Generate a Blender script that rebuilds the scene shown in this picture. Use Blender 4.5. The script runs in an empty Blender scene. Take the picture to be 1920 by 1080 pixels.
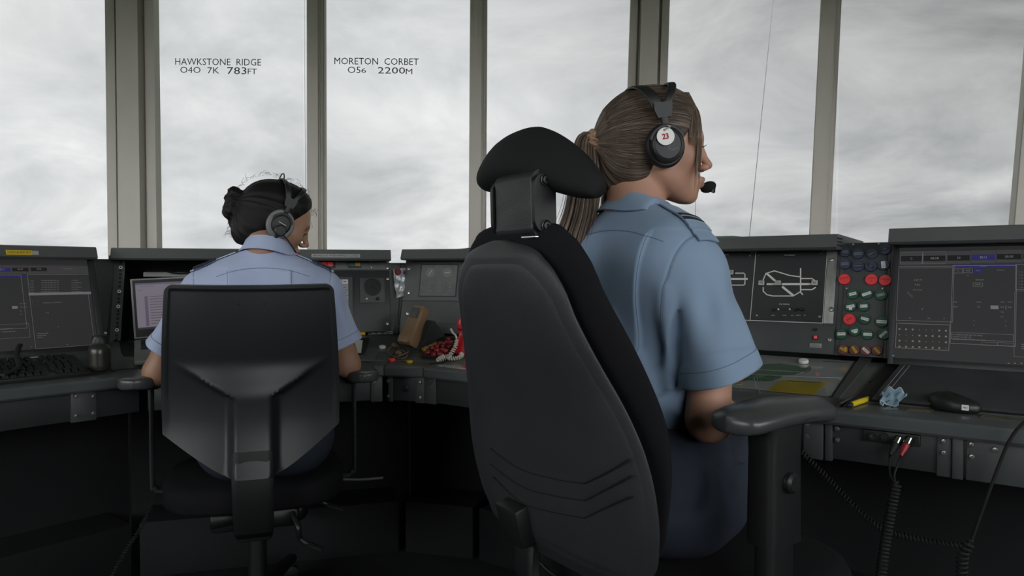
import bpy, math, random
import numpy as np
from mathutils import Matrix, Vector
random.seed(7); RNG = np.random.default_rng(7)
scn = bpy.context.scene
COL = scn.collection
pi = math.pi

# ------------------------------------------------------------------ camera
FPX, CAMZ, PITCH = 1330.0, 1.08, math.atan(30/1330.0)
cam_data = bpy.data.cameras.new('camera'); cam_data.sensor_width = 36.0
cam_data.lens = FPX/1920*36.0; cam_data.clip_start = 0.02; cam_data.clip_end = 5000
cam = bpy.data.objects.new('camera', cam_data); COL.objects.link(cam)
cam.location = (0, 0, CAMZ); cam.rotation_euler = (pi/2-PITCH, 0, 0)
scn.camera = cam
# ------------------------------------------------------------------ exposure
scn.view_settings.view_transform = 'Standard'; scn.view_settings.look = 'None'
scn.view_settings.gamma = 1.0; scn.view_settings.use_curve_mapping = False
scn.view_settings.exposure = 0.0
try:
    scn.cycles.max_bounces = 8; scn.cycles.transparent_max_bounces = 24
    scn.cycles.caustics_reflective = False; scn.cycles.caustics_refractive = False
except Exception: pass
# ------------------------------------------------------------------ overcast sky
world = bpy.data.worlds.new('overcast_sky'); scn.world = world; world.use_nodes = True
def build_sky():
    nt = world.node_tree; nt.nodes.clear(); N = nt.nodes.new; L = nt.links.new
    out = N('ShaderNodeOutputWorld'); bg = N('ShaderNodeBackground'); L(bg.outputs[0], out.inputs[0])
    tc = N('ShaderNodeTexCoord'); sep = N('ShaderNodeSeparateXYZ'); L(tc.outputs['Generated'], sep.inputs[0])
    def M(op, a, b=None, clamp=False):
        m = N('ShaderNodeMath'); m.operation = op; m.use_clamp = clamp
        for i, v in enumerate((a, b)):
            if v is None: continue
            if isinstance(v, (int, float)): m.inputs[i].default_value = v
            else: L(v, m.inputs[i])
        return m.outputs[0]
    x, y, z = sep.outputs
    zz = M('ADD', M('MAXIMUM', z, 0.0), 0.30)
    comb = N('ShaderNodeCombineXYZ'); L(M('DIVIDE', x, zz), comb.inputs[0]); L(M('DIVIDE', y, zz), comb.inputs[1])
    comb.inputs[2].default_value = 3.7
    def noise(sc, det, rough, dist=0.0, off=0.0):
        mp = N('ShaderNodeMapping'); mp.inputs['Location'].default_value = (off, off*1.7, 0); L(comb.outputs[0], mp.inputs[0])
        n = N('ShaderNodeTexNoise'); n.inputs['Scale'].default_value = sc; n.inputs['Detail'].default_value = det
        n.inputs['Roughness'].default_value = rough; n.inputs['Distortion'].default_value = dist
        L(mp.outputs[0], n.inputs['Vector']); return n.outputs[0]
    big = noise(0.55, 3, 0.5, 0.3, 2.3); mid = noise(1.9, 7, 0.58, 0.5, 0.4)
    c = M('ADD', M('MULTIPLY', M('SUBTRACT', big, 0.5), 0.55), M('MULTIPLY', M('SUBTRACT', mid, 0.5), 0.85))
    # brighter to the west (-x) and behind, heavier cloud to the east
    side = M('ADD', M('MULTIPLY', x, -0.17), M('MULTIPLY', M('MULTIPLY', M('MAXIMUM', M('ADD', x, 0.1), 0.0), z), -1.5))
    back = M('MULTIPLY', M('MAXIMUM', M('MULTIPLY', y, -1.0), 0.0), SKY_BACK_FILL)  # rear sky boosted out of view, added as fill light for the interior
    up = M('MULTIPLY', M('MAXIMUM', z, 0.0), -0.10)
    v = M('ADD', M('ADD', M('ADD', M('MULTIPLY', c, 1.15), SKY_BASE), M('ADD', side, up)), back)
    v = M('MAXIMUM', v, 0.12)
    ramp = N('ShaderNodeMixRGB'); ramp.inputs[1].default_value = (0.945, 0.975, 1.0, 1); ramp.inputs[2].default_value = (1.0, 0.995, 0.985, 1)
    L(M('MULTIPLY', M('ADD', mid, -0.3), 2.0, True), ramp.inputs[0])
    L(ramp.outputs[0], bg.inputs['Color']); L(v, bg.inputs['Strength'])
SKY_BASE, SKY_BACK_FILL = 0.70, 8.5
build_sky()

# ------------------------------------------------------------------ helpers
def cam_ray(px, py):
    x = (px-960)/FPX; y = (540-py)/FPX
    return np.array([x, math.cos(PITCH)+y*math.sin(PITCH), -math.sin(PITCH)+y*math.cos(PITCH)])
CAMP = np.array([0, 0, CAMZ])
def P(px, py, d):                       # point at depth Y = d
    r = cam_ray(px, py); return CAMP + r*d/r[1]
def on_plane(px, py, o, n):
    r = cam_ray(px, py); o = np.array(o); n = np.array(n)
    return CAMP + r*(np.dot(o-CAMP, n)/np.dot(r, n))
def T(x, y=None, z=None):
    return Matrix.Translation(x if y is None else (x, y, z))
def RX(a): return Matrix.Rotation(a, 4, 'X')
def RY(a): return Matrix.Rotation(a, 4, 'Y')
def RZ(a): return Matrix.Rotation(a, 4, 'Z')
def S3(x, y, z): return Matrix.Diagonal((x, y, z, 1))

MATS = {}
def mat(name, col, rough=0.5, metal=0.0, spec=0.5, bump=None, var=None, emit=None, sheen=0.0, sss=0.0, attr=None, trans=0.0, alpha=1.0, coat=0.0):
    m = bpy.data.materials.new(name); m.use_nodes = True; nt = m.node_tree; N = nt.nodes.new; L = nt.links.new
    b = nt.nodes['Principled BSDF']
    if len(col) == 3: col = (*col, 1)
    b.inputs['Base Color'].default_value = col; b.inputs['Roughness'].default_value = rough; b.inputs['Metallic'].default_value = metal
    b.inputs['Specular IOR Level'].default_value = spec
    if trans: b.inputs['Transmission Weight'].default_value = trans
    if alpha < 1: b.inputs['Alpha'].default_value = alpha
    if coat: b.inputs['Coat Weight'].default_value = coat; b.inputs['Coat Roughness'].default_value = 0.08
    if sheen: b.inputs['Sheen Weight'].default_value = sheen; b.inputs['Sheen Roughness'].default_value = 0.5
    if sss: b.inputs['Subsurface Weight'].default_value = sss; b.inputs['Subsurface Radius'].default_value = (0.01, 0.004, 0.002); b.inputs['Subsurface Scale'].default_value = 0.3
    if emit: b.inputs['Emission Color'].default_value = (*emit[:3], 1); b.inputs['Emission Strength'].default_value = emit[3]
    tc = N('ShaderNodeTexCoord')
    src = None
    if attr:
        a = N('ShaderNodeVertexColor'); a.layer_name = attr; L(a.outputs[0], b.inputs['Base Color']); src = a.outputs[0]
    if var:                                  # (scale, amount[, stretch])
        mp = N('ShaderNodeMapping'); L(tc.outputs['Object'], mp.inputs[0])
        if len(var) > 2: mp.inputs['Scale'].default_value = var[2]
        n = N('ShaderNodeTexNoise'); n.inputs['Scale'].default_value = var[0]; n.inputs['Detail'].default_value = 5; L(mp.outputs[0], n.inputs['Vector'])
        mr = N('ShaderNodeMapRange'); mr.inputs['From Min'].default_value = 0.3; mr.inputs['From Max'].default_value = 0.7
        mr.inputs['To Min'].default_value = 1-var[1]; mr.inputs['To Max'].default_value = 1+var[1]; L(n.outputs[0], mr.inputs[0])
        mx = N('ShaderNodeMixRGB'); mx.blend_type = 'MULTIPLY'; mx.inputs[0].default_value = 1
        if src is not None: L(src, mx.inputs[1])
        else: mx.inputs[1].default_value = col
        L(mr.outputs[0], mx.inputs[2]); L(mx.outputs[0], b.inputs['Base Color'])
    if bump:                                 # (scale, strength, distance)
        n = N('ShaderNodeTexNoise'); n.inputs['Scale'].default_value = bump[0]; n.inputs['Detail'].default_value = 4; L(tc.outputs['Object'], n.inputs['Vector'])
        bp = N('ShaderNodeBump'); bp.inputs['Strength'].default_value = bump[1]; bp.inputs['Distance'].default_value = bump[2]
        L(n.outputs[0], bp.inputs['Height']); L(bp.outputs[0], b.inputs['Normal'])
    MATS[name] = m; return m

class MB:
    """collects shapes; build() links them as ONE mesh object"""
    def __init__(s): s.v = []; s.f = []; s.mi = []; s.n = 0; s.mats = []
    def _m(s, m):
        if m is None: m = s.mats[0] if s.mats else '__default__'
        if m not in s.mats: s.mats.append(m)
        return s.mats.index(m)
    def add(s, v, f, M=None, m=None):
        v = np.asarray(v, float).reshape(-1, 3)
        if M is not None:
            A = np.array(M); v = v @ A[:3, :3].T + A[:3, 3]
            if np.linalg.det(A[:3, :3]) < 0: f = [tuple(reversed(q)) for q in f]
        s.v.append(v); i = s._m(m)
        s.f += [tuple(int(k)+s.n for k in q) for q in f]; s.mi += [i]*len(f); s.n += len(v); return s
    def box(s, lo, hi, M=None, m=None, bev=0.0):
        x0, y0, z0 = lo; x1, y1, z1 = hi
        if bev > 0:
            c = [(x0+x1)/2, (y0+y1)/2, (z0+z1)/2]; h = [(x1-x0)/2, (y1-y0)/2, (z1-z0)/2]
            return s.rbox(c, h, bev, M, m)
        v = [(x0,y0,z0),(x1,y0,z0),(x1,y1,z0),(x0,y1,z0),(x0,y0,z1),(x1,y0,z1),(x1,y1,z1),(x0,y1,z1)]
        return s.add(v, [(0,3,2,1),(4,5,6,7),(0,1,5,4),(1,2,6,5),(2,3,7,6),(3,0,4,7)], M, m)
    def rbox(s, c, h, r, M=None, m=None):
        r = min(r, *[q*0.999 for q in h])
        import bmesh
        bm = bmesh.new(); bmesh.ops.create_cube(bm, size=2.0)
        for q in bm.verts: q.co = Vector((c[0]+q.co.x*h[0], c[1]+q.co.y*h[1], c[2]+q.co.z*h[2]))
        bmesh.ops.bevel(bm, geom=bm.edges[:]+bm.verts[:], offset=r, segments=2, profile=0.5, affect='EDGES')
        bm.verts.ensure_lookup_table(); v = [tuple(q.co) for q in bm.verts]
        for i, q in enumerate(bm.verts): q.index = i
        f = [tuple(q.index for q in g.verts) for g in bm.faces]; bm.free()
        return s.add(v, f, M, m)
    def loft(s, rings, M=None, m=None, caps=True, close=True):
        rings = [np.asarray(r, float) for r in rings]; n = len(rings[0]); v = np.concatenate(rings); f = []
        for i in range(len(rings)-1):
            for j in range(n if close else n-1):
                a = i*n+j; b = i*n+(j+1) % n; f.append((a, b, b+n, a+n))
        if caps and close:
            f.append(tuple(range(n))[::-1]); k = (len(rings)-1)*n; f.append(tuple(range(k, k+n)))
        return s.add(v, f, M, m)
    def prism(s, pts, z0, z1, M=None, m=None):     # polygon in xy extruded along z (ccw)
        a = np.array([(x, y, z0) for x, y in pts]); b = np.array([(x, y, z1) for x, y in pts])
        return s.loft([a, b], M, m)
    def cyl(s, r, z0, z1, n=24, M=None, m=None, r2=None):
        t = np.linspace(0, 2*pi, n, endpoint=False); r2 = r if r2 is None else r2
        return s.loft([np.c_[r*np.cos(t), r*np.sin(t), t*0+z0], np.c_[r2*np.cos(t), r2*np.sin(t), t*0+z1]], M, m)
    def lathe(s, prof, n=32, M=None, m=None):      # prof: (r, z)
        t = np.linspace(0, 2*pi, n, endpoint=False)
        return s.loft([np.c_[max(r, 1e-5)*np.cos(t), max(r, 1e-5)*np.sin(t), t*0+z] for r, z in prof], M, m)
    def tube(s, path, r, n=10, M=None, m=None, closed=False, flat=None, up=(0, 0, 1)):
        p = np.asarray(path, float); k = len(p); r = np.broadcast_to(np.asarray(r, float), (k,))
        d = np.gradient(p, axis=0)
        if closed: d = np.roll(p, -1, 0)-np.roll(p, 1, 0)
        d /= np.linalg.norm(d, axis=1)[:, None]+1e-12
        u = np.array(up, float); u = u-d[0]*np.dot(u, d[0])
        if np.linalg.norm(u) < 1e-3: u = np.array([1.0, 0, 0])-d[0]*d[0][0]
        u /= np.linalg.norm(u); rings = []; t = np.linspace(0, 2*pi, n, endpoint=False); fl = flat if flat else 1.0
        for i in range(k):
            u = u-d[i]*np.dot(u, d[i]); u /= np.linalg.norm(u)+1e-12; w = np.cross(d[i], u)
            rings.append(p[i]+r[i]*(np.cos(t)[:, None]*u*fl+np.sin(t)[:, None]*w))
        if closed: rings.append(rings[0])
        return s.loft(rings, M, m, caps=not closed)
    def ball(s, c, r, n=16, M=None, m=None):
        r = (r, r, r) if isinstance(r, (int, float)) else r
        ph = np.linspace(0, pi, n//2+1); t = np.linspace(0, 2*pi, n, endpoint=False)
        return s.loft([np.c_[c[0]+r[0]*max(math.sin(q), 1e-4)*np.cos(t), c[1]+r[1]*max(math.sin(q), 1e-4)*np.sin(t), t*0+c[2]-r[2]*math.cos(q)] for q in ph], M, m)
    def grid(s, pts, M=None, m=None, thick=0.0):    # pts (a,b,3) sheet, optional thickness
        pts = np.asarray(pts, float); a, b = pts.shape[:2]
        idx = np.arange(a*b).reshape(a, b)
        q = np.stack([idx[:-1, :-1], idx[1:, :-1], idx[1:, 1:], idx[:-1, 1:]], -1).reshape(-1, 4)
        if not thick: return s.add(pts.reshape(-1, 3), q.tolist(), M, m)
        du = np.gradient(pts, axis=0); dv = np.gradient(pts, axis=1); nn = np.cross(du, dv); nn /= np.linalg.norm(nn, axis=2)[..., None]+1e-12
        top = (pts+nn*thick).reshape(-1, 3); bot = pts.reshape(-1, 3); k = a*b
        f = [tuple(r) for r in (q+0)[:, ::-1].tolist()]; f = [(x[0], x[1], x[2], x[3]) for x in f]+[tuple(r) for r in (q+k).tolist()]
        ring = list(idx[:, 0])+list(idx[-1, 1:])+list(idx[-2::-1, -1])+list(idx[0, -2:0:-1])
        for i in range(len(ring)):
            x, y = ring[i], ring[(i+1) % len(ring)]; f.append((x, y, y+k, x+k))
        return s.add(np.concatenate([bot, top]), f, M, m)
    def text(s, body, size, M=None, m=None, ext=0.0, align='CENTER', xs=1.0, maxw=None, bold=0.0):
        c = bpy.data.curves.new('t', 'FONT'); c.body = body; c.size = size; c.extrude = ext; c.align_x = align; c.align_y = 'CENTER'; c.resolution_u = 2; c.offset = bold*size
        o = bpy.data.objects.new('t', c); me = bpy.data.meshes.new_from_object(o)
        v = np.array([q.co[:] for q in me.vertices]).reshape(-1, 3); f = [tuple(q.vertices) for q in me.polygons]
        bpy.data.objects.remove(o); bpy.data.curves.remove(c); bpy.data.meshes.remove(me)
        if len(v) == 0: return s
        if maxw:
            w = np.ptp(v[:, 0])
            if w > maxw: xs = maxw/w
        v[:, 0] *= xs
        return s.add(v, f, M, m)
    def build(s, name, m=None, parent=None, M=None, smooth=True, sharp=38, props=None, vcol=None):
        me = bpy.data.meshes.new(name); v = np.concatenate(s.v) if s.v else np.zeros((0, 3))
        me.from_pydata(v.tolist(), [], s.f)
        for q in s.mats: me.materials.append(MATS[m if q == '__default__' else q])
        if len(s.mats) > 1: me.polygons.foreach_set('material_index', s.mi)
        if smooth:
            me.polygons.foreach_set('use_smooth', [True]*len(me.polygons))
            if sharp: me.set_sharp_from_angle(angle=math.radians(sharp))
        if vcol is not None:
            a = me.color_attributes.new('Col', 'FLOAT_COLOR', 'POINT'); a.data.foreach_set('color', np.asarray(vcol, np.float32).ravel())
        me.update()
        o = bpy.data.objects.new(name, me); COL.objects.link(o)
        if parent is not None: o.parent = parent
        if M is not None: o.matrix_local = M
        if props:
            for k, q in props.items(): o[k] = q
        return o
def tag(o, label, cat, group=None):
    o['label'] = label; o['category'] = cat
    if group: o['group'] = group
    return o
def thing(name, label, cat, M=None, group=None):
    o = bpy.data.objects.new(name, None); COL.objects.link(o); o.empty_display_size = 0.05
    if M is not None: o.matrix_local = M
    return tag(o, label, cat, group)
def struct(o): o['kind'] = 'structure'; return o
def copy_tree(o, parent=None):
    c = o.copy(); COL.objects.link(c)
    if parent is not None: c.parent = parent
    for ch in list(o.children): copy_tree(ch, c)
    return c
def smooth_path(pts, n=40, closed=False):           # Catmull-Rom
    p = np.asarray(pts, float); k = len(p); out = []
    seg = k if closed else k-1
    for i in range(seg):
        g = (lambda j: p[j % k]) if closed else (lambda j: p[min(max(j, 0), k-1)])
        a, b, c, d = g(i-1), g(i), g(i+1), g(i+2)
        m = max(2, n//seg); t = np.linspace(0, 1, m, endpoint=False)[:, None]
        out.append(0.5*((2*b)+(-a+c)*t+(2*a-5*b+4*c-d)*t**2+(-a+3*b-3*c+d)*t**3))
    if not closed: out.append(p[-1:])
    return np.concatenate(out)
def coil(path, R, turns, per=12):                    # helix about a path
    p = smooth_path(path, turns*per); k = len(p); d = np.gradient(p, axis=0); d /= np.linalg.norm(d, axis=1)[:, None]
    u = np.cross(d[0], [0.3, 0.5, 0.8]); u /= np.linalg.norm(u); out = []
    L = np.r_[0, np.cumsum(np.linalg.norm(np.diff(p, axis=0), axis=1))]; L /= L[-1]
    for i in range(k):
        u = u-d[i]*np.dot(u, d[i]); u /= np.linalg.norm(u); w = np.cross(d[i], u); a = 2*pi*turns*L[i]
        rr = R*min(1, min(L[i], 1-L[i])*turns*0.8+0.15)
        out.append(p[i]+rr*(math.cos(a)*u+math.sin(a)*w))
    return np.array(out)
def rrect(w, h, r, n=5):                             # rounded rectangle outline, ccw
    pts = []
    for cx, cy, a0 in ((w/2-r, h/2-r, 0), (-w/2+r, h/2-r, pi/2), (-w/2+r, -h/2+r, pi), (w/2-r, -h/2+r, 1.5*pi)):
        for t in np.linspace(a0, a0+pi/2, n): pts.append((cx+r*math.cos(t), cy+r*math.sin(t)))
    return pts

# ------------------------------------------------------------------ materials
mat('console_grey', (0.098, 0.106, 0.104), 0.55, bump=(900, 0.08, 0.001), var=(6, 0.10))
mat('hood_grey', (0.080, 0.086, 0.085), 0.55, bump=(900, 0.08, 0.001), var=(6, 0.10))
mat('apron_dark', (0.030, 0.033, 0.034), 0.5, var=(5, 0.12))
mat('console_dark', (0.056, 0.061, 0.062), 0.5, bump=(900, 0.08, 0.001), var=(5, 0.12))
mat('panel_black', (0.022, 0.022, 0.024), 0.45, bump=(1200, 0.06, 0.001), var=(9, 0.15))
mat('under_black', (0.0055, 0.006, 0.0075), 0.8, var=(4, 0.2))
mat('seam_black', (0.006, 0.006, 0.007), 0.7)
mat('worktop_grey', (0.085, 0.093, 0.094), 0.28, var=(7, 0.12))
mat('bolt_steel', (0.55, 0.54, 0.5), 0.3, 0.9)
mat('brushed_alu', (0.34, 0.34, 0.33), 0.42, 0.7, var=(60, 0.25, (1, 1, 0.1)))
mat('white_line', (0.72, 0.69, 0.65), 0.6)
mat('white_plastic', (0.75, 0.74, 0.70), 0.5)
mat('label_white', (0.80, 0.80, 0.77), 0.6)
mat('label_grey', (0.34, 0.34, 0.33), 0.6)
mat('label_yellow', (0.62, 0.42, 0.03), 0.6)
mat('ink_black', (0.01, 0.01, 0.01), 0.6)
mat('frame_paint', (0.43, 0.40, 0.355), 0.45, var=(3, 0.06))
mat('frame_metal', (0.34, 0.36, 0.35), 0.4, 0.2, var=(3, 0.1))
mat('rubber_black', (0.012, 0.012, 0.012), 0.75)
mat('black_plastic', (0.012, 0.012, 0.013), 0.42, bump=(700, 0.1, 0.001))
mat('chrome', (0.7, 0.7, 0.7), 0.15, 1.0)
# ================================================================== the cab: floor, ceiling, walls, windows
CORN = [(-3.9, 2.35), (-1.775, 3.30), (0.633, 3.30), (2.85, 2.40), (3.75, 0.2), (2.9, -2.0), (0.7, -2.9), (-1.8, -2.9), (-3.9, -2.0), (-4.8, 0.2)]
SILL, HEAD = 0.72, 2.62
mat('carpet_dark', (0.006, 0.0065, 0.008), 0.95, bump=(400, 0.5, 0.004), var=(30, 0.25))
mat('ceiling_paint', (0.78, 0.77, 0.74), 0.8)
mat('wall_paint', (0.028, 0.030, 0.031), 0.8, var=(3, 0.08))
mat('field_grass', (0.07, 0.11, 0.035), 0.9, var=(0.02, 0.4))
b = MB(); b.prism(CORN[::-1] if False else list(reversed(CORN)), -0.12, 0.0); struct(b.build('floor', 'carpet_dark', smooth=False))
b = MB(); b.prism(list(reversed(CORN)), HEAD+0.06, HEAD+0.18); struct(b.build('ceiling', 'ceiling_paint', smooth=False))
b = MB(); t = np.linspace(0, 2*pi, 48, endpoint=False)
b.add(np.c_[2500*np.cos(t), 2500*np.sin(t), t*0-14.0], [tuple(range(48))]); struct(b.build('ground', 'field_grass', smooth=False))
def glass_mat():
    m = bpy.data.materials.new('window_glass'); m.use_nodes = True; nt = m.node_tree; nt.nodes.clear(); N = nt.nodes.new
    o = N('ShaderNodeOutputMaterial'); mx = N('ShaderNodeMixShader'); tr = N('ShaderNodeBsdfTransparent'); gl = N('ShaderNodeBsdfGlossy')
    fr = N('ShaderNodeFresnel'); fr.inputs[0].default_value = 1.07
    tr.inputs[0].default_value = (0.968, 0.972, 0.970, 1); gl.inputs['Roughness'].default_value = 0.02
    nt.links.new(fr.outputs[0], mx.inputs[0]); nt.links.new(tr.outputs[0], mx.inputs[1]); nt.links.new(gl.outputs[0], mx.inputs[2]); nt.links.new(mx.outputs[0], o.inputs[0])
    MATS['window_glass'] = m
glass_mat()
SIDES = ['front_left', 'front', 'front_right', 'right', 'back_right', 'rear_right', 'rear', 'rear_left', 'back_left', 'left']
SILLS = {'right': 1.0, 'left': 1.0, 'back_right': 1.25, 'back_left': 1.25, 'rear_right': 1.25, 'rear_left': 1.25}  # unseen side and rear sills raised to keep light off the lower room
WALLED = {'rear'}                                     # the stair wall behind the desks
nwin = 0; TXT_PANE = {}
for i, nm in enumerate(SIDES):
    a = np.array(CORN[i]); c = np.array(CORN[(i+1) % len(CORN)]); d = c-a; L = np.linalg.norm(d); d /= L; ang = math.atan2(d[1], d[0])
    F = T(a[0], a[1], 0) @ RZ(ang)                    # local x along wall, local y outward (left of travel)
    top = HEAD if nm in WALLED else SILL
    SL = SILLS.get(nm, SILL)
    b = MB(); b.box((-0.03, 0.0, 0), (L+0.03, 0.1, HEAD+0.1 if nm in WALLED else SL))
    struct(b.build('wall_'+nm, 'wall_paint', M=F, smooth=False))
    if nm in WALLED: continue
    # head rail and sill of the glazing
    b = MB(); b.box((0, -0.02, SL), (L, 0.08, SL+0.06)); b.box((0, -0.02, HEAD-0.04), (L, 0.08, HEAD+0.07))
    struct(b.build('trim_%d' % (i+1), 'frame_paint', M=F, smooth=False))
    n = 3
    for k in range(n):
        nwin += 1
        b = MB(); b.box((L*k/n+0.005, 0.030, SL+0.05), (L*(k+1)/n-0.005, 0.036, HEAD-0.03))
        struct(b.build('window_%d' % nwin, 'window_glass', M=F, smooth=False))
# mullions and corner columns: (pixel at the window sill line, pixel at the top, depth), profile across x
def mullion(name, base, tip, yaw, prof, m='frame_paint', extra=None, low=0.72):
    """prof: outline (x across, y outward), swept from the sill to the head through two points seen on it"""
    base = np.array(base); tip = np.array(tip); d = (tip-base)/(tip[2]-base[2])
    p0 = base+d*(low-base[2]); p1 = base+d*(HEAD+0.05-base[2]); R = np.array(RZ(yaw))[:2, :2]; rings = []
    for p in (p0, p1): rings.append(np.array([[*(p[:2]+R @ np.array(q)), p[2]] for q in prof]))
    b = MB(); b.loft(rings); 
    if extra:
        for pr, mm in extra: b.loft([np.array([[*(p[:2]+R @ np.array(q)), p[2]] for q in pr]) for p in (p0, p1)], m=mm)
    return struct(b.build(name, m, smooth=False))
def column_prof(w):                                   # stepped corner column, room side at -y
    h = w/2
    return [(-h, 0.06), (-h, -0.005), (-h*0.62, -0.005), (-h*0.60, 0.012), (-h*0.52, 0.012), (-h*0.44, -0.035), (h*0.44, -0.035), (h*0.52, 0.012), (h*0.60, 0.012), (h*0.62, -0.005), (h, -0.005), (h, 0.06)][::-1]
def bar_prof(w, deep=0.06):
    h = w/2
    return [(-h, 0.05), (-h, -0.02), (-h*0.92, -0.026), (h*0.42, -0.026), (h*0.42, -0.012), (h*0.6, -0.012), (h*0.62, -0.004), (h*0.85, -0.004), (h*0.86, 0.012), (h, 0.012), (h, 0.05)][::-1]
mullion('trim_21', P(249, 462, 3.27), P(243, 0, 3.32), 0.10, column_prof(0.215))
mullion('trim_22', P(593, 462, 3.32), P(592, 0, 3.37), 0.0, bar_prof(0.074))
mullion('trim_23', P(895, 462, 3.32), P(897.5, 0, 3.37), 0.0, bar_prof(0.079))
mullion('trim_24', P(1205, 440, 3.28), P(1219, 0, 3.33), -0.12, column_prof(0.180))
mullion('trim_25', P(1537, 440, 3.02), P(1558.5, 0, 3.07), -0.38, bar_prof(0.083))
mullion('trim_26', P(1922, 415, 2.72), P(1958, 0, 2.77), -0.38, bar_prof(0.083))
mullion('trim_27', P(-330, 462, 2.70), P(-345, 0, 2.75), 0.42, bar_prof(0.083))
for i, nm in enumerate(SIDES):                        # the rest of the ring, out of the picture
    if nm in ('front', 'rear'): continue
    a = np.array(CORN[i]); c = np.array(CORN[(i+1) % len(CORN)]); ang = math.atan2(*(c-a)[::-1])
    for k in ((1, 2) if nm not in ('front_left', 'front_right') else (1,) if nm == 'front_left' else (2,)):
        q = a+(c-a)*k/3
        mullion('trim_%d' % (30+i*3+k), (*q, 1.0), (*q, 2.0), ang+0, bar_prof(0.083), low=SILLS.get(nm, SILL))
    if nm != 'front_right' : 
        if nm != 'front_left': mullion('trim_%d' % (70+i), (*a, 1.0), (*a, 2.0), ang, column_prof(0.2), low=min(SILLS.get(nm, SILL), SILLS.get(SIDES[i-1], SILL)))
# writing applied to the inside of two panes
mat('decal_black', (0.03, 0.035, 0.04), 0.5)
def decal(px, py, lines, dep):
    b = MB()
    for (x, y, s, hpx, wpx) in lines:
        p = P(x, y, dep); sz = hpx*dep/FPX/0.70
        b.text(s, sz, T(p[0], p[1], p[2]) @ RX(pi/2) @ RZ(-0.012), maxw=None)
    return b
def fit_text(b, body, cx, cy, wpx, hpx, dep, rot=0.0, m=None):
    c = MB(); c.text(body, 1.0); v = np.concatenate(c.v); w = np.ptp(v[:, 0]); h = np.ptp(v[:, 1]); v[:, 0] -= (v[:, 0].max()+v[:, 0].min())/2; v[:, 1] -= (v[:, 1].max()+v[:, 1].min())/2
    p = P(cx, cy, dep); b.add(v, c.f, T(p[0], p[1], p[2]) @ RX(pi/2) @ RZ(rot) @ S3(wpx*dep/FPX/w, hpx*dep/FPX/h, 1), m)
D = 3.328; r0 = -0.010
b = MB(); fit_text(b, 'HAWKSTONE  RIDGE', 409, 116, 160, 12.5, D, r0)
fit_text(b, 'O4O', 357, 131, 38, 11.5, D, r0); fit_text(b, '7K', 400, 132, 22, 11.5, D, r0); fit_text(b, '783', 444, 132.5, 36, 13, D, r0); fit_text(b, 'FT', 473, 134, 17, 10, D, r0)
tag(b.build('window_lettering', 'decal_black', smooth=False), 'black lettering reading Hawkstone Ridge on the window glass', 'lettering')
b = MB(); fit_text(b, 'MORETON  CORBET', 706, 115, 157, 12.5, D, r0)
fit_text(b, 'O5', 664, 131, 24, 12, D, r0); fit_text(b, '6', 682, 132, 9, 9, D, r0); fit_text(b, '2200', 734, 132, 51, 12, D, r0); fit_text(b, 'M', 767, 134, 12, 10, D, r0)
tag(b.build('window_lettering', 'decal_black', smooth=False), 'black lettering reading Moreton Corbet on the window glass', 'lettering')
# thin aerial wires outside the glass
mat('wire_grey', (0.10, 0.10, 0.10), 0.5)
b = MB(); p0 = P(1405, 445, 4.6); p1 = P(1450, 0, 4.6); d = p1-p0; b.tube([p0-d*2.2, p0+d*1.3], 0.0022, 6)
tag(b.build('aerial_wire', 'wire_grey'), 'thin slanting aerial wire outside the window beyond the headset microphone', 'wire')
b = MB(); p0 = P(1304, 415, 6.0); p1 = P(1304, 360, 6.0); d = p1-p0; b.tube([p0-d*8, p1+d*0.3], 0.0026, 6)
tag(b.build('aerial_rod', 'wire_grey'), 'thin upright aerial outside, seen below the foam microphone', 'aerial')
# ================================================================== console ring
class Facet:
    """one straight run of console; local x along the front edge, y outward, z up"""
    def __init__(s, O, phi):
        s.O = np.array(O, float); s.phi = phi; s.M = T(O[0], O[1], 0) @ RZ(phi)
        s.MF = s.M @ T(0, 0.40, 0.85) @ RX(-0.26)          # leaning face: x along, z up the face, -y towards the room
        s.MS = s.M @ T(0, 0.13, 0.773) @ RX(0.236)         # sloping writing board
        s.ML = s.M @ T(0, 0, 0.770)                        # flat front ledge
    def _hit(s, M, px, py, axis, off=0.0):
        A = np.array(M); n = A[:3, axis]; o = A[:3, 3]+n*off
        w = on_plane(px, py, o, n); return (np.linalg.inv(A) @ np.r_[w, 1])[:3]
    def f(s, px, py): q = s._hit(s.MF, px, py, 1); return q[0], q[2]
    def b(s, px, py): q = s._hit(s.MS, px, py, 2); return q[0], q[1]
    def l(s, px, py): q = s._hit(s.ML, px, py, 2); return q[0], q[1]
    def k(s, px, py, u=0.03): q = s._hit(s.M @ T(0, u, 0), px, py, 1); return q[0], q[2]
p4 = np.array([-0.423, 2.336]); phiB = math.radians(15); phiA = math.radians(50); phiC = math.radians(-15); phiR = math.radians(-35)
LB = 0.72; oB = p4-LB*np.array([math.cos(phiB), math.sin(phiB)])
LA = 1.35; oA = oB-LA*np.array([math.cos(phiA), math.sin(phiA)])
p5 = np.array([-0.289, 2.300]); LR = 2.35
FA, FB, FC, FR = Facet(oA, phiA), Facet(oB, phiB), Facet(p4, phiC), Facet(p5, phiR)
LC = float(np.linalg.norm(p5-p4))
# half turn angles at the joints (how far the outer end runs past the front corner per metre outward)
tAB, tBC, tCR = math.tan((phiA-phiB)/2), math.tan((phiB-phiC)/2), math.tan((phiC-phiR)/2)

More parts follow.
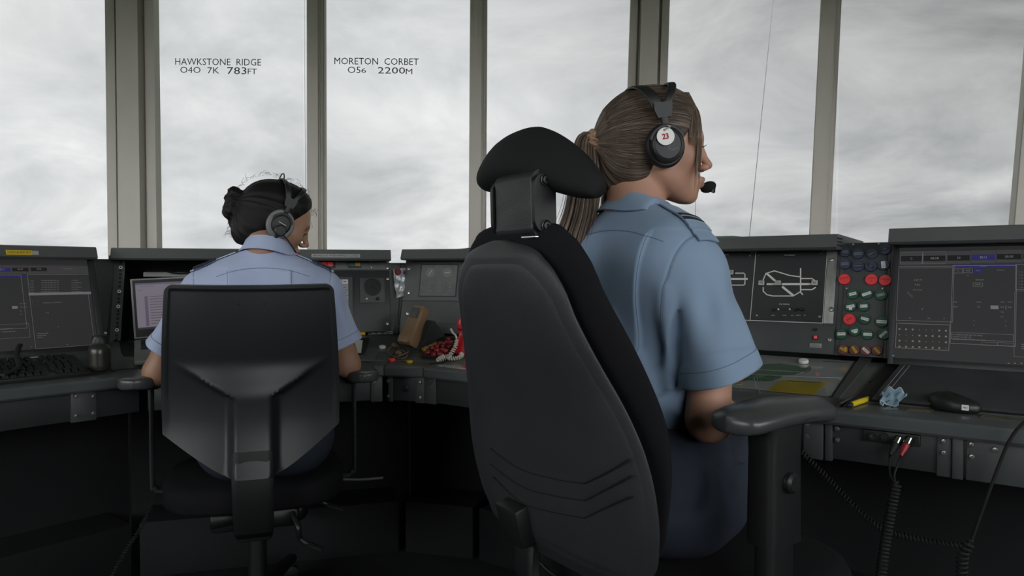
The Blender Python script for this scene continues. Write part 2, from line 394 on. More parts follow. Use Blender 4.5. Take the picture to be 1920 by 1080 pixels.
def worktop(F, s0, s1, k0, k1, label, notch=None):
    pr = [(0.004, 0.735), (0.0, 0.741), (0.0, 0.762), (0.003, 0.768), (0.010, 0.770), (0.13, 0.770), (0.135, 0.774), (0.397, 0.8374), (0.397, 0.80), (0.13, 0.735)]
    r = [np.array([[s0-k0*u+0.0015, u, z] for u, z in pr]), np.array([[s1+k1*u-0.0015, u, z] for u, z in pr])]
    b = MB(); b.loft(r); o = b.build('worktop', 'worktop_grey', M=F.M, sharp=25)
    return tag(o, label, 'desk top', 'sloping worktops of the console ring')
worktop(FA, 0, LA, 0, tAB, 'grey sloping worktop under the keyboard and the bottle')
worktop(FB, 0, LB, tAB, tBC, 'grey sloping worktop in front of the woman with the bun')
worktop(FC, 0, LC, tBC, tCR, 'short wedge of grey worktop carrying the tan telephone')
worktop(FR, 0, LR, tCR, 0, 'long grey worktop running from the red telephone to the mouse')

bolt_mb = MB(); bolt_mb.lathe([(0.0001, -0.004), (0.0045, -0.004), (0.0055, -0.0025), (0.0055, 0.002)][::-1][::-1], 14)
bolt_me = None
def bolt(parent, M, r=1.0, m='bolt_steel'):
    """screw head; local -y is outward"""
    global bolt_me
    if bolt_me is None:
        b = MB(); b.lathe([(0.0058, -0.002), (0.0058, 0.001), (0.0045, 0.003), (0.0001, 0.0036)], 16, m='bolt_steel'); b.box((-0.004, -0.0006, 0.003), (0.004, 0.0006, 0.0039), m='ink_black')
        o = b.build('bolt', parent=parent); bolt_me = o.data
    else:
        o = bpy.data.objects.new('bolt', bolt_me); COL.objects.link(o); o.parent = parent
    o.matrix_local = M @ RX(pi/2) @ RZ(random.random()*3) @ S3(r, r, r); return o

def cabinet(F, s0, s1, k0, k1, ztop, label, hood=True, hs0=None, hs1=None, open_bay=None, low=None, name='console_cabinet'):
    """upper housing with leaning face and hood, closed down to the floor behind the knee space"""
    t = thing(name, label, 'console', F.M)
    zt = ztop-0.03
    h = lambda z: 0.40+(z-0.85)*math.tan(0.26)
    def pr_rings(pts): return [np.array([[s0-k0*u, u, z] for u, z in pts]), np.array([[s1+k1*u, u, z] for u, z in pts])]
    if open_bay is None:
        b = MB(); b.loft(pr_rings([(h(0.85), 0.85), (h(zt), zt), (0.80, zt), (0.80, 0.02), (0.62, 0.02), (0.62, 0.84)][::-1])); b.build('body', 'console_dark', t, sharp=25)
    if hood:
        a0 = s0-k0*0.4 if hs0 is None else hs0; a1 = s1+k1*0.4 if hs1 is None else hs1
        pts = [(0.385, ztop-0.042), (0.378, ztop-0.036), (0.392, ztop-0.003), (0.40, ztop), (0.82, ztop-0.006), (0.82, ztop-0.05)]
        b = MB(); b.loft([np.array([[a0, u, z] for u, z in pts]), np.array([[a1, u, z] for u, z in pts])]); b.build('hood', 'hood_grey', t, sharp=25)
    return t
def desk_base(F, s0, s1, label, plates, bolts, k0=0.0, k1=0.0):
    """apron under the front edge, knee space back and foot ledge"""
    t = thing('desk_pedestal', label, 'desk pedestal', F.M, None)
    b = MB(); b.box((s0+0.003, 0.028, 0.652), (s1-0.003, 0.045, 0.7335), bev=0.002); b.build('apron', 'apron_dark', t)
    for (a, c, d) in plates:
        b = MB(); b.box((a, 0.028-d, 0.648), (c, 0.030, 0.7335), bev=0.002); b.build('cover_plate', 'console_dark', t)
    for (s, z) in bolts: z = min(z, 0.724); bolt(t, T(s, 0.019, z))
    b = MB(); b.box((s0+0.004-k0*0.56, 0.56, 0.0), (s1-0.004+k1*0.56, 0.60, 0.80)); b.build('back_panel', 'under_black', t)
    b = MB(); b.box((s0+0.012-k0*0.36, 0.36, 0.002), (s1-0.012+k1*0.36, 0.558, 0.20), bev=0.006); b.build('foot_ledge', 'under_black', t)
    return t
def face_panel(t, F, x0, x1, z0, z1, m='console_grey', name='panel', th=0.004, bev=0.001):
    """plate lying on the leaning face, given in face coordinates"""
    b = MB(); b.box((x0, -th, z0), (x1, 0.002, z1), F.M.inverted() @ F.MF, bev=bev); return b.build(name, m, t)
def FM(F, s, h, y=0.0): return F.M.inverted() @ F.MF @ T(s, y, h)      # matrix in a cabinet's own frame
FT = RX(pi/2)                                                        # text on a face

# ---- run A (left): monitor bay
zA = 1.165
sA1 = FA.f(182, 520)[0]; hA1 = FA._hit(FA.M @ T(0, 0.385, 0), 182, 466, 1)[0]
cabA = cabinet(FA, 0.0, sA1, 0, 0.0, zA, 'grey console cabinet behind the left monitor, yellow strip on its hood', hs0=0.0, hs1=hA1)
x0, z0 = FA._hit(FA.M @ T(0, 0.382, 0), 11, 471, 1)[0::2]; x1 = FA._hit(FA.M @ T(0, 0.382, 0), 60, 472, 1)[0]; x2 = FA._hit(FA.M @ T(0, 0.382, 0), 72, 472, 1)[0]
MH = T(0, 0.3815, 1.1405) @ RX(-0.40)
b = MB(); b.box((x0, -0.002, -0.008), (x1, 0.004, 0.008), MH, 'label_yellow'); b.text('CRASH ALARM TEST', 0.011, MH @ T((x0+x1)/2, -0.0025, 0) @ FT, 'ink_black', maxw=(x1-x0)*0.9)
b.box((x1, -0.002, -0.007), (x2, 0.004, 0.007), MH, 'label_grey'); b.build('label_strip', None, cabA, props={'label': 'yellow strip reading crash alarm test'})
bolt(cabA, FM(FA, *FA.f(197, 624)))
# ---- corner post A/B
cp = thing('corner_post', 'dark grey upright filler strip between left monitor and equipment rack', 'console post', FB.M)
pA = FA.MF @ Vector((sA1, -0.001, -0.02)); pA2 = FA.MF @ Vector((sA1, -0.001, 0.285)); sB0 = FB.f(211, 560)[0]
pB = FB.MF @ Vector((sB0, -0.001, -0.02)); pB2 = FB.MF @ Vector((sB0, -0.001, 0.285)); iB = FB.M.inverted(); off = Vector((-0.25, 0.35, 0))
b = MB(); b.add([iB @ q for q in (pA, pB, pB2, pA2, pA+off, pB+off, pB2+off, pA2+off)], [(0, 1, 2, 3), (3, 2, 6, 7), (1, 5, 6, 2), (0, 3, 7, 4), (0, 4, 5, 1), (4, 7, 6, 5)]); b.build('post_panel', 'console_dark', cp, sharp=20)
bolt(cp, FM(FB, sB0-0.015, FB.f(197, 624)[1]), 0.9)
# ---- run B (front): rack bay on the left, radio panel on the right
zB = 1.165
sBm = FB.f(556, 560)[0]; sB1 = FB.f(733, 560)[0]; hB0 = FB._hit(FB.M @ T(0, 0.385, 0), 207, 470, 1)[0]; hB1 = FB._hit(FB.M @ T(0, 0.385, 0), 733, 472, 1)[0]
rk = thing('equipment_rack', 'open equipment rack bay with drilled rails behind the laptop', 'rack', FB.M)
toB = FB.M.inverted() @ FB.MF
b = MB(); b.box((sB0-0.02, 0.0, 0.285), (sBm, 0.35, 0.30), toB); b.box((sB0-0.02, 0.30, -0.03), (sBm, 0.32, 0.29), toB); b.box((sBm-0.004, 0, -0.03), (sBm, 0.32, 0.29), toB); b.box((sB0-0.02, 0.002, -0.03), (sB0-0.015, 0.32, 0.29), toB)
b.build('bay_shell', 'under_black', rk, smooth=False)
r0x = FB.f(216, 560)[0]; r1x = FB.f(231, 560)[0]
b = MB(); b.box((sB0, -0.003, -0.02), (r1x, 0.002, 0.285), toB, 'console_dark'); hh = 0.272; k = 0
while hh > -0.01:
    b.box(((r0x+r1x)/2-0.004, -0.0042, hh-0.004), ((r0x+r1x)/2+0.004, -0.0028, hh+0.004), toB, 'seam_black'); hh -= 0.0158 if k % 3 else 0.0127; k += 1
b.build('rack_rail', None, rk, smooth=False)
ringm = None
for py in (502, 547, 575, 619):
    b = MB(); b.lathe([(0.0028, 0.0), (0.0062, 0.0), (0.0062, 0.0018), (0.0028, 0.0018)], 14, m='white_plastic'); b.cyl(0.0027, 0.0, 0.0021, 12, m='ink_black'); s_, h_ = FB.f(220+(py-500)*0.012, py)
    b.build('rack_washer', None, rk, M=FM(FB, (r0x+r1x)/2, h_, -0.004) @ RX(pi/2))
q0 = FB.f(240, 497); q1 = FB.f(480, 503)
b = MB(); b.box((r1x+0.012, 0.20, -0.02), (sBm-0.01, 0.205, 0.235), toB); b.build('inner_plate', 'panel_black', rk, smooth=False)
b = MB(); b.box((r1x+0.020, 0.18, 0.268), (sBm-0.03, 0.186, 0.296), toB); b.build('paper_strip', 'label_white', rk, smooth=False)
b = MB()
for dx, dz in ((0.08, 0.0), (0.16, 0.01), (0.25, 0.004)):
    c0 = r1x+dx; b.tube(smooth_path([(c0, 0.16, 0.30), (c0+0.02, 0.15, 0.283), (c0+0.07, 0.14, 0.270+dz), (c0+0.13, 0.15, 0.279), (c0+0.15, 0.16, 0.30)], 30), 0.003, 8, toB)
b.build('loose_cable', 'rubber_black', rk)
rh = MB(); pts = [(0.385, zB-0.042), (0.378, zB-0.036), (0.392, zB-0.003), (0.40, zB), (0.82, zB-0.006), (0.82, zB-0.05)]
rh.loft([np.array([[hB0, u, z] for u, z in pts]), np.array([[hB1, u, z] for u, z in pts])]); rh.build('hood', 'hood_grey', rk, sharp=25)
cabB = cabinet(FB, sBm, sB1, 0, 0.0, zB-0.018, 'console cabinet with red buttons, radio screen and round loudspeaker', hood=False)
x0 = FB._hit(FB.M @ T(0, 0.382, 0), 584, 477, 1)[0]; x1 = FB._hit(FB.M @ T(0, 0.382, 0), 675, 477, 1)[0]
b = MB(); b.box((x0, -0.002, -0.007), (x1, 0.004, 0.007), MH, 'label_grey'); b.text('BROADCAST WHEN AIRFIELD CLOSED', 0.0105, MH @ T((x0+x1)/2, -0.0025, 0) @ FT, 'ink_black', maxw=(x1-x0)*0.93); b.build('label_strip', None, rk, props={'label': 'grey strip reading broadcast when airfield closed'})
a0, t1 = FB.f(560, 486); a1, t0 = FB.f(729, 506)
face_panel(cabB, FB, sBm+0.004, sB1-0.004, t0, t1, 'console_grey', 'button_panel')
face_panel(cabB, FB, sBm+0.004, sB1-0.004, FB.f(700, 622)[1], t0-0.003, 'panel_black', 'radio_panel')
mat('btn_red', (0.42, 0.03, 0.035), 0.35, emit=(0.9, 0.06, 0.06, 0.10)); mat('btn_green', (0.02, 0.13, 0.09), 0.35); mat('btn_amber', (0.45, 0.28, 0.03), 0.35)
for px, mm in ((583, 'btn_red'), (595, 'btn_red'), (607.5, 'btn_red'), (619, 'btn_red'), (659, 'btn_green'), (670.5, 'btn_amber')):
    s, h = FB.f(px, 496.5); b = MB(); b.rbox((0, -0.0035, 0), (0.0105, 0.0045, 0.0078), 0.0015); b.build('button', mm, cabB, M=FM(FB, s, h, -0.004))
for px0, px1 in ((576, 629), (653, 677)):
    s0_, h0 = FB.f(px0, 503); s1_, h1 = FB.f(px1, 491); b = MB(); b.box((s0_, -0.0065, h0), (s1_, -0.003, h1), toB); b.build('button_frame', 'panel_black', cabB)
for px, py in ((696, 491), (696, 502)):
    b = MB(); b.ball((0, 0, 0), 0.0028, 10); b.build('indicator', 'white_plastic', cabB, M=FM(FB, *FB.f(px, py), -0.005))
for px, py in ((726.5, 490), (726, 503), (726.5, 523), (726, 607)): bolt(cabB, FM(FB, *FB.f(px, py), -0.004), 1.15)
# radio touch screen
mat('screen_dim', (0.02, 0.02, 0.025), 0.25); mat('touch_glow', (0.20, 0.20, 0.22), 0.3, emit=(0.75, 0.74, 0.8, 0.16)); mat('touch_key', (0.16, 0.16, 0.17), 0.3, emit=(0.62, 0.6, 0.66, 0.10)); mat('touch_line', (0.05, 0.05, 0.06), 0.4)
sx0, sz0 = FB.f(610, 613); sx1, sz1 = FB.f(661, 520); w = sx1-sx0; sx0 -= w*1.0
b = MB(); b.box((sx0, -0.012, sz0), (sx1, -0.002, sz1), toB, bev=0.003); b.build('screen_bezel', 'console_dark', cabB)
gx1, gz1 = FB.f(653, 525); gx0 = sx0+0.012; gz0 = sz0+0.012
b = MB(); b.box((gx0, -0.0132, gz0), (gx1, -0.0115, gz1), toB, 'touch_line')
nc, nr = 7, 8; cw = (gx1-gx0)/nc; ch = (gz1-gz0)/nr
for i in range(nc):
    for j in range(nr):
        X0 = gx0+i*cw+0.001; Z0 = gz0+j*ch+0.001; b.box((X0, -0.0140, Z0), (X0+cw-0.002, -0.0130, Z0+ch-0.002), toB, 'touch_glow' if j >= nr-1 else 'touch_key')
        if j >= nr-3: b.box((X0+cw*0.2, -0.0143, Z0+ch*0.4), (X0+cw*0.65, -0.0138, Z0+ch*0.55), toB, 'touch_line')
b.build('touch_screen', None, cabB, smooth=False)
# loudspeaker
s0_, z0_ = FB.f(675, 569); s1_, z1_ = FB.f(721, 522); face_panel(cabB, FB, s0_, s1_, z0_, z1_, 'console_dark', 'speaker_plate', 0.0075, 0.002)
s, h = FB.f(698, 539.5); R_ = FB.f(714.5, 539.5)[0]-s
b = MB(); b.lathe([(R_*1.0, 0.0), (R_, 0.004), (R_*0.94, 0.005), (R_*0.9, 0.002)], 40, m='panel_black')
for rr in np.linspace(0.15, 0.88, 7): b.lathe([(R_*(rr-0.05), 0.002), (R_*(rr-0.03), 0.0035), (R_*(rr+0.03), 0.0035), (R_*(rr+0.05), 0.002)], 36, m='panel_black')
b.cyl(R_*0.9, 0.0, 0.0021, 36, m='seam_black'); b.build('speaker_grille', None, cabB, M=FM(FB, s, h, -0.0075) @ RX(pi/2))
b = MB(); b.lathe([(0.007, 0), (0.007, 0.008), (0.0055, 0.011), (0.0001, 0.011)], 18); b.build('knob', 'black_plastic', cabB, M=FM(FB, *FB.f(708, 561), -0.0075) @ RX(pi/2))
b = MB(); b.ball((0, 0, 0), 0.004, 12); b.build('indicator', 'white_plastic', cabB, M=FM(FB, *FB.f(687.5, 561), -0.0085))
# ---- corner post B/C
sC0 = FC.f(754, 560)[0]
cp = thing('corner_post', 'dark grey upright filler strip behind the taped foil packet', 'console post', FB.M)
pA = FB.MF @ Vector((sB1, -0.001, -0.02)); pA2 = FB.MF @ Vector((sB1, -0.001, 0.275)); pB = FC.MF @ Vector((sC0, -0.001, -0.02)); pB2 = FC.MF @ Vector((sC0, -0.001, 0.275)); off = FC.M.to_3x3() @ Vector((0, 0.35, 0))
b = MB(); b.add([iB @ q for q in (pA, pB, pB2, pA2, pA+off, pB+off, pB2+off, pA2+off)], [(0, 1, 2, 3), (3, 2, 6, 7), (1, 5, 6, 2), (0, 3, 7, 4), (0, 4, 5, 1), (4, 7, 6, 5)]); b.build('post_panel', 'console_dark', cp, sharp=20)
mid = (pA+pB)/2; mid2 = (pA2+pB2)/2; b = MB(); nrm = Vector((FC.M.to_3x3() @ Vector((0, -1, 0)))); b.tube([iB @ (mid+nrm*0.001+Vector((0.012, 0, 0))), iB @ (mid2+nrm*0.001+Vector((0.012, 0, 0)))], 0.0012, 6); b.build('post_seam', 'seam_black', cp)
POST_BC = (pA, pB, pA2, pB2)
wpt = on_plane(746, 612, np.array(pA)[:3], np.cross(np.array(pB-pA), np.array(pA2-pA))); bolt(cp, iB @ T(*wpt) @ RZ(phiB*0), 0.9)
# ---- corner wedge C: dial screen cabinet
zC = 1.168
sC1 = FC.f(902, 560)[0]; hC0 = FC._hit(FC.M @ T(0, 0.385, 0), 752, 470, 1)[0]
cabC = cabinet(FC, sC0, LC-0.004, 0, tCR, zC, 'console cabinet with square dial display behind the tan telephone', hs0=hC0, hs1=None)
toC = FC.M.inverted() @ FC.MF
face_panel(cabC, FC, sC0+0.003, sC1, FC.f(800, 565)[1]+0.002, FC.f(800, 488)[1], 'console_grey', 'panel')
face_panel(cabC, FC, sC0+0.003, sC1, FC.f(800, 625)[1], FC.f(800, 565)[1]-0.002, 'console_grey', 'panel')
for px, py in ((768, 504), (768.5, 549), (766, 588)): bolt(cabC, FM(FC, *FC.f(px, py), -0.004), 1.3)
d0, e0 = FC.f(787, 555); d1, e1 = FC.f(859, 498)
mat('dial_glass', (0.18, 0.185, 0.18), 0.16, spec=0.6, var=(30, 0.1)); mat('dial_line', (0.20, 0.20, 0.19), 0.4)
b = MB(); b.box((d0-0.004, -0.006, e0-0.004), (d1+0.004, -0.0035, e1+0.004), toC, 'panel_black'); b.box((d0, -0.0066, e0), (d1, -0.0058, e1), toC, 'dial_glass')
for px, ang in ((808, 1.0), (840, 0.15)):
    s, h = FC.f(px, 512); MM = toC @ T(s, -0.0068, h) @ RX(pi/2); b.lathe([(0.0175, 0), (0.0185, 0), (0.0185, 0.0004), (0.0175, 0.0004)], 36, MM, 'dial_line'); b.box((-0.011, -0.0008, 0), (0.011, 0.0008, 0.0006), MM @ RZ(ang), 'white_line')
    for a in np.linspace(0, 2*pi, 13)[:-1]: b.box((0.0135, -0.0004, 0), (0.0165, 0.0004, 0.0005), MM @ RZ(a), 'dial_line')
for k in range(3):
    for px in (806, 825, 845): s, h = FC.f(px, 532+k*7); b.box((s-0.006, -0.0069, h-0.0015), (s+0.006, -0.0064, h+0.0015), toC, 'dial_line')
b.build('dial_display', None, cabC, smooth=False)
a0, c0 = FC.f(803, 624); a1, c1 = FC.f(880, 606); face_panel(cabC, FC, a0, a1, c0, c1, 'console_grey', 'hatch', 0.007)
# ---- run R (right): cabinets D, E, label board F, monitor bay G
zR = 1.185; toR = FR.M.inverted() @ FR.MF
sD0 = 0.02; sE0 = FR.f(1262, 560)[0]; sE1 = FR.f(1571, 560)[0]; sF1 = FR.f(1667, 560)[0]; sG1 = 2.35
HP = FR.M @ T(0, 0.385, 0)
hE1 = FR._hit(HP, 1569, 445, 1)[0]; hG0 = FR._hit(HP, 1666, 440, 1)[0]
cabD = cabinet(FR, 0.004, sE0-0.004, tCR, 0, zR, 'plain console cabinet hidden behind the high-backed chair', hs1=sE0-0.004)
face_panel(cabD, FR, 0.31, sE0-0.01, 0.02, 0.25, 'console_grey', 'panel')
cabE = cabinet(FR, sE0, sE1, 0, 0, zR, 'console cabinet with white airfield diagram panels', hs0=sE0, hs1=hE1)
b = MB()
for k in range(3): b.box((hE1-0.001, 0.392, zR-0.034+k*0.010), (hE1+0.0012, 0.425+0.0*k, zR-0.029+k*0.010), None, 'seam_black')
for k in range(3): b.box((hE1-0.001, 0.432, zR-0.034+k*0.010), (hE1+0.0012, 0.465, zR-0.029+k*0.010), None, 'seam_black')
b.build('hood_vent', None, cabE, smooth=False)
g0 = FR.f(1413.5, 530)[0]; g1 = FR.f(1548, 530)[0]; gt = FR.f(1480, 467)[1]; gb = FR.f(1480, 603.5)[1]; al1 = FR.f(1567, 530)[0]
face_panel(cabE, FR, sE0+0.004, sE1-0.002, FR.f(1480, 660)[1], gb-0.004, 'console_dark', 'lower_panel')
face_panel(cabE, FR, g1+0.001, al1, gb-0.001, gt, 'brushed_alu', 'mounting_strip', 0.003)
b = MB(); b.box((sE0+0.006, -0.0052, gb-0.0018), (g1, -0.003, gt), toR, 'white_line'); b.build('panel_trim', None, cabE, smooth=False, props={'label': 'pale metal rim round the diagram panels'})
def f2(px, py): return FR.f(px, py)
def track(b, pts, wd, y=-0.0068):
    q = np.array([[f2(*p)[0], y, f2(*p)[1]] for p in pts]); 
    for i in range(len(q)-1):
        a, c = q[i], q[i+1]; d = c-a; L = np.linalg.norm(d); d /= L; n = np.array([-d[2], 0, d[0]])*wd/2; a = a-d*wd*0.35; c = c+d*wd*0.35
        b.add([a-n, c-n, c+n, a+n, a-n+[0, .0015, 0], c-n+[0, .0015, 0], c+n+[0, .0015, 0], a+n+[0, .0015, 0]], [(0, 3, 2, 1), (0, 1, 5, 4), (1, 2, 6, 5), (2, 3, 7, 6), (3, 0, 4, 7)], toR, 'white_line')
def E(zx, zy): return (1340+zx*230/1242, 460+zy*200/1080)
def ptext(b, s, zx, zy, h, m='white_line', rot=0, w=None):
    q = f2(*E(zx, zy)); b.text(s, h, toR @ T(q[0], -0.0072, q[1]) @ FT @ RZ(rot), m, maxw=w)
# left diagram panel (partly hidden by the blue shirt)
b = MB(); b.box((sE0+0.008, -0.006, gb), (g0-0.0012, -0.0035, gt), toR, 'panel_black')
track(b, [E(215, 287), E(300, 287), E(313, 300), E(313, 395), E(300, 408), E(200, 408)], 0.0030); track(b, [E(60, 346), E(335, 346)], 0.0056); track(b, [E(60, 408), E(230, 408)], 0.003)
ptext(b, 'LIGHTS', 120, 102, 0.0055); b.build('diagram_panel', None, cabE, smooth=False)
# main diagram panel
b = MB(); b.box((g0+0.0012, -0.006, gb), (g1-0.0008, -0.0035, gt), toR, 'panel_black')
track(b, [E(875, 240), E(875, 480), E(895, 502)], 0.0034); track(b, [E(540, 398), E(985, 398)], 0.0062); track(b, [E(535, 292), E(612, 360)], 0.0062); track(b, [E(695, 428), E(800, 512)], 0.0062)
track(b, [E(497, 355), E(525, 290), E(610, 264), E(770, 312), E(868, 324)], 0.0030); track(b, [E(497, 430), E(497, 470), E(535, 505), E(595, 518), E(800, 518), E(868, 478)], 0.0030)
track(b, [E(875, 342), E(990, 342), E(1015, 360)], 0.0030); track(b, [E(875, 454), E(990, 454), E(1025, 432)], 0.0030)
ptext(b, 'NET BARRIERS', 765, 107, 0.0062, w=0.030); ptext(b, 'DUAL PRESSURE', 710, 602, 0.0058, w=0.029)
for s_, zx in (('LIGHT', 598), ('ON', 790), ('HEAVY', 852), ('TD', 917), ('PUSH', 712)): ptext(b, s_, zx, 714, 0.0042)
for zx, zy in ((455, 107), (1083, 87)): ptext(b, '-', zx, zy, 0.009)
b.build('diagram_panel', None, cabE, smooth=False)
mat('lamp_key', (0.45, 0.45, 0.43), 0.35)
for zx, zy, s_ in ((484, 390, '18'), (651, 390, 'ALL\nDOWN'), (1020, 390, '36'), (175, 283, '18')):
    q = f2(*E(zx, zy)); b = MB(); b.box((-0.0095, -0.004, -0.0082), (0.0095, 0, 0.0082), None, 'panel_black', 0.001); b.box((-0.0082, -0.0085, -0.0070), (0.0082, -0.003, 0.0070), None, 'lamp_key', 0.001)
    b.text(s_, 0.010 if len(s_) < 3 else 0.0045, T(0, -0.0087, 0) @ FT, 'ink_black'); b.build('lamp_button', None, cabE, M=FM(FR, q[0], q[1], -0.006))
for zx in (604, 823, 890):
    q = f2(*E(zx, 656)); b = MB(); b.lathe([(0.0048, 0), (0.0048, 0.006), (0.004, 0.0075), (0.0001, 0.0075)], 20); b.build('push_button', 'black_plastic', cabE, M=FM(FR, q[0], q[1], -0.006) @ RX(pi/2))
for zx in (652, 767):
    q = f2(*E(zx, 653)); b = MB(); b.lathe([(0.0024, 0), (0.0024, 0.003), (0.001, 0.0036), (0.001, 0.001)], 14); b.build('indicator', 'white_plastic', cabE, M=FM(FR, q[0], q[1], -0.006) @ RX(pi/2))
q = f2(*E(712, 655)); b = MB(); b.box((-0.004, -0.004, -0.002), (0.004, 0, 0.002)); b.build('rocker_switch', 'black_plastic', cabE, M=FM(FR, q[0], q[1], -0.006))
for zx, zy, rr in ((381, 73, 1), (419, 73, 1), (1105, 50, 1.1), (367, 108, 0.75), (1193, 150, 1.5), (1183, 652, 1.5), (1170, 958, 1.4), (434, 712, 0.6), (1067, 726, 0.7)): bolt(cabE, FM(FR, *f2(*E(zx, zy)), -0.0055), rr*0.8)
mat('call_red', (0.75, 0.06, 0.08), 0.35, emit=(0.9, 0.1, 0.12, 0.22))
q = f2(*E(1027, 936)); b = MB(); b.box((-0.006, -0.004, -0.006), (0.006, 0, 0.006), None, 'ink_black', 0.0008); b.box((-0.0042, -0.007, -0.0042), (0.0042, -0.003, 0.0042), None, 'call_red', 0.0008); b.build('call_button', None, cabE, M=FM(FR, q[0], q[1], -0.004), props={'label': 'square red call button'})
q = f2(*E(1026, 856)); b = MB(); b.lathe([(0.0042, 0), (0.0042, 0.004), (0.003, 0.006), (0.0001, 0.006)], 18); b.build('indicator', 'black_plastic', cabE, M=FM(FR, q[0], q[1], -0.004) @ RX(pi/2))
q = f2(*E(1026, 1018)); b = MB(); b.box((-0.0158, -0.0018, -0.0062), (0.0158, 0, 0.0062), None, 'label_grey', 0.0007); b.text('Emergency\nCall Supervisor', 0.0046, T(0, -0.0021, 0.0) @ FT, 'ink_black', maxw=0.029); b.build('label_plate', None, cabE, M=FM(FR, q[0], q[1], -0.004))
# label board F
cabF = thing('magnet_board', 'narrow steel board covered with round magnets beside the right monitor', 'magnet board', FR.M)
Ft = FR.f(1620, 455)[1]; h_ = lambda z: 0.40+(z-0.85)*math.tan(0.26)
zt = (FR.MF @ Vector((0, 0, Ft))).z
b = MB(); b.loft([np.array([[s, u, z] for u, z in [(h_(0.85), 0.85), (h_(zt), zt), (0.80, zt), (0.80, 0.02), (0.62, 0.02), (0.62, 0.80)][::-1]]) for s in (sE1+0.001, sF1-0.001)]); b.build('body', 'console_dark', cabF, sharp=25)
fx0 = FR.f(1581, 560)[0]; fx1 = FR.f(1661, 560)[0]; face_panel(cabF, FR, fx0, fx1, 0.0, Ft-0.003, 'console_dark', 'panel', 0.003)
for (px, py) in ((1600, 458.5), (1648, 457), (1588, 541), (1655, 541)): bolt(cabF, FM(FR, *FR.f(px, py), -0.003), 0.55)
# monitor bay G
cabG = cabinet(FR, sF1, sG1, 0, 0, 1.195, 'grey console cabinet behind the right monitor', hs0=hG0, hs1=sG1)
face_panel(cabG, FR, sF1+0.003, sG1-0.01, 0.0, 0.28, 'console_dark', 'panel')
# ---- bases
kA = lambda px, py: FA.k(px, py, 0.025); kB = lambda px, py: FB.k(px, py, 0.025); kC = lambda px, py: FC.k(px, py, 0.025); kR = lambda px, py: FR.k(px, py, 0.025)
xs = [kA(132, 750)[0], kA(180, 745)[0]]
desk_base(FA, 0.0, LA, 'dark desk base under the left keyboard', [(xs[0], xs[1], 0.006)], [kA(141, 733), (kA(141, 733)[0], 0.668), (kA(173, 730)[0], 0.718), (kA(173, 730)[0], 0.668)], 0, tAB)
xs = [kB(695, 700)[0], kB(718, 700)[0]]
desk_base(FB, 0.0, LB, 'dark desk base below the laptop worktop', [(xs[0], LB-0.003, 0.006)], [(kB(701, 701)[0], 0.715)], tAB, tBC)
xs = [kC(724, 705)[0], kC(736, 705)[0], kC(779, 705)[0], LC]
dbC = desk_base(FC, 0.0, LC, 'short dark desk base with key lock below the tan telephone', [(0.004, xs[1], 0.006), (xs[2], LC-0.004, 0.006)], [(kC(729, 700)[0], 0.717), (kC(729, 700)[0], 0.667), (kC(789, 702)[0], 0.717), (kC(789, 702)[0], 0.667)], tBC, tCR)
b = MB(); b.lathe([(0.011, 0), (0.011, 0.003), (0.006, 0.005), (0.006, 0.012), (0.0001, 0.012)], 20); b.build('key_lock', 'black_plastic', dbC, M=T(kC(760, 709)[0], 0.028, 0.693) @ RX(pi/2))
pl = [(kR(797, 710)[0], kR(818, 715)[0], 0.006), (kR(1508, 790)[0], kR(1545, 795)[0], 0.012), (kR(1548, 795)[0], kR(1562, 797)[0], 0.010), (kR(1757, 815)[0], kR(1785, 817)[0], 0.006), (kR(1786, 815)[0], kR(1807, 817)[0], 0.012), (kR(1812, 820)[0], kR(1945, 830)[0], 0.006)]
bl = []
for px, py in ((810, 707), (811, 724), (1516, 789), (1516, 817), (1571, 795), (1571, 824), (1770, 816), (1770, 848), (1822, 823), (1822, 855), (1866, 842)): bl.append(kR(px, py))
dbR = desk_base(FR, 0.0, LR, 'long dark desk base with headset sockets under the right worktop', pl, bl, tCR, 0)
# ================================================================== things on the consoles
def wl_inv(F): return F.M.inverted()
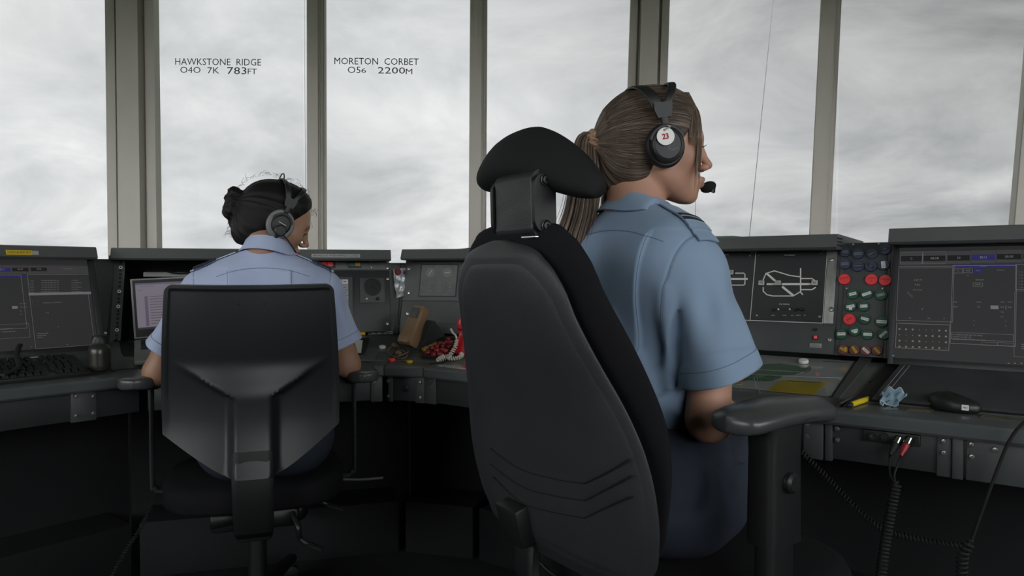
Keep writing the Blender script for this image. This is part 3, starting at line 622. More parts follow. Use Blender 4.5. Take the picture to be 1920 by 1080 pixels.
# ---- round magnets on the board
def Z1(x, y): return (1565+x*110/1080, 450+y*110/1080)
def Z2(x, y): return (1565+x*110/1080, 560+y*110/1080)
mat('disc_blue', (0.030, 0.042, 0.085), 0.5, var=(80, 0.15)); mat('disc_red', (0.80, 0.045, 0.055), 0.45, var=(80, 0.08)); mat('disc_green', (0.018, 0.075, 0.050), 0.5, var=(80, 0.15)); mat('disc_brown', (0.16, 0.050, 0.045), 0.55, var=(80, 0.12))
mat('tape_dark', (0.012, 0.013, 0.018), 0.4); mat('tape_pale', (0.16, 0.17, 0.18), 0.5); mat('ink_red_dark', (0.10, 0.005, 0.005), 0.6)
RD = FR.f(1632, 525)[0]-FR.f(1620.5, 525)[0]
def magnet(pp, col, label, grp, tape=None, txt=None, ang=0.0, size=0.0075, tw=0.024, th=0.0095, tm='label_white', im='ink_black', r=1.0, extra=None):
    s, h = FR.f(*pp); M = FR.MF @ T(s, -0.0032, h); R = RD*r
    b = MB(); b.lathe([(R*0.99, 0.0), (R, 0.001), (R, 0.0055), (R*0.955, 0.0068), (R*0.90, 0.0066), (R*0.88, 0.0060), (0.0001, 0.0060)], 40)
    o = b.build('round_magnet', col, M=M @ RX(pi/2)); tag(o, label, 'magnet', grp)
    Mx = RZ(ang)
    if tape:
        b = MB(); b.box((-tw/2, -th/2, 0.0056), (tw/2, th/2, 0.0072), Mx, tm, 0.0004)
        if extra: b.box(extra[:3], extra[3:], Mx, tm)
        if txt: b.text(txt, size, Mx @ T(0, 0, 0.00735), im, maxw=tw*0.9)
        b.build('label', None, o, smooth=False)
    elif txt:
        b = MB()
        for (t_, x, y, sz, a) in txt: b.text(t_, sz, T(x, y, 0.0062) @ RZ(a), im)
        b.build('handwriting', None, o, smooth=False)
    return o
G1, G2, G3, G4 = 'dark blue magnets at the top of the board', 'red magnets on the board', 'green magnets on the board', 'brown magnets along the bottom of the board'
magnet(Z1(203, 230), 'disc_blue', 'dark blue round magnet at the top left corner of the board', G1, 1, 'DELTA', 0.0, 0.005, 0.016, 0.008, 'tape_pale')
magnet(Z1(442, 265), 'disc_blue', 'dark blue magnet with long pale level tape, second in the top row', G1, 1, 'TRAINING', 0.02, 0.005, 0.021, 0.008, 'tape_pale')
magnet(Z1(695, 265), 'disc_blue', 'dark blue magnet with rising black tape, third in the top row', G1, 1, 'MIKEBRAVO', 0.55, 0.006, 0.024, 0.0075, 'tape_dark', 'label_grey')
magnet(Z1(930, 185), 'disc_blue', 'dark blue magnet with black tape at the top right corner of the board', G1, 1, 'NEXT', 0.30, 0.0045, 0.025, 0.0075, 'tape_dark', 'label_grey')
magnet(Z1(198, 452), 'disc_blue', 'dark blue magnet with pale tape below the top left one', G1, 1, 'HOLDING', 0.06, 0.005, 0.019, 0.0075, 'tape_pale')
magnet(Z1(440, 497), 'disc_blue', 'dark blue magnet with level black tape, second in the lower blue row', G1, 1, 'RUNWAY', 0.0, 0.006, 0.022, 0.008, 'tape_dark', 'label_grey')
magnet(Z1(678, 495), 'disc_blue', 'dark blue magnet with falling black tape beside the white VOR label', G1, 1, 'ILS', -0.75, 0.006, 0.022, 0.0075, 'tape_dark', 'label_grey')
magnet(Z1(905, 470), 'disc_blue', 'dark blue magnet with white label reading VOR', G1, 1, 'VOR', -1.45, 0.009, 0.0185, 0.0100)
magnet(Z1(188, 735), 'disc_red', 'red magnet with handwriting alone at the left of the red row', G2, None, [('BRAWNY', 0, 0.003, 0.0058, 0.22), ('I', 0, -0.005, 0.006, 0)], im='ink_red_dark')
magnet(Z1(685, 742), 'disc_red', 'red magnet with handwriting, middle of the red row', G2, None, [('CASEY', 0, 0.004, 0.0058, 0.03), ('2', 0, -0.004, 0.006, 0)], im='ink_red_dark')
magnet(Z1(938, 755), 'disc_red', 'red magnet with handwriting at the right end of the red row', G2, None, [('ROMULA', 0, 0.0025, 0.0056, -0.06), ('I', 0, -0.004, 0.006, 0)], im='ink_red_dark')
magnet(Z1(342, 1005), 'disc_green', 'green magnet with smudged white label left of GADFLY', G3, 1, 'PHOENIX', 0.27, 0.0055, 0.0185, 0.0080)
magnet(Z1(598, 1005), 'disc_green', 'green magnet with white label reading GADFLY', G3, 1, 'GADFLY', 0.37, 0.0065, 0.0235, 0.0080)
magnet(Z1(858, 1022), 'disc_green', 'green magnet with grey label right of GADFLY', G3, 1, 'BEACON', 0.27, 0.0055, 0.0195, 0.0075, 'label_grey')
magnet(Z2(300, 155), 'disc_green', 'green magnet with white label reading ROVER and a tab below', G3, 1, 'ROVER', 0.20, 0.0065, 0.0205, 0.0078, extra=(-0.0045, -0.0095, 0.0056, 0.0035, -0.003, 0.0068))
magnet(Z2(545, 150), 'disc_green', 'green magnet with scrawled white label right of ROVER', G3, 1, 'BIRD UNIT', 0.09, 0.005, 0.0180, 0.0082)
magnet(Z2(280, 390), 'disc_red', 'red magnet with slanting handwriting lower on the board, below ROVER', G2, None, [('09387', 0.0, 0.0, 0.0062, 0.65)], im='ink_red_dark')
magnet(Z2(565, 385), 'disc_green', 'green magnet with white label tilting down to its right, beside the low red magnet', G3, 1, 'HERITAGE', -0.26, 0.005, 0.0195, 0.0075)
magnet(Z2(872, 437), 'disc_green', 'green magnet with wide white label reading SWEEPER', G3, 1, 'SWEEPER', -0.02, 0.0065, 0.0245, 0.0088)
magnet(Z2(135, 660), 'disc_green', 'green magnet with white label reading SAPPHO', G3, 1, 'SAPPHO', 0.07, 0.0065, 0.0200, 0.0080)
magnet(Z2(378, 600), 'disc_green', 'green magnet with stepped white label between SAPPHO and the low row', G3, 1, 'RAMCAS', 0.30, 0.0055, 0.0165, 0.0072, extra=(-0.0035, -0.0072, 0.0056, 0.0055, -0.003, 0.0066))
magnet(Z2(615, 668), 'disc_green', 'green magnet with level white label left of the steeply tilted one', G3, 1, 'MOWERS', 0.0, 0.0045, 0.0210, 0.0078)
magnet(Z2(903, 665), 'disc_green', 'green magnet with steeply rising white label at the right edge of the board', G3, 1, 'MAINTENANCE', 0.82, 0.005, 0.0225, 0.0070)
magnet(Z2(170, 945), 'disc_brown', 'brown magnet with yellow label reading COMMAND at the bottom left of the board', G4, 1, 'COMMAND', -0.48, 0.006, 0.0185, 0.0068, 'label_yellow', r=0.88, extra=(0.0005, 0.002, 0.0056, 0.0068, 0.0085, 0.0068))
magnet(Z2(375, 950), 'disc_brown', 'brown magnet with yellow label reading CRASH1', G4, 1, 'CRASH1', -0.95, 0.0062, 0.0205, 0.0068, 'label_yellow', r=0.88)
magnet(Z2(583, 965), 'disc_brown', 'brown magnet with white label reading CRASH2', G4, 1, 'CRASH2', -0.72, 0.0062, 0.0205, 0.0072, r=0.88)
magnet(Z2(790, 965), 'disc_brown', 'brown magnet with yellow label reading MEDIC', G4, 1, 'MEDIC', -0.80, 0.0066, 0.0195, 0.0068, 'label_yellow', r=0.88)

# ---- monitors
mat('monitor_bezel', (0.022, 0.023, 0.025), 0.45); mat('screen_face', (0.018, 0.018, 0.020), 0.22, spec=0.45, emit=(0.9, 0.88, 0.93, 0.021)); mat('scr_line', (0.12, 0.115, 0.12), 0.4, emit=(0.9, 0.82, 0.88, 0.09)); mat('scr_text', (0.1, 0.1, 0.1), 0.4, emit=(0.85, 0.82, 0.82, 0.13)); mat('scr_band', (0.03, 0.03, 0.032), 0.3, emit=(0.9, 0.85, 0.9, 0.032)); mat('scr_dark', (0.01, 0.01, 0.011), 0.3, emit=(0.9, 0.85, 0.9, 0.006)); mat('scr_blue', (0.02, 0.02, 0.10), 0.3, emit=(0.14, 0.13, 0.75, 0.075)); mat('scr_dot', (0.1, 0.1, 0.07), 0.4, emit=(0.8, 0.8, 0.5, 0.14)); mat('logo_blue', (0.15, 0.28, 0.5), 0.4)
class Screen:
    """flat screen: pixel positions on its plane become (x, z) in its own frame, front at -y"""
    def __init__(s, M): s.M = M; s.b = MB(); s.A = np.array(M); s.I = np.linalg.inv(s.A)
    def q(s, px, py): w = on_plane(px, py, s.A[:3, 3], s.A[:3, 1]); v = (s.I @ np.r_[w, 1])[:3]; return v[0], v[2]
    def rect(s, a, c, m, y=-0.0006, d=0.0005):
        x0, z0 = s.q(*a); x1, z1 = s.q(*c); s.b.box((min(x0, x1), y-d, min(z0, z1)), (max(x0, x1), y, max(z0, z1)), None, m)
    def frame(s, a, c, w=0.0007, m='scr_line', y=-0.0012):
        x0, z0 = s.q(*a); x1, z1 = s.q(*c); x0, x1 = min(x0, x1), max(x0, x1); z0, z1 = min(z0, z1), max(z0, z1)
        for lo, hi in (((x0, z0), (x1, z0+w)), ((x0, z1-w), (x1, z1)), ((x0, z0), (x0+w, z1)), ((x1-w, z0), (x1, z1))): s.b.box((lo[0], y-0.0003, lo[1]), (hi[0], y, hi[1]), None, m)
    def txt(s, t, p, size, m='scr_text', al='CENTER', mw=None): x, z = s.q(*p); s.b.text(t, size, T(x, -0.0018, z) @ RX(pi/2), m, align=al, maxw=mw)
def monitor(F, off, corners, label, name='monitor', lean=0.0):
    """corners: pixel of screen's inner edges: (x of a side edge, y top, y bottom), width to the other side"""
    M = F.MF @ T(0, -off, 0) @ RX(-lean); return M
# right monitor
MG = FR.MF @ T(0, -0.030, 0) @ RX(-0.03); SG = Screen(MG)
gx0, gz1 = SG.q(1686, 465); _, gz0 = SG.q(1676, 672); gx1 = gx0+0.505
tg = thing('monitor', 'dark flat monitor with two-window weather display beside the magnet board', 'monitor', MG)
bl_ = SG.q(1671, 560)[0]; 
b = MB()
zt_, zb_2 = SG.q(1700, 452)[1], SG.q(1700, 686)[1]
for lo, hi in (((bl_, -0.012, zb_2), (gx0, 0.022, zt_)), ((gx1, -0.012, zb_2), (gx1+0.02, 0.022, zt_)), ((gx0, -0.012, zb_2), (gx1, 0.022, gz0)), ((gx0, -0.012, gz1), (gx1, 0.022, zt_))): b.box(lo, hi, None, None, 0.0012)
b.box((bl_+0.005, 0.0, zb_2+0.005), (gx1+0.015, 0.022, zt_-0.005)); b.build('bezel', 'monitor_bezel', tg)
b = MB(); x, z = SG.q(1676, 668.5); b.add([(x-0.003, -0.0125, z), (x, -0.0125, z-0.003), (x+0.003, -0.0125, z), (x, -0.0125, z+0.003)], [(0, 1, 2, 3)]); b.build('maker_mark', 'logo_blue', tg, smooth=False)
for px in (1891, 1903, 1915): b = MB(); x, z = SG.q(px, 683); b.box((x-0.0015, -0.0128, z-0.001), (x+0.0015, -0.0118, z+0.001)); b.build('key', 'scr_line', tg)
def G(zx, zy): return (1665+zx*255/1148, 450+zy*240/1080)
SG.b.box((gx0, -0.0006, gz0), (gx1, 0.0, gz1), None, 'screen_face')
cells = [((105, 103), (290, 205), 'C', None), ((296, 100), (490, 203), '08:58', None), ((498, 95), (696, 200), '23', None), ((702, 90), (908, 196), 'BLU', 'scr_blue'), ((914, 85), (1132, 190), '30.01', None), ((1138, 82), (1350, 186), '1018', None)]
for a, c, t_, mm in cells:
    SG.rect(G(*a), G(*c), 'scr_band'); h = c[1]-a[1]; SG.rect(G(a[0]+6, a[1]+h*0.34), G(c[0]-6, a[1]+h*0.76), mm or 'scr_dark', -0.0012); SG.txt(t_, G((a[0]+c[0])/2, a[1]+h*0.55), 0.0085)
    if t_ in ('C', '08:58'): SG.frame(G(*a), G(*c), 0.0006)
SG.frame(G(92, 222), G(545, 695), 0.0008); SG.rect(G(98, 226), G(540, 240), 'scr_band')
SG.frame(G(72, 700), G(515, 935), 0.0010); SG.rect(G(78, 704), G(512, 718), 'scr_band')
SG.frame(G(545, 215), G(1078, 900), 0.0009); SG.rect(G(552, 210), G(1080, 232), 'scr_blue'); SG.txt('Weather', G(808, 222), 0.0042)
SG.frame(G(1078, 205), G(1500, 425), 0.0008); SG.frame(G(1070, 430), G(1500, 1010), 0.0006)
for t_, p_, sz in (("210\u00b0 M", (252, 340), 0.0062), ('8 Kts', (250, 380), 0.0058), ('6 Kts  10 Kts', (250, 423), 0.0040), ('8', (290, 586), 0.0060), ('18L', (185, 660), 0.0040), ('18R', (345, 662), 0.0040), ('36', (473, 664), 0.0040)): SG.txt(t_, G(*p_), sz)
for k in range(5): SG.rect(G(160+k*10, 432+k*9), G(168+k*10, 455+k*9), 'scr_band', -0.0012)
for r_, row in enumerate(('11100011', '00011111', '10110001', '11111110')):
    for c_, ch in enumerate(row):
        x, z = SG.q(*G(97+c_*56 if c_ < 8 else 0, 752+r_*49+c_*2)); s_ = 0.0020 if ch == '1' else 0.0009; SG.b.box((x-s_, -0.0012, z-s_), (x+s_, -0.0008, z+s_), None, 'scr_dot')
for a, c, t_, mm in (((555, 244), (630, 281), 'C', None), ((636, 243), (714, 280), '08:58', None), ((722, 242), (800, 278), 'BLU', 'scr_blue')):
    if mm: SG.rect(G(*a), G(*c), mm, -0.0010)
    SG.frame(G(*a), G(*c), 0.0006, 'scr_line' if not mm else 'scr_blue'); SG.txt(t_, G((a[0]+c[0])/2, (a[1]+c[1])/2), 0.0042)
for t_, p_ in (('23', (672, 303)), ('Summary', (952, 255)), ('QFE/QNH', (775, 338)), ('NONE', (758, 377)), ('TEM', (570, 526)), ('DEW', (570, 566)), ('WIND', (765, 526)), ('VISI', (765, 567)), ('1007', (965, 526)), ('29.74', (1030, 526)), ('1016', (963, 568)), ('30.01', (1030, 569)), ('+20', (962, 610)), ('+15', (960, 650)), ('0', (726, 684)), ('0', (993, 688)), ('0', (993, 727)), ('0', (724, 720))): SG.txt(t_, G(*p_), 0.0042)
SG.frame(G(718, 361), G(800, 394), 0.0006); SG.rect(G(866, 553), G(932, 584), 'scr_line', -0.0010); SG.rect(G(993, 552), G(997, 586), 'scr_line')
SG.frame(G(536, 778), G(1058, 860), 0.0006)
for k, t_ in enumerate(('FP UNRESTRICTED BLK FIX WIND:', 'TH RWY 33 UNIT 180', 'TELEPRIN ACTIVE PERSON INACTIVE')): SG.txt(t_, G(543, 798+k*19), 0.0042, al='LEFT')
SG.frame(G(790, 862), G(925, 895), 0.0004); SG.frame(G(925, 866), G(1058, 900), 0.0004)
for k in range(6): SG.txt('P  25', G(1105, 272+k*26), 0.0036, al='LEFT')
for k in range(3): SG.txt('PERIOD', G(1125, 882+k*18), 0.0036, al='LEFT')
SG.b.build('screen', None, tg, smooth=False)
# left monitor
MA = FA.MF @ T(0, -0.045, 0) @ RX(-0.04); SA = Screen(MA); ta = thing('monitor', 'dark flat monitor with ruled display and bright reflection above the left keyboard', 'monitor', MA)
ax1, az1 = SA.q(168, 487); az0 = SA.q(120, 652)[1]; axo = SA.q(184, 560)[0]; ax1 = SA.q(172.5, 563)[0]; ax0 = ax1-0.505
zt_, zb_2 = SA.q(150, 479)[1], SA.q(120, 663)[1]
b = MB()
for lo, hi in (((ax0-0.02, -0.012, zb_2), (ax0, 0.03, zt_)), ((ax1, -0.012, zb_2), (axo, 0.03, zt_)), ((ax0, -0.012, zb_2), (ax1, 0.03, az0)), ((ax0, -0.012, az1), (ax1, 0.03, zt_))): b.box(lo, hi, None, None, 0.0012)
b.box((ax0, 0.0, zb_2+0.005), (ax1+0.005, 0.03, zt_-0.005)); b.build('bezel', 'monitor_bezel', ta)
b = MB(); x, z = SA.q(163.5, 483.7); b.box((x-0.004, -0.0135, z-0.0035), (x+0.004, -0.012, z+0.0035)); b.build('sticker', 'logo_blue', ta, smooth=False)
for px, py in ((56, 652), (124, 647.5)): b = MB(); x, z = SA.q(px, py); b.ball((x, -0.0122, z), 0.0014, 8); b.build('status_lamp', 'scr_line', ta)
def A7(zx, zy): return (zx*210/945, 460+zy*240/1080)
SA.b.box((ax0, -0.0006, az0), (ax1, 0.0, az1), None, 'screen_face')
SA.rect(A7(-600, 165), A7(748, 240), 'scr_band')
for a, c, t_, mm in (((-60, 165), (92, 243), 'BLU', 'scr_blue'), ((96, 163), (246, 240), '30.01', None), ((252, 162), (400, 238), '1016', None), ((404, 160), (745, 236), 'INITIAL ONLY', None)):
    SA.frame(A7(*a), A7(*c), 0.0004, 'scr_band'); h = c[1]-a[1]
    if t_ != 'INITIAL ONLY': SA.rect(A7(a[0]+5, a[1]+h*0.35), A7(c[0]-5, a[1]+h*0.75), mm or 'scr_dark', -0.0012)
    SA.txt(t_, A7((a[0]+c[0])/2, a[1]+h*0.52), 0.0075 if t_ != 'INITIAL ONLY' else 0.0045)
SA.frame(A7(-500, 252), A7(228, 700), 0.0008); SA.rect(A7(-500, 256), A7(226, 270), 'scr_blue'); SA.frame(A7(228, 246), A7(780, 405), 0.0008); SA.rect(A7(240, 402), A7(770, 412), 'scr_line'); SA.frame(A7(246, 412), A7(800, 840), 0.0008)
for k in range(6):
    y = 300+k*19; SA.txt('P 18:5%d' % k, A7(250, y+2), 0.0038, al='LEFT'); SA.txt('1019 2400 7640 2003 1020 1130', A7(345, y-1), 0.0038, al='LEFT'); SA.txt('EN CONTINUING' if k % 2 else 'TO VISUALS', A7(602, y-2), 0.0038, al='LEFT')
SA.txt('SCHEDULED VOICE MESSAGE', A7(440, 485), 0.0042)
for t_, p_ in (('Ready', (398, 570)), ('Idle', (487, 688)), ('METEOROL AREA', (360, 745)), ('COMMS PANEL', (350, 762)), ('VOX OK', (335, 778)), ('1007  29.74', (190, 493)), ('1016  30.01', (195, 522)), ('+20', (172, 556)), ('+15', (174, 584)), ('PP UNRESTRICTED', (50, 706)), ('TELEPRIN INACTIVE', (70, 730))): SA.txt(t_, A7(*p_), 0.0040)
SA.rect(A7(100, 514), A7(148, 535), 'scr_line', -0.0010); SA.frame(A7(-400, 690), A7(255, 775), 0.0005); SA.frame(A7(370, 560), A7(446, 628), 0.0003, 'scr_band'); SA.frame(A7(270, 470), A7(328, 500), 0.0003, 'scr_band')
SA.b.build('screen', None, ta, smooth=False)
b = MB(); c0 = SA.q(36, 664)
p0 = FA.MF @ Vector((c0[0], -0.06, c0[1])); s_, v_ = FA.s if hasattr(FA, 's') else (None, None) if False else FA._hit(FA.MS, 14, 705, 2)[:2]

# ---- keyboard and bottle on the left worktop
mat('key_black', (0.012, 0.012, 0.013), 0.4, bump=(800, 0.1, 0.0006)); mat('bottle_smoke', (0.030, 0.029, 0.024), 0.30, spec=0.5)
q0 = FA._hit(FA.MS, 163, 697, 2, 0.02); q1 = FA._hit(FA.MS, 141, 666, 2, 0.02)
yk0, yk1 = q0[1], q1[1]; kw = 0.44; kx1 = (q0[0]+q1[0])/2+0.005; kd = min(0.19, max(0.14, yk1-yk0))
MK = FA.MS @ T(kx1-kw, yk0, 0.004) @ RX(0.03)
tk = thing('keyboard', 'black computer keyboard lying below the left monitor', 'keyboard', MK)
b = MB(); b.box((0, 0, 0), (kw, kd, 0.016), bev=0.004); b.build('case', 'monitor_bezel', tk)
b = MB(); rows = 6; kp = 0.0192; ph = (kd-0.016)/rows
for r_ in range(rows):
    x = 0.012+(0.005 if r_ in (2, 3) else 0)
    while x < kw-0.012-kp:
        w_ = kp*(5.5 if (r_ == 0 and 0.08 < x < 0.1) else 1); w_ = min(w_, kw-0.012-x)
        if abs(x-(kw-0.115)) > 0.012: b.loft([np.array([(x+0.001, 0.008+r_*ph+0.001, 0.015), (x+w_-0.001, 0.008+r_*ph+0.001, 0.015), (x+w_-0.001, 0.008+(r_+1)*ph-0.001, 0.015), (x+0.001, 0.008+(r_+1)*ph-0.001, 0.015)]), np.array([(x+0.003, 0.008+r_*ph+0.003, 0.023), (x+w_-0.003, 0.008+r_*ph+0.003, 0.023), (x+w_-0.003, 0.008+(r_+1)*ph-0.002, 0.0235), (x+0.003, 0.008+(r_+1)*ph-0.002, 0.0235)])])
        x += w_
b.build('keys', 'key_black', tk, smooth=False)
b = MB(); b.box((0, kd-0.006, 0.0155), (kw-0.03, kd-0.0015, 0.0185)); b.build('edge_strip', 'label_grey', tk, smooth=False)
pb = FA._hit(FA.MS, 187, 698, 2)[:2]; MB_ = T(FA.MS @ Vector((pb[0], pb[1], 0.006))) @ RZ(0.3)
tb_ = thing('bottle', 'small squat smoky bottle with ribbed cap beside the keyboard', 'bottle', MB_)
b = MB(); b.lathe([(0.0001, 0), (0.027, 0.0), (0.031, 0.004), (0.0315, 0.02), (0.0305, 0.035), (0.0315, 0.05), (0.031, 0.066), (0.026, 0.076), (0.019, 0.080), (0.018, 0.086)], 36); b.build('vessel', 'bottle_smoke', tb_, sharp=None)
b = MB(); t = np.linspace(0, 2*pi, 72, endpoint=False); rr = 0.0200+0.0006*np.cos(t*36); b.loft([np.c_[rr*np.cos(t), rr*np.sin(t), 0*t+z] for z in (0.082, 0.104)]+[np.c_[0.018*np.cos(t), 0.018*np.sin(t), 0*t+0.107]]); b.build('cap', 'black_plastic', tb_)
b = MB(); ca = FA.MF @ Vector((SA.q(38, 661)[0], -0.052, -0.01)); cb = FA.MS @ Vector((*FA._hit(FA.MS, 34, 690, 2, 0.032)[:2], 0.034)); cc_ = FA.MS @ Vector((*FA._hit(FA.MS, 4, 706, 2, 0.03)[:2], 0.034))
b.tube(smooth_path([ca, (Vector(ca)+Vector(cb))/2+Vector((0, -0.01, 0.005)), cb, cc_], 24), 0.0075, 10, flat=0.6); tag(b.build('strap', 'rubber_black'), 'black strap hanging from the left monitor onto the keyboard', 'strap')

# ---- laptop, folder and mat in front of the rack
mat('laptop_grey', (0.22, 0.22, 0.22), 0.4, 0.2); mat('laptop_black', (0.014, 0.014, 0.015), 0.4); mat('lap_screen', (0.05, 0.045, 0.055), 0.25, emit=(0.62, 0.55, 0.68, 0.21)); mat('lap_line', (0.02, 0.02, 0.025), 0.4, emit=(0.2, 0.15, 0.22, 0.1)); mat('lap_bar', (0.04, 0.035, 0.05), 0.4, emit=(0.42, 0.33, 0.52, 0.16))
h0 = Vector(FB.MS @ Vector((*FB._hit(FB.MS, 252, 640, 2, 0.012)[:2], 0.010))); h1 = Vector(FB.MS @ Vector((*FB._hit(FB.MS, 268, 670, 2, 0.012)[:2], 0.010)))
ml = FB.MS.inverted() @ h0; ml1 = FB.MS.inverted() @ h1
MLp = FB.MS @ T(ml.x, ml.y, 0.003) @ RZ(math.atan2(ml1.x-ml.x, ml.y-ml1.y)*0.6)
lt = thing('laptop', 'open grey laptop with pale violet document on its screen', 'laptop', MLp); LW, LD = 0.325, 0.225
b = MB(); b.box((0, -LD, 0), (LW, 0, 0.015), bev=0.004); base = b.build('base', 'laptop_grey', lt)
b = MB(); b.box((0.02, -0.115, 0.0145), (LW-0.02, -0.018, 0.0158)); 
for r_ in range(6):
    for c_ in range(15): b.box((0.022+c_*0.0189, -0.113+r_*0.0158, 0.0155), (0.022+c_*0.0189+0.0165, -0.113+r_*0.0158+0.0135, 0.0172))
b.build('keys', 'laptop_black', base, smooth=False)
b = MB(); b.box((0.11, -0.205, 0.0148), (0.215, -0.13, 0.0154)); b.build('touchpad', 'laptop_black', base, smooth=False)
ML2 = T(0, 0.002, 0.014) @ RX(-0.16)
b = MB(); b.box((0, 0, 0.002), (LW, 0.008, 0.212), bev=0.003); lid = b.build('lid', 'laptop_grey', lt, ML2)
b = MB(); b.box((0.006, -0.0008, 0.008), (LW-0.006, 0.001, 0.207)); b.build('lid_border', 'laptop_black', lid, smooth=False)
b = MB(); b.box((0.014, -0.0016, 0.034), (LW-0.014, -0.0006, 0.196), None, 'lap_screen'); b.box((0.014, -0.0020, 0.034), (LW-0.014, -0.0014, 0.041), None, 'lap_line'); b.box((0.014, -0.0020, 0.190), (LW-0.014, -0.0014, 0.196), None, 'lap_bar'); b.box((0.040, -0.0020, 0.045), (0.050, -0.0014, 0.150), None, 'lap_bar')
b.text('Document  view', 0.006, T(0.03, -0.0021, 0.184) @ RX(pi/2), 'lap_line', align='LEFT'); b.text('Notices', 0.005, T(0.02, -0.0021, 0.172) @ RX(pi/2), 'lap_line', align='LEFT')
for k in range(11): b.box((0.056, -0.0020, 0.052+k*0.0095), (LW-0.03-(k % 3)*0.02, -0.0014, 0.0535+k*0.0095), None, 'lap_line')
b.build('screen', None, lid, smooth=False)
f0 = FB._hit(FB.MS, 213, 640, 2)[:2]; f1 = FB._hit(FB.MS, 232, 672, 2)[:2]; f2_ = FB._hit(FB.MS, 262, 670, 2)[:2]
b = MB(); b.prism([(f1[0], f1[1]), (f2_[0]-0.005, f2_[1]), (ml.x-0.012, ml.y+0.01), (f0[0], f0[1])], 0.0005, 0.006); tag(b.build('folder', 'laptop_black', M=FB.MS), 'thin black folder lying left of the laptop', 'folder')
m0 = FB._hit(FB.ML, 252, 693, 2)
b = MB(); b.loft([np.array([(m0[0]+x*k, m0[1]+0.005+y*k, z) for x, y in rrect(0.15, 0.10, 0.04, 7)]) for z, k in ((0.0005, 1.0), (0.004, 1.0), (0.0048, 0.98))]); 
tag(b.build('mouse_mat', 'rubber_black', M=FB.ML), 'small rounded black mouse mat on the desk edge before the laptop', 'mat')

# ---- papers right of the first woman
def slope(F, px, py, off=0.0): return F._hit(F.MS, px, py, 2, off)[:2]
mat('paper_white', (0.62, 0.61, 0.58), 0.7); mat('binder_grey', (0.10, 0.105, 0.11), 0.4)
def slab(F, pts, z0, z1, name, m, label, cat, off=0.0, grp=None):
    q = [slope(F, *p, off) for p in pts]; a = sum(q[i][0]*q[(i+1) % len(q)][1]-q[(i+1) % len(q)][0]*q[i][1] for i in range(len(q)))
    b = MB(); b.prism(q if a > 0 else q[::-1], z0, z1); return tag(b.build(name, m, M=F.MS, smooth=False), label, cat, grp)
slab(FB, [(600, 679), (702, 677), (711, 655), (620, 655)], 0.0006, 0.006, 'binder', 'binder_grey', 'flat grey binder under the black notebook', 'binder')
slab(FB, [(610, 666), (684, 666), (693, 638), (620, 636)], 0.0062, 0.016, 'notebook', 'laptop_black', 'closed black notebook on the grey binder', 'notebook', 0.006)
slab(FB, [(600, 663), (677, 662), (680, 640), (610, 638)], 0.0164, 0.020, 'note_pad', 'paper_white', 'white note pad lying on the black notebook', 'note pad', 0.016)
for i, (px, lb) in enumerate(((665, 'yellow marker tab nearer the blue sleeve, below the radio screen'), (679, 'yellow marker tab farther from the blue sleeve, below the radio screen'))):
    q = slope(FB, px, 628); b = MB(); b.rbox((q[0], q[1], 0.007), (0.0115, 0.009, 0.006), 0.003); tag(b.build('marker_tab', 'label_yellow', M=FB.MS), lb, 'tab', 'yellow marker tabs')
q = slope(FB, 690, 629); q2 = slope(FB, 738, 629); b = MB(); b.box((q[0], q[1]-0.006, 0.0008), (q2[0], q[1]+0.012, 0.010), bev=0.002); tr_ = b.build('strip_holder', 'console_dark', M=FB.MS); tag(tr_, 'dark strip holder with pale slots along the back of the worktop', 'holder')
for px in (700, 711, 723, 733): x = slope(FB, px, 629)[0]; b = MB(); b.box((x-0.007, q[1]-0.0065, 0.0085), (x+0.007, q[1]-0.003, 0.0112)); b.build('slot_edge', 'label_grey', tr_)
def cap(F, px, py, m, label, r=0.011, h=0.009, grp=None, ledge=False, off=0.0):
    q = slope(F, px, py) if not ledge else F.l(px, py); b = MB(); b.lathe([(r*0.97, 0.0004), (r, 0.0015), (r, h*0.85), (r*0.93, h), (0.0001, h)], 28); return tag(b.build('round_magnet', m, M=(F.ML if ledge else F.MS) @ T(q[0], q[1], off)), label, 'magnet', grp)
cap(FB, 717, 652, 'white_plastic', 'white round magnet on the desk board beside the black notebook', 0.012, 0.007)
cap(FC, 734.5, 677, 'disc_red', 'dark red round magnet on the desk edge by the tan telephone lead', 0.012, 0.010, ledge=True)
cap(FC, 767.5, 680, 'label_yellow', 'yellow round magnet on the desk edge below the tan telephone', 0.012, 0.008, ledge=True)
# ---- foil packet held by a red magnet on the filler strip
pn = np.cross(np.array(POST_BC[1]-POST_BC[0]), np.array(POST_BC[2]-POST_BC[0])); pn /= np.linalg.norm(pn); pn = pn if pn[1] < 0 else -pn; po = np.array(POST_BC[0])+pn*0.018
mat('foil', (0.50, 0.52, 0.55), 0.28, 0.35, var=(45, 0.25), bump=(60, 0.9, 0.006))
cn = [on_plane(*p, po, pn) for p in ((736, 506), (763, 502), (767, 552), (743, 559))]
us = np.linspace(0, 1, 16); G_ = np.array([[cn[0]*(1-u)*(1-v)+cn[1]*u*(1-v)+cn[2]*u*v+cn[3]*(1-u)*v+pn*(0.002+0.0018*math.sin(u*13+v*9)+0.0018*math.sin(v*17-u*6)) for u in us] for v in us])
b = MB(); b.grid(G_, thick=0.0012); tag(b.build('foil_packet', 'foil'), 'crumpled silver foil packet pinned to the filler strip', 'packet')
w = on_plane(746.5, 509.5, po+pn*0.012, pn); zq = Vector((0, 0, 1)).rotation_difference(Vector(pn.tolist())).to_matrix().to_4x4()
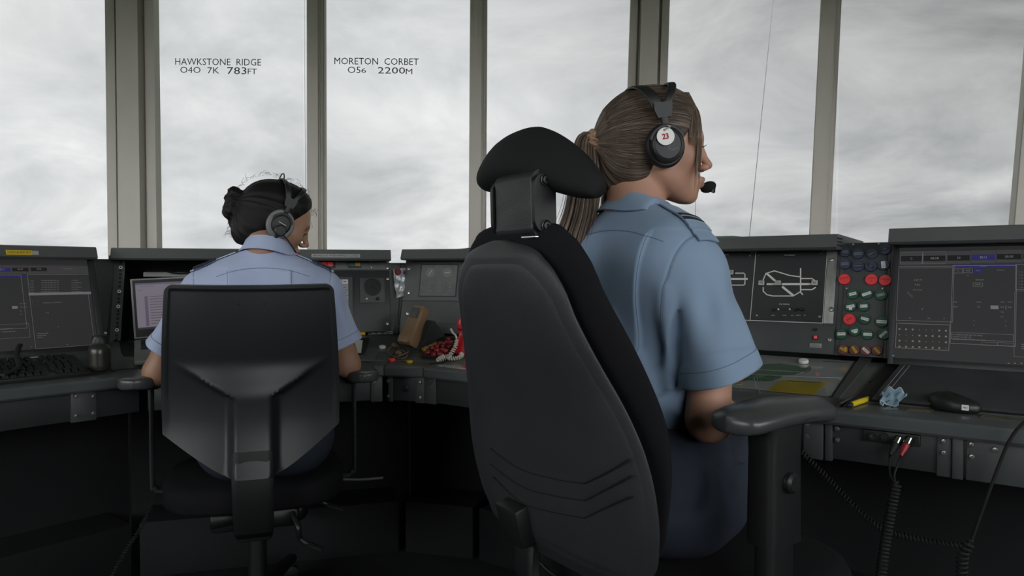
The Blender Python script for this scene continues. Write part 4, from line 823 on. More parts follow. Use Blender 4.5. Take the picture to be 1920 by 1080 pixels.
b = MB(); b.lathe([(0.0125, -0.004), (0.013, 0.003), (0.0115, 0.0055), (0.0001, 0.006)], 28); mat('disc_dark_red', (0.20, 0.012, 0.018), 0.4); tag(b.build('round_magnet', 'disc_dark_red', M=T(*w) @ zq), 'dark red round magnet pinning the foil packet', 'magnet')

# ---- tan telephone handset standing on its dark cradle
mat('phone_tan', (0.30, 0.185, 0.105), 0.45, var=(20, 0.06)); mat('phone_tan_dark', (0.17, 0.105, 0.06), 0.5); mat('cord_tan', (0.20, 0.15, 0.11), 0.6)
q = slope(FC, 768, 655); MP_ = FC.MS @ T(q[0], q[1], 0.0) @ RZ(-0.30)
tp = thing('telephone', 'tan desk telephone handset leaning on its dark cradle', 'telephone', MP_)
b = MB(); b.loft([np.array([(x0, 0.0+y, z) for y, z in ((0.0, 0.001), (0.15, 0.001), (0.15, 0.018), (0.10, 0.085), (0.08, 0.088), (0.014, 0.010))]) for x0 in (-0.032, 0.045)]); b.build('cradle', 'console_dark', tp)
MHs = T(0, 0.002, 0.012) @ RX(-0.62) if False else T(-0.002, 0.004, 0.006) @ RX(-0.66) @ S3(1.12, 1.15, 0.86)
b = MB(); secs = []
for z, w_, y0_, y1_ in ((0.0, 0.024, -0.030, 0.006), (0.010, 0.0275, -0.040, 0.008), (0.040, 0.0275, -0.042, 0.010), (0.052, 0.0265, -0.036, 0.010), (0.062, 0.0262, -0.034, 0.008), (0.110, 0.0255, -0.031, 0.006), (0.122, 0.0255, -0.031, 0.007), (0.135, 0.0255, -0.031, 0.010), (0.172, 0.0245, -0.028, 0.010), (0.180, 0.020, -0.022, 0.006)):
    secs.append(np.array([(x*w_, (y0_+y1_)/2+y*(y1_-y0_)/2, z) for x, y in rrect(2, 2, 0.26, 4)]))
b.loft(secs); hs_ = b.build('handset', 'phone_tan', tp, MHs)
b = MB(); b.box((-0.014, -0.0325, 0.120), (0.016, -0.0290, 0.165), RX(0.03) @ T(0, 0, 0.0), bev=0.001); b.build('label_plate', 'console_grey', hs_)
b = MB(); b.box((-0.020, -0.0435, 0.004), (0.020, -0.039, 0.038), bev=0.003); b.build('mouthpiece', 'phone_tan', hs_)
cw0 = MP_ @ Vector((-0.01, -0.03, 0.006)); L_ = lambda px, py, o=0.004: np.array(FC.MS @ Vector((*slope(FC, px, py, o), o)))
b = MB(); b.tube(smooth_path([np.array(cw0), L_(760, 661), L_(763, 667), L_(755, 672), L_(742, 670), L_(730, 664), L_(728, 655), L_(738, 649), L_(748, 652)], 60), 0.0024, 8); b.tube(smooth_path([L_(762, 655), L_(765, 660), L_(752, 666), L_(746, 668)], 20), 0.0024, 8); b.build('cord', 'cord_tan', tp, MP_.inverted())
b = MB()
for k, (px, py) in enumerate(((741, 647), (747, 662))): p_ = L_(px, py, 0.012); b.ball(p_, (0.014, 0.010, 0.010), 12)
b.build('cord_plug', 'phone_tan_dark', tp, MP_.inverted())

# ---- red telephone: key unit, handset and white coiled lead
mat('phone_red', (0.60, 0.018, 0.030), 0.28, coat=0.3); mat('key_red', (0.36, 0.018, 0.025), 0.3, coat=0.3); mat('key_amber', (0.34, 0.20, 0.05), 0.4); mat('cord_white', (0.62, 0.57, 0.50), 0.5)
fr_ = slope(FC, 820, 690); MRk = FC.MS
tr2 = thing('red_telephone', 'red telephone with clusters of round red and amber keys and a curled white lead', 'telephone', FC.MS)
kb = [slope(FC, *p) for p in ((790, 672), (850, 676), (864, 640), (822, 634))]
b = MB(); b.prism(kb, 0.0008, 0.010); b.build('key_unit', 'panel_black', tr2)
for px, py, r_, mm in ((801.5, 661, 1.15, 'key_red'), (813, 664.5, 1.0, 'key_red'), (825, 663.5, 1.15, 'key_red'), (819, 657, 1.1, 'key_red'), (820, 649.5, 1.0, 'key_red'), (830, 655.5, 1.0, 'key_red'), (831, 649.5, 1.0, 'key_red'), (836, 658, 1.0, 'key_red'), (826, 643.5, 1.0, 'key_red'), (833, 645, 0.9, 'key_red'), (838, 642, 0.95, 'key_red'), (840, 635.5, 0.95, 'key_red'), (843, 650, 0.95, 'key_red'), (845, 641.5, 0.9, 'key_red'), (811, 653, 0.9, 'key_red'), (795, 655, 0.95, 'key_amber'), (801, 651.5, 1.05, 'key_amber'), (809, 648, 1.0, 'key_amber'), (815.5, 644.5, 1.0, 'key_amber')):
    q = slope(FC, px, py, 0.014); R_ = 0.0095*r_; b = MB(); b.lathe([(R_*0.9, 0.009), (R_, 0.011), (R_, 0.017), (R_*0.85, 0.0195), (R_*0.55, 0.0190), (0.0001, 0.0185)], 20); b.build('key', mm, tr2, T(q[0], q[1], 0))
q = slope(FC, 866, 668)
b = MB(); secs = []; 
for t_, w_, d_, lx, ly in ((0.0, 0.030, 0.024, 0, 0), (0.012, 0.036, 0.030, 0, 0), (0.050, 0.033, 0.026, 0.001, 0.004), (0.060, 0.024, 0.018, 0.002, 0.008), (0.085, 0.024, 0.017, 0.004, 0.014), (0.096, 0.034, 0.026, 0.006, 0.016), (0.122, 0.032, 0.026, 0.010, 0.020), (0.140, 0.020, 0.016, 0.014, 0.024)):
    secs.append(np.array([(q[0]+lx+0.006+x*w_, q[1]+ly+0.02+y*d_, 0.002+t_) for x, y in rrect(2, 2, 0.7, 5)]))
b.loft(secs); b.build('handset', 'phone_red', tr2)
W_ = lambda px, py, o: np.array(Vector((*slope(FC, px, py, o), o)))
pa = np.array((q[0]-0.014, q[1]-0.012, 0.092))
b = MB(); b.tube(smooth_path([pa+[-0.014, 0, 0.012], pa+[-0.004, -0.006, -0.002], pa+[0.004, -0.010, -0.006], pa+[0.010, -0.012, -0.018]], 16), 0.0035, 8, m='cord_white')
cp_ = [pa+[0.010, -0.012, -0.018], pa+[0.006, -0.024, -0.045], pa+[-0.010, -0.045, -0.070], W_(838, 670, 0.012), W_(822, 675, 0.010), W_(832, 668, 0.016), W_(846, 672, 0.012), W_(862, 670, 0.012), W_(866, 664, 0.012), W_(856, 660, 0.012)]
b.tube(coil(cp_, 0.0056, 34, 12), 0.0025, 6, m='cord_white'); b.build('coiled_lead', None, tr2)
l0 = slope(FC, 822, 684); l1 = slope(FC, 880, 690)
mat('card_red', (0.30, 0.06, 0.06), 0.25, coat=0.5); mat('card_grey', (0.28, 0.28, 0.27), 0.25, coat=0.5)
def ledge_card(F, pts, name, m, label, cat='card', z=0.0012, grp=None, th=0.0006):
    q = [F._hit(F.ML, *p, 2)[:2] for p in pts]; a = sum(q[i][0]*q[(i+1) % len(q)][1]-q[(i+1) % len(q)][0]*q[i][1] for i in range(len(q)))
    b = MB(); b.prism(q if a > 0 else q[::-1], z-th, z); return tag(b.build(name, m, M=F.ML, smooth=False), label, cat, grp)
ledge_card(FR, [(820, 687), (884, 695), (878, 683), (846, 680)], 'desk_card', 'card_grey', 'pale card under the clear edge of the worktop by the red telephone')
ledge_card(FR, [(868, 689), (900, 695), (900, 682), (866, 680)], 'desk_card', 'card_red', 'reddish card at the edge of the worktop beside the red telephone', z=0.0022)
b = MB(); q0 = FR._hit(FR.ML, 806, 683, 2); q1 = FR._hit(FR.ML, 852, 678, 2); b.tube([(q0[0], q0[1], 0.003), (q1[0], q1[1], 0.003)], 0.0026, 8); tag(b.build('pencil', 'panel_black', M=FR.ML), 'dark pencil lying below the white coiled lead', 'pencil')

# ---- airfield map under glass in front of the diagram panels
mat('map_grey', (0.24, 0.245, 0.245), 0.07, spec=0.5, coat=1.0, var=(9, 0.10)); mat('map_green', (0.075, 0.125, 0.080), 0.07, coat=1.0, var=(14, 0.12)); mat('map_dark_green', (0.050, 0.11, 0.060), 0.07, coat=1.0); mat('map_line', (0.35, 0.36, 0.35), 0.12); mat('map_yellow', (0.30, 0.225, 0.02), 0.07, coat=1.0, var=(10, 0.12)); mat('map_red', (0.24, 0.05, 0.03), 0.12); mat('map_tan', (0.26, 0.16, 0.08), 0.12)
def Mz(zx, zy): return (1370+zx*250/1920, 650+zy*110/845)
tm = thing('airfield_map', 'grey airfield map with green areas and yellow block under the glass desk top', 'map', FR.MS)
def mp(pts): q = [slope(FR, *Mz(*p)) for p in pts]; a = sum(q[i][0]*q[(i+1) % len(q)][1]-q[(i+1) % len(q)][0]*q[i][1] for i in range(len(q))); return q if a > 0 else q[::-1]
s0m = slope(FR, 1470, 668)[0]-0.30; e_top = slope(FR, 1606, 672); e_bot = slope(FR, 1556, 748)
b = MB(); b.prism([(s0m, 0.012), (e_bot[0], 0.012), (e_top[0], 0.268), (s0m, 0.268)], 0.0004, 0.0020); b.build('sheet', 'map_grey', tm, smooth=False)
b = MB()
def layer(pts, mm, z): b.prism(mp(pts), 0.0018, z, None, mm)
layer([(480, 262), (700, 250), (990, 290), (1110, 305), (1130, 330), (1090, 370), (1000, 395), (920, 420), (700, 425), (320, 405), (420, 345), (440, 300)], 'map_green', 0.0023)
layer([(60, 460), (210, 410), (740, 440), (700, 480), (600, 508), (480, 512), (250, 495), (150, 500)], 'map_dark_green', 0.0023)
layer([(750, 488), (1420, 520), (1200, 705), (510, 650)], 'map_yellow', 0.0024)
layer([(70, 495), (180, 485), (230, 510), (90, 512)], 'map_red', 0.0025); layer([(70, 530), (150, 530), (170, 548), (80, 560)], 'map_tan', 0.0025)
def mline(pts, w_, mm='map_line', z=0.0027):
    q = [np.array(slope(FR, *Mz(*p))) for p in pts]
    for i in range(len(q)-1):
        d = q[i+1]-q[i]; d /= np.linalg.norm(d); n = np.array([-d[1], d[0]])*w_/2; b.prism([tuple(q[i]-n), tuple(q[i+1]-n), tuple(q[i+1]+n), tuple(q[i]+n)], 0.0020, z, None, mm)
mline([(400, 342), (700, 358), (1060, 382)], 0.0016); mline([(375, 420), (400, 560), (425, 690)], 0.0014); mline([(740, 432), (1560, 462)], 0.0014); mline([(1100, 285), (1155, 320), (1130, 365), (1030, 400)], 0.0012, 'ink_black'); mline([(820, 508), (1300, 528)], 0.0030, 'ink_black'); mline([(1330, 225), (1700, 240)], 0.0014, 'ink_black'); mline([(830, 523), (885, 526)], 0.002)
for cx, cy, r_ in ((345, 432, 0.012), (565, 445, 0.013)):
    c_ = np.array(slope(FR, *Mz(cx, cy))); a = np.linspace(0, 2*pi, 25); 
    for i in range(24): d0_, d1_ = c_+r_*np.array([math.cos(a[i]), 0.6*math.sin(a[i])]), c_+r_*np.array([math.cos(a[i+1]), 0.6*math.sin(a[i+1])]); d = d1_-d0_; d /= np.linalg.norm(d); n = np.array([-d[1], d[0]])*0.0006; b.prism([tuple(d0_-n), tuple(d1_-n), tuple(d1_+n), tuple(d0_+n)], 0.002, 0.0028, None, 'ink_black')
b.build('printed_areas', None, tm, smooth=False)
cap(FR, 1507, 682, 'white_plastic', 'white round magnet standing on the glass map', 0.0125, 0.009, off=0.003)
# edge bar between the map and the mouse mat
eb0 = np.array(slope(FR, 1562, 748)); eb1 = np.array(slope(FR, 1614, 672)); d = eb1-eb0; n = np.array([d[1], -d[0]])/np.linalg.norm(d)*0.030
b = MB(); b.prism([tuple(eb0), tuple(eb0+n*0.5), tuple(eb1+n), tuple(eb1)], 0.0005, 0.007); tag(b.build('divider_bar', 'console_dark', M=FR.MS, smooth=False), 'dark divider bar between the glass map and the mouse mat', 'divider')
# ---- mouse mat tray, mouse, pens, cloth, cards on the right worktop
mat('mat_fabric', (0.036, 0.036, 0.041), 0.7, var=(12, 0.2), bump=(900, 0.3, 0.0005)); mat('mat_edge', (0.012, 0.012, 0.013), 0.35)
t0 = np.array(slope(FR, 1668, 682)); t1 = np.array(slope(FR, 1622, 727)); ttr = thing('mouse_mat', 'large black desk mat with thin pale border below the right monitor', 'mat', FR.MS)
sl_ = (t0[0]+t1[0])/2
ta0 = slope(FR, 1666, 681); ta1 = slope(FR, 1620, 733); dx_ = (ta0[0]-ta1[0])/(ta0[1]-ta1[1]); LX = lambda x_, y_: x_+dx_*(y_-ta1[1])
b = MB(); b.prism([(LX(ta1[0], 0.004), 0.004), (sl_+0.66, 0.004), (sl_+0.66, 0.268), (LX(ta1[0], 0.268), 0.268)], 0.0006, 0.006); b.build('tray', 'mat_edge', ttr, smooth=False)
i0 = slope(FR, 1690, 682, 0.01)[0]; i1 = slope(FR, 1660, 730, 0.01)[0]; im_ = (i0+i1)/2-0.01
pj = slope(FR, 1650, 730, 0.012)[0]; b = MB(); b.prism([(LX(pj, 0.001), 0.001), (sl_+0.66, 0.001), (sl_+0.66, 0.258), (LX(pj, 0.258), 0.258)], 0.006, 0.013); b.build('pad', 'mat_fabric', ttr, smooth=False)
b = MB(); x_ = slope(FR, 1672, 724, 0.013)[0]
for o_ in (0.0, -0.011): b.prism([(LX(x_+o_, 0.016), 0.016), (LX(x_+o_, 0.016)+0.0011, 0.016), (LX(x_+o_, 0.247)+0.0011, 0.247), (LX(x_+o_, 0.247), 0.247)], 0.0128, 0.0133)
b.box((LX(x_, 0.247), 0.246, 0.0128), (sl_+0.65, 0.247, 0.0133)); b.build('border_line', 'scr_line', ttr, smooth=False)
for px, py in ((1672, 680), (1635, 720)): q = slope(FR, px, py); b = MB(); b.lathe([(0.006, 0.005), (0.006, 0.008), (0.003, 0.009), (0.0001, 0.009)], 16); b.build('stud', 'black_plastic', ttr, T(q[0], q[1], 0))
q = FR._hit(FR.ML, 1789, 772, 2)
MMo = FR.ML @ T(q[0], q[1]+0.012, 0.001) @ RZ(-0.25) @ S3(1, 1.05, 1.18); tmo = thing('computer_mouse', 'black computer mouse with small white label at the desk edge', 'mouse', MMo)
b = MB(); secs = []
for z, k, sx in ((0.0, 0.88, 0), (0.004, 0.97, 0), (0.014, 1.0, 0), (0.022, 0.93, -0.002), (0.028, 0.78, -0.005), (0.032, 0.55, -0.009), (0.034, 0.2, -0.012)):
    t = np.linspace(0, 2*pi, 36, endpoint=False); c, s = np.cos(t), np.sin(t); secs.append(np.c_[sx+0.052*k*np.sign(c)*np.abs(c)**0.85*(1), (0.033-0.006*np.clip(c, 0, 1))*k*np.sign(s)*np.abs(s)**0.85, z*(1-0.22*np.clip(c, 0, 1))+0*t])
b.loft(secs); b.build('shell', 'black_plastic', tmo, sharp=None)
b = MB(); b.box((-0.0065, -0.001, -0.005), (0.0065, 0.0006, 0.005), None, 'label_white'); b.text('MK5', 0.005, T(0, -0.0012, 0) @ RX(pi/2), 'ink_black'); b.build('label', None, tmo, T(0.030, -0.0285, 0.012) @ RZ(0.22) @ RX(-0.12))
MI = MMo.inverted(); C2 = lambda px, py, o=0.003: np.array(MI @ (FR.ML @ Vector((*FR._hit(FR.ML, px, py, 2, o)[:2], o))))
b = MB(); b.tube(smooth_path([(0.050, 0.0, 0.008), C2(1850, 758), C2(1880, 752), (0.20, 0.075, 0.02), (0.30, 0.11, 0.03)], 40), 0.0018, 8); b.build('mouse_lead', 'rubber_black', tmo)
def pen(p0, p1, r, m, label, tip=None, group=None, name='pen'):
    a = np.array(FR._hit(FR.ML, *p0, 2, r)[:2]); c = np.array(FR._hit(FR.ML, *p1, 2, r)[:2]); L = np.linalg.norm(c-a); an = math.atan2(*(c-a)[::-1]); t_ = thing(name, label, 'pen', FR.ML @ T(a[0], a[1], r+0.0012) @ RZ(an) @ RY(pi/2) , group)
    b = MB(); b.lathe([(0.0001, L*0.12), (r*0.7, L*0.12), (r, L*0.16), (r*1.05, L*0.5), (r, L*0.90), (r*0.7, L*0.92), (0.0001, L*0.92)], 18); b.build('barrel', m, t_)
    b = MB(); b.lathe([(0.0001, 0), (0.0008, 0.0), (r*0.45, L*0.06), (r*0.85, L*0.125), (r*0.85, L*0.14)], 14); b.build('tip', 'rubber_black', t_)
    if tip: b = MB(); b.lathe([(r*0.4, L*0.91), (r*0.35, L*0.97), (r*0.6, L*0.975), (r*0.6, L), (0.0001, L)], 14); b.build('button', tip, t_)
    return t_
mat('pen_yellow', (0.72, 0.53, 0.02), 0.35); mat('brass', (0.55, 0.42, 0.2), 0.3, 0.9); mat('pen_grey', (0.10, 0.10, 0.10), 0.35)
pen((1588, 762), (1643, 744), 0.0062, 'pen_yellow', 'yellow pen with brass button lying on the desk edge', 'brass')
pen((1568, 762), (1618, 739), 0.0042, 'pen_grey', 'grey pen nearest the glass map edge')
pen((1582, 763), (1632, 738), 0.0052, 'rubber_black', 'black marker lying just behind the yellow pen')
# crumpled face mask
mat('mask_blue', (0.20, 0.30, 0.38), 0.8, var=(40, 0.12)); mat('mask_edge', (0.45, 0.52, 0.56), 0.8)
q = FR._hit(FR.ML, 1668, 762, 2); tmk = thing('face_mask', 'crumpled pale blue face mask on the desk edge', 'mask', FR.ML @ T(q[0], q[1], 0.001) @ S3(0.74, 0.80, 0.88))
b = MB(); nu, nv = 34, 26; Gm = np.zeros((nu, nv, 3))
for i, u in enumerate(np.linspace(0, 1, nu)):
    for j, v in enumerate(np.linspace(-1, 1, nv)):
        w_ = 0.012+0.017*math.sin(min(1, u*1.25)*pi*0.62); a = v*1.9
        x = w_*math.sin(a)*(1+0.25*math.sin(u*9))+0.018*(u-0.3); y = -0.012+0.030*u+0.010*math.cos(a)*(1-u); z = 0.003+0.040*u*(0.6+0.4*math.cos(a*0.8))+0.0045*math.sin(v*11+u*5)*(0.3+u)+0.003*math.sin(u*14-v*4)
        Gm[i, j] = (x, y, max(0.001, z))
b.grid(Gm, thick=0.0012); b.build('cloth', 'mask_blue', tmk, sharp=None)
b = MB(); b.tube(Gm[0], 0.0016, 6); b.tube(Gm[-1], 0.0014, 6); b.tube(Gm[:, 0], 0.0014, 6); b.build('hem', 'mask_edge', tmk)
mat('note_tan', (0.16, 0.13, 0.09), 0.12, var=(30, 0.15)); mat('note_olive', (0.11, 0.11, 0.075), 0.12, var=(30, 0.15))
for pts, mm, lb, z_ in (([(1728, 752), (1752, 754), (1748, 764), (1714, 762)], 'note_tan', 'tan note under the clear edge left of the mouse', 0.0012), ([(1700, 770), (1745, 774), (1760, 764), (1718, 761)], 'note_tan', 'dull tan note slipped under the mouse', 0.0016), ([(1655, 768), (1700, 771), (1718, 752), (1690, 750)], 'note_olive', 'olive note under the clear edge below the face mask', 0.0010), ([(1838, 783), (1990, 800), (1990, 770), (1862, 762)], 'note_olive', 'wide olive note under the clear edge right of the mouse', 0.0012), ([(1838, 782), (1846, 783), (1869, 763), (1862, 762)], 'note_tan', 'narrow tan strip on the wide olive note', 0.0020)):
    ledge_card(FR, pts, 'desk_note', mm, lb, 'note', z_)
# ---- headset sockets, plugs and leads under the right worktop
jk0 = kR(1619, 802); jk1 = kR(1726, 836)
b = MB(); b.box((jk0[0], 0.016, jk1[1]-0.002), (jk1[0], 0.0275, min(jk0[1], 0.731)), bev=0.003); jp = b.build('jack_panel', 'panel_black', dbR)
iR = FR.M.inverted()
def jack(px, py, m, r=0.0085):
    s, z = kR(px, py); b = MB(); b.lathe([(r*0.78, -0.001), (r*0.80, 0.004), (r, 0.004), (r, 0.0), (r, -0.002)][::-1], 24, m=m); b.cyl(r*0.8, -0.002, 0.001, 20, m='rubber_black')
    for k in range(7): a = k*2*pi/7; b.cyl(0.0009, 0.0, 0.0016, 6, T(r*0.45*math.cos(a), r*0.45*math.sin(a), 0), 'bolt_steel')
    b.build('socket', None, jp, T(s, 0.016, z) @ RX(pi/2)); return s, z
jack(1638, 816, 'chrome'); jack(1660, 817, 'panel_black'); j3 = jack(1685, 821, 'chrome'); j4 = jack(1705, 822, 'chrome')
b = MB(); b.box((j4[0]+0.010, 0.013, j4[1]-0.007), (j4[0]+0.018, 0.017, j4[1]+0.007)); b.build('switch_plate', 'rubber_black', jp)
def lead(px, js, m, label, wpts, ring=True):
    t_ = thing('headset_plug', label, 'plug', FR.M @ T(js[0], 0.010, js[1])); d = Vector((-0.3, -0.55, -0.8)); Mq = Vector((0, 0, 1)).rotation_difference(d).to_matrix().to_4x4()
    b = MB(); b.lathe([(0.0001, -0.004), (0.0078, -0.004), (0.0078, 0.010), (0.0068, 0.011)], 20); b.build('collar', 'chrome', t_, Mq)
    b = MB(); b.lathe([(0.0066, 0.009), (0.0076, 0.014), (0.0070, 0.024), (0.0042, 0.034), (0.0040, 0.040), (0.0001, 0.040)], 18); b.build('plug_body', m, t_, Mq)
    st = Mq @ Vector((0, 0, 0.038)); b = MB(); I_ = (FR.M @ T(js[0], 0.010, js[1])).inverted(); b.tube(smooth_path([np.array(st)]+[np.array(I_ @ Vector(w)) for w in wpts], 30), 0.0022, 8); b.build('plug_lead', 'rubber_black', t_); return t_
mat('plug_red', (0.32, 0.02, 0.03), 0.4)
dK = 1.52
cA, cB = P(1678, 905, 1.50), P(1655, 1100, 1.44)
lead(1685, j3, 'rubber_black', 'black headset plug in the third socket', [P(1668, 860, 1.53), P(1669, 890, 1.51), P(1677, 904, 1.50)])
lead(1705, j4, 'plug_red', 'red headset plug in the right-hand socket', [P(1684, 868, 1.51), P(1677, 890, 1.50), P(1678, 905, 1.50)])
b = MB(); b.tube(coil([P(1681, 903, 1.50), P(1670, 960, 1.485), P(1658, 1030, 1.465), P(1648, 1110, 1.44), P(1640, 1190, 1.42)], 0.0085, 40, 12), 0.0028, 6); tag(b.build('coiled_cable', 'rubber_black'), 'thick black coiled cable hanging below the red plug', 'cable')
b = MB(); b.tube(coil([P(1493, 838, 1.62), P(1545, 890, 1.60), P(1600, 948, 1.57), P(1650, 990, 1.55), P(1700, 1006, 1.54), P(1760, 1018, 1.52), P(1815, 1024, 1.50)], 0.0058, 52, 10), 0.0019, 6); tag(b.build('coiled_cable', 'rubber_black'), 'thin black coiled cable looping under the desk from the chair arm', 'cable')
b = MB(); b.tube(smooth_path([P(1960, 772, 1.34), P(1925, 788, 1.36), P(1895, 822, 1.38), P(1872, 875, 1.40), P(1846, 945, 1.42), P(1822, 1012, 1.44)], 60), 0.0032, 8); b.tube(coil([P(1822, 1012, 1.44), P(1806, 1040, 1.44), P(1802, 1100, 1.44), P(1796, 1180, 1.44)], 0.0088, 20, 12), 0.0028, 6); tag(b.build('coiled_cable', 'rubber_black'), 'black cable curving over the right desk edge into a coil', 'cable')
b = MB(); b.tube(coil([P(300, 905, 2.2), P(272, 975, 2.15), P(235, 1035, 2.1), P(205, 1090, 2.05)], 0.005, 36, 10), 0.0016, 6); tag(b.build('coiled_cable', 'rubber_black'), 'thin coiled cable hanging behind the low-backed chair', 'cable')
mat('cable_grey', (0.10, 0.105, 0.11), 0.5)
b = MB(); b.tube(smooth_path([P(522, 948, 2.10), P(540, 930, 2.12), P(575, 910, 2.16), P(630, 900, 2.22), P(680, 899, 2.27), P(718, 896, 2.30)], 50), 0.0042, 8); tag(b.build('cable', 'cable_grey'), 'pale grey cable running from the low-backed chair to the desk base', 'cable')
# ---- loose sheets on the hoods
mat('sheet_green', (0.10, 0.16, 0.13), 0.6)
q = FC.M.inverted() @ Vector(P(870, 462, 2.66)); MH2 = FC.M @ T(q.x+0.01, 0.50, zC+0.0005)
b = MB(); b.grid(np.array([[(x, y, 0.030*max(0, (x+0.12)/0.21)**2*(1-y)+0.0005) for y in np.linspace(0, 0.2, 5)] for x in np.linspace(-0.12, 0.09, 9)]), thick=0.0012); tag(b.build('paper_sheet', 'paper_white', M=MH2), 'pale paper sheet lying on the console top behind the chair headrest', 'paper')
q = FR.M.inverted() @ Vector(P(1378, 443, 2.45)); b = MB(); b.box((-0.12, 0, 0.0006), (0.052, 0.20, 0.012), bev=0.002); tag(b.build('clipboard', 'sheet_green', M=FR.M @ T(q.x, 0.56, zR+0.0) if True else None), 'flat green board lying on the console top beside the blue shoulder', 'board')
# ================================================================== chairs
mat('chair_shell', (0.030, 0.031, 0.034), 0.5, bump=(750, 0.45, 0.0008), var=(14, 0.12))
mat('chair_fabric', (0.010, 0.010, 0.012), 0.95, spec=0.2, bump=(900, 0.4, 0.001))
mat('headrest_foam', (0.012, 0.012, 0.013), 0.8, spec=0.25, bump=(600, 0.2, 0.001))
mat('arm_pad', (0.055, 0.056, 0.058), 0.28, bump=(500, 0.15, 0.001))
mat('chair_plastic', (0.009, 0.009, 0.010), 0.45, bump=(500, 0.2, 0.001))
mat('scuffed_plastic', (0.022, 0.022, 0.023), 0.45, var=(40, 0.5, (1, 0.25, 1)), bump=(300, 0.3, 0.001))
def interp(x, xs, ys):
    # smooth monotone-ish cubic through the table
    xs = np.array(xs, float); ys = np.array(ys, float); m = np.gradient(ys, xs); x = np.clip(x, xs[0], xs[-1])
    i = np.clip(np.searchsorted(xs, x)-1, 0, len(xs)-2); h = xs[i+1]-xs[i]; t = (x-xs[i])/h
    return (2*t**3-3*t**2+1)*ys[i]+(t**3-2*t**2+t)*h*m[i]+(-2*t**3+3*t**2)*ys[i+1]+(t**3-t**2)*h*m[i+1]
def pill(b, wfun, xfun, bs, half, n=56, ex=2.6, m=None, M=None, edge=None):
    """upholstered back: stacked rounded sections; x depth, y width, z up"""
    rings = []; t = np.linspace(0, 2*pi, n, endpoint=False); c, s = np.cos(t), np.sin(t)
    for k, bb in enumerate(bs):
        w = wfun(bb); hd = half*(edge(k/(len(bs)-1)) if edge else 1.0)
        y = w*np.sign(c)*np.abs(c)**(2/ex); x = hd*np.sign(s)*np.abs(s)**(2/2.0)
        rings.append(np.c_[xfun(bb, y)+x, y, y*0+bb])
    b.loft(rings, M, m); return b
def star_base(t, reach=0.30, hub=0.09, col=0.46, rot=0.3):
    b = MB(); b.lathe([(0.0001, 0.075), (0.035, 0.075), (0.035, 0.115), (0.028, 0.12), (0.026, 0.26), (0.020, 0.26), (0.014, 0.27), (0.014, col), (0.0001, col)], 20); b.build('gas_column', 'black_plastic', t)
    for k in range(5):
        a = rot+k*2*pi/5; M = RZ(a)
        b = MB(); b.loft([np.array([(x, y*w, z0+z*h) for y, z in rrect(2, 2, 0.5, 3)]) for x, w, z0, h in ((0.02, 0.028, 0.095, 0.022), (0.15, 0.022, 0.090, 0.018), (reach, 0.016, 0.078, 0.013))], M)
        leg = b.build('base_leg', 'chair_plastic', t)
        b = MB(); MM = M @ T(reach-0.01, 0, 0.028) @ RZ(1.1+k)
        for sgn in (-1, 1): b.lathe([(0.0001, 0.002*sgn), (0.022, 0.002*sgn), (0.027, 0.008*sgn), (0.027, 0.016*sgn), (0.0001, 0.020*sgn)][::sgn], 18, MM @ RX(pi/2))
        b.box((-0.006, -0.006, 0.0), (0.006, 0.006, 0.045), MM); b.build('caster', 'chair_plastic', leg)

# ---------------- high-backed chair
aN = math.radians(35)
MN = T(0.336, 1.372, 0) @ RZ(aN)
nc = thing('office_chair', 'high-backed black office chair with tilting headrest under the ponytailed woman', 'chair', MN)
MBK = T(-0.30, -0.010, 0.60) @ RY(-math.radians(14))
HB = 0.548
bw = [0.0, 0.012, 0.05, 0.10, 0.16, 0.22, 0.30, 0.36, 0.43, 0.48, 0.515, 0.537, HB]
ww = [0.11, 0.170, 0.216, 0.235, 0.241, 0.234, 0.209, 0.184, 0.158, 0.141, 0.112, 0.074, 0.020]
wN = lambda bb: float(interp(np.array(bb), bw, ww))
def xN(bb, y): return -0.034+0.012*math.exp(-((bb-0.27)/0.12)**2)+0.014*(np.abs(y)/0.24)**2.2+0.010*max(0, (bb-0.42)/0.12)**2
bs = np.concatenate([np.linspace(0, 0.05, 9), np.linspace(0.06, 0.48, 30), np.linspace(0.49, HB, 14)])
edge = lambda u: min(1.0, 0.25+8*u, 0.25+8*(1-u))
def shell_x(bb, y, w): # rear surface with a stepped, flattened border band
    return xN(bb, y)
b = MB(); rings = []; t = np.linspace(0, 2*pi, 72, endpoint=False); c, s = np.cos(t), np.sin(t)
pill(b, wN, lambda bb, y: xN(bb, y)+0.012, bs, 0.013, 72, 3.2, edge=edge)
shell = b.build('back_shell', 'chair_shell', nc, MBK, sharp=50)
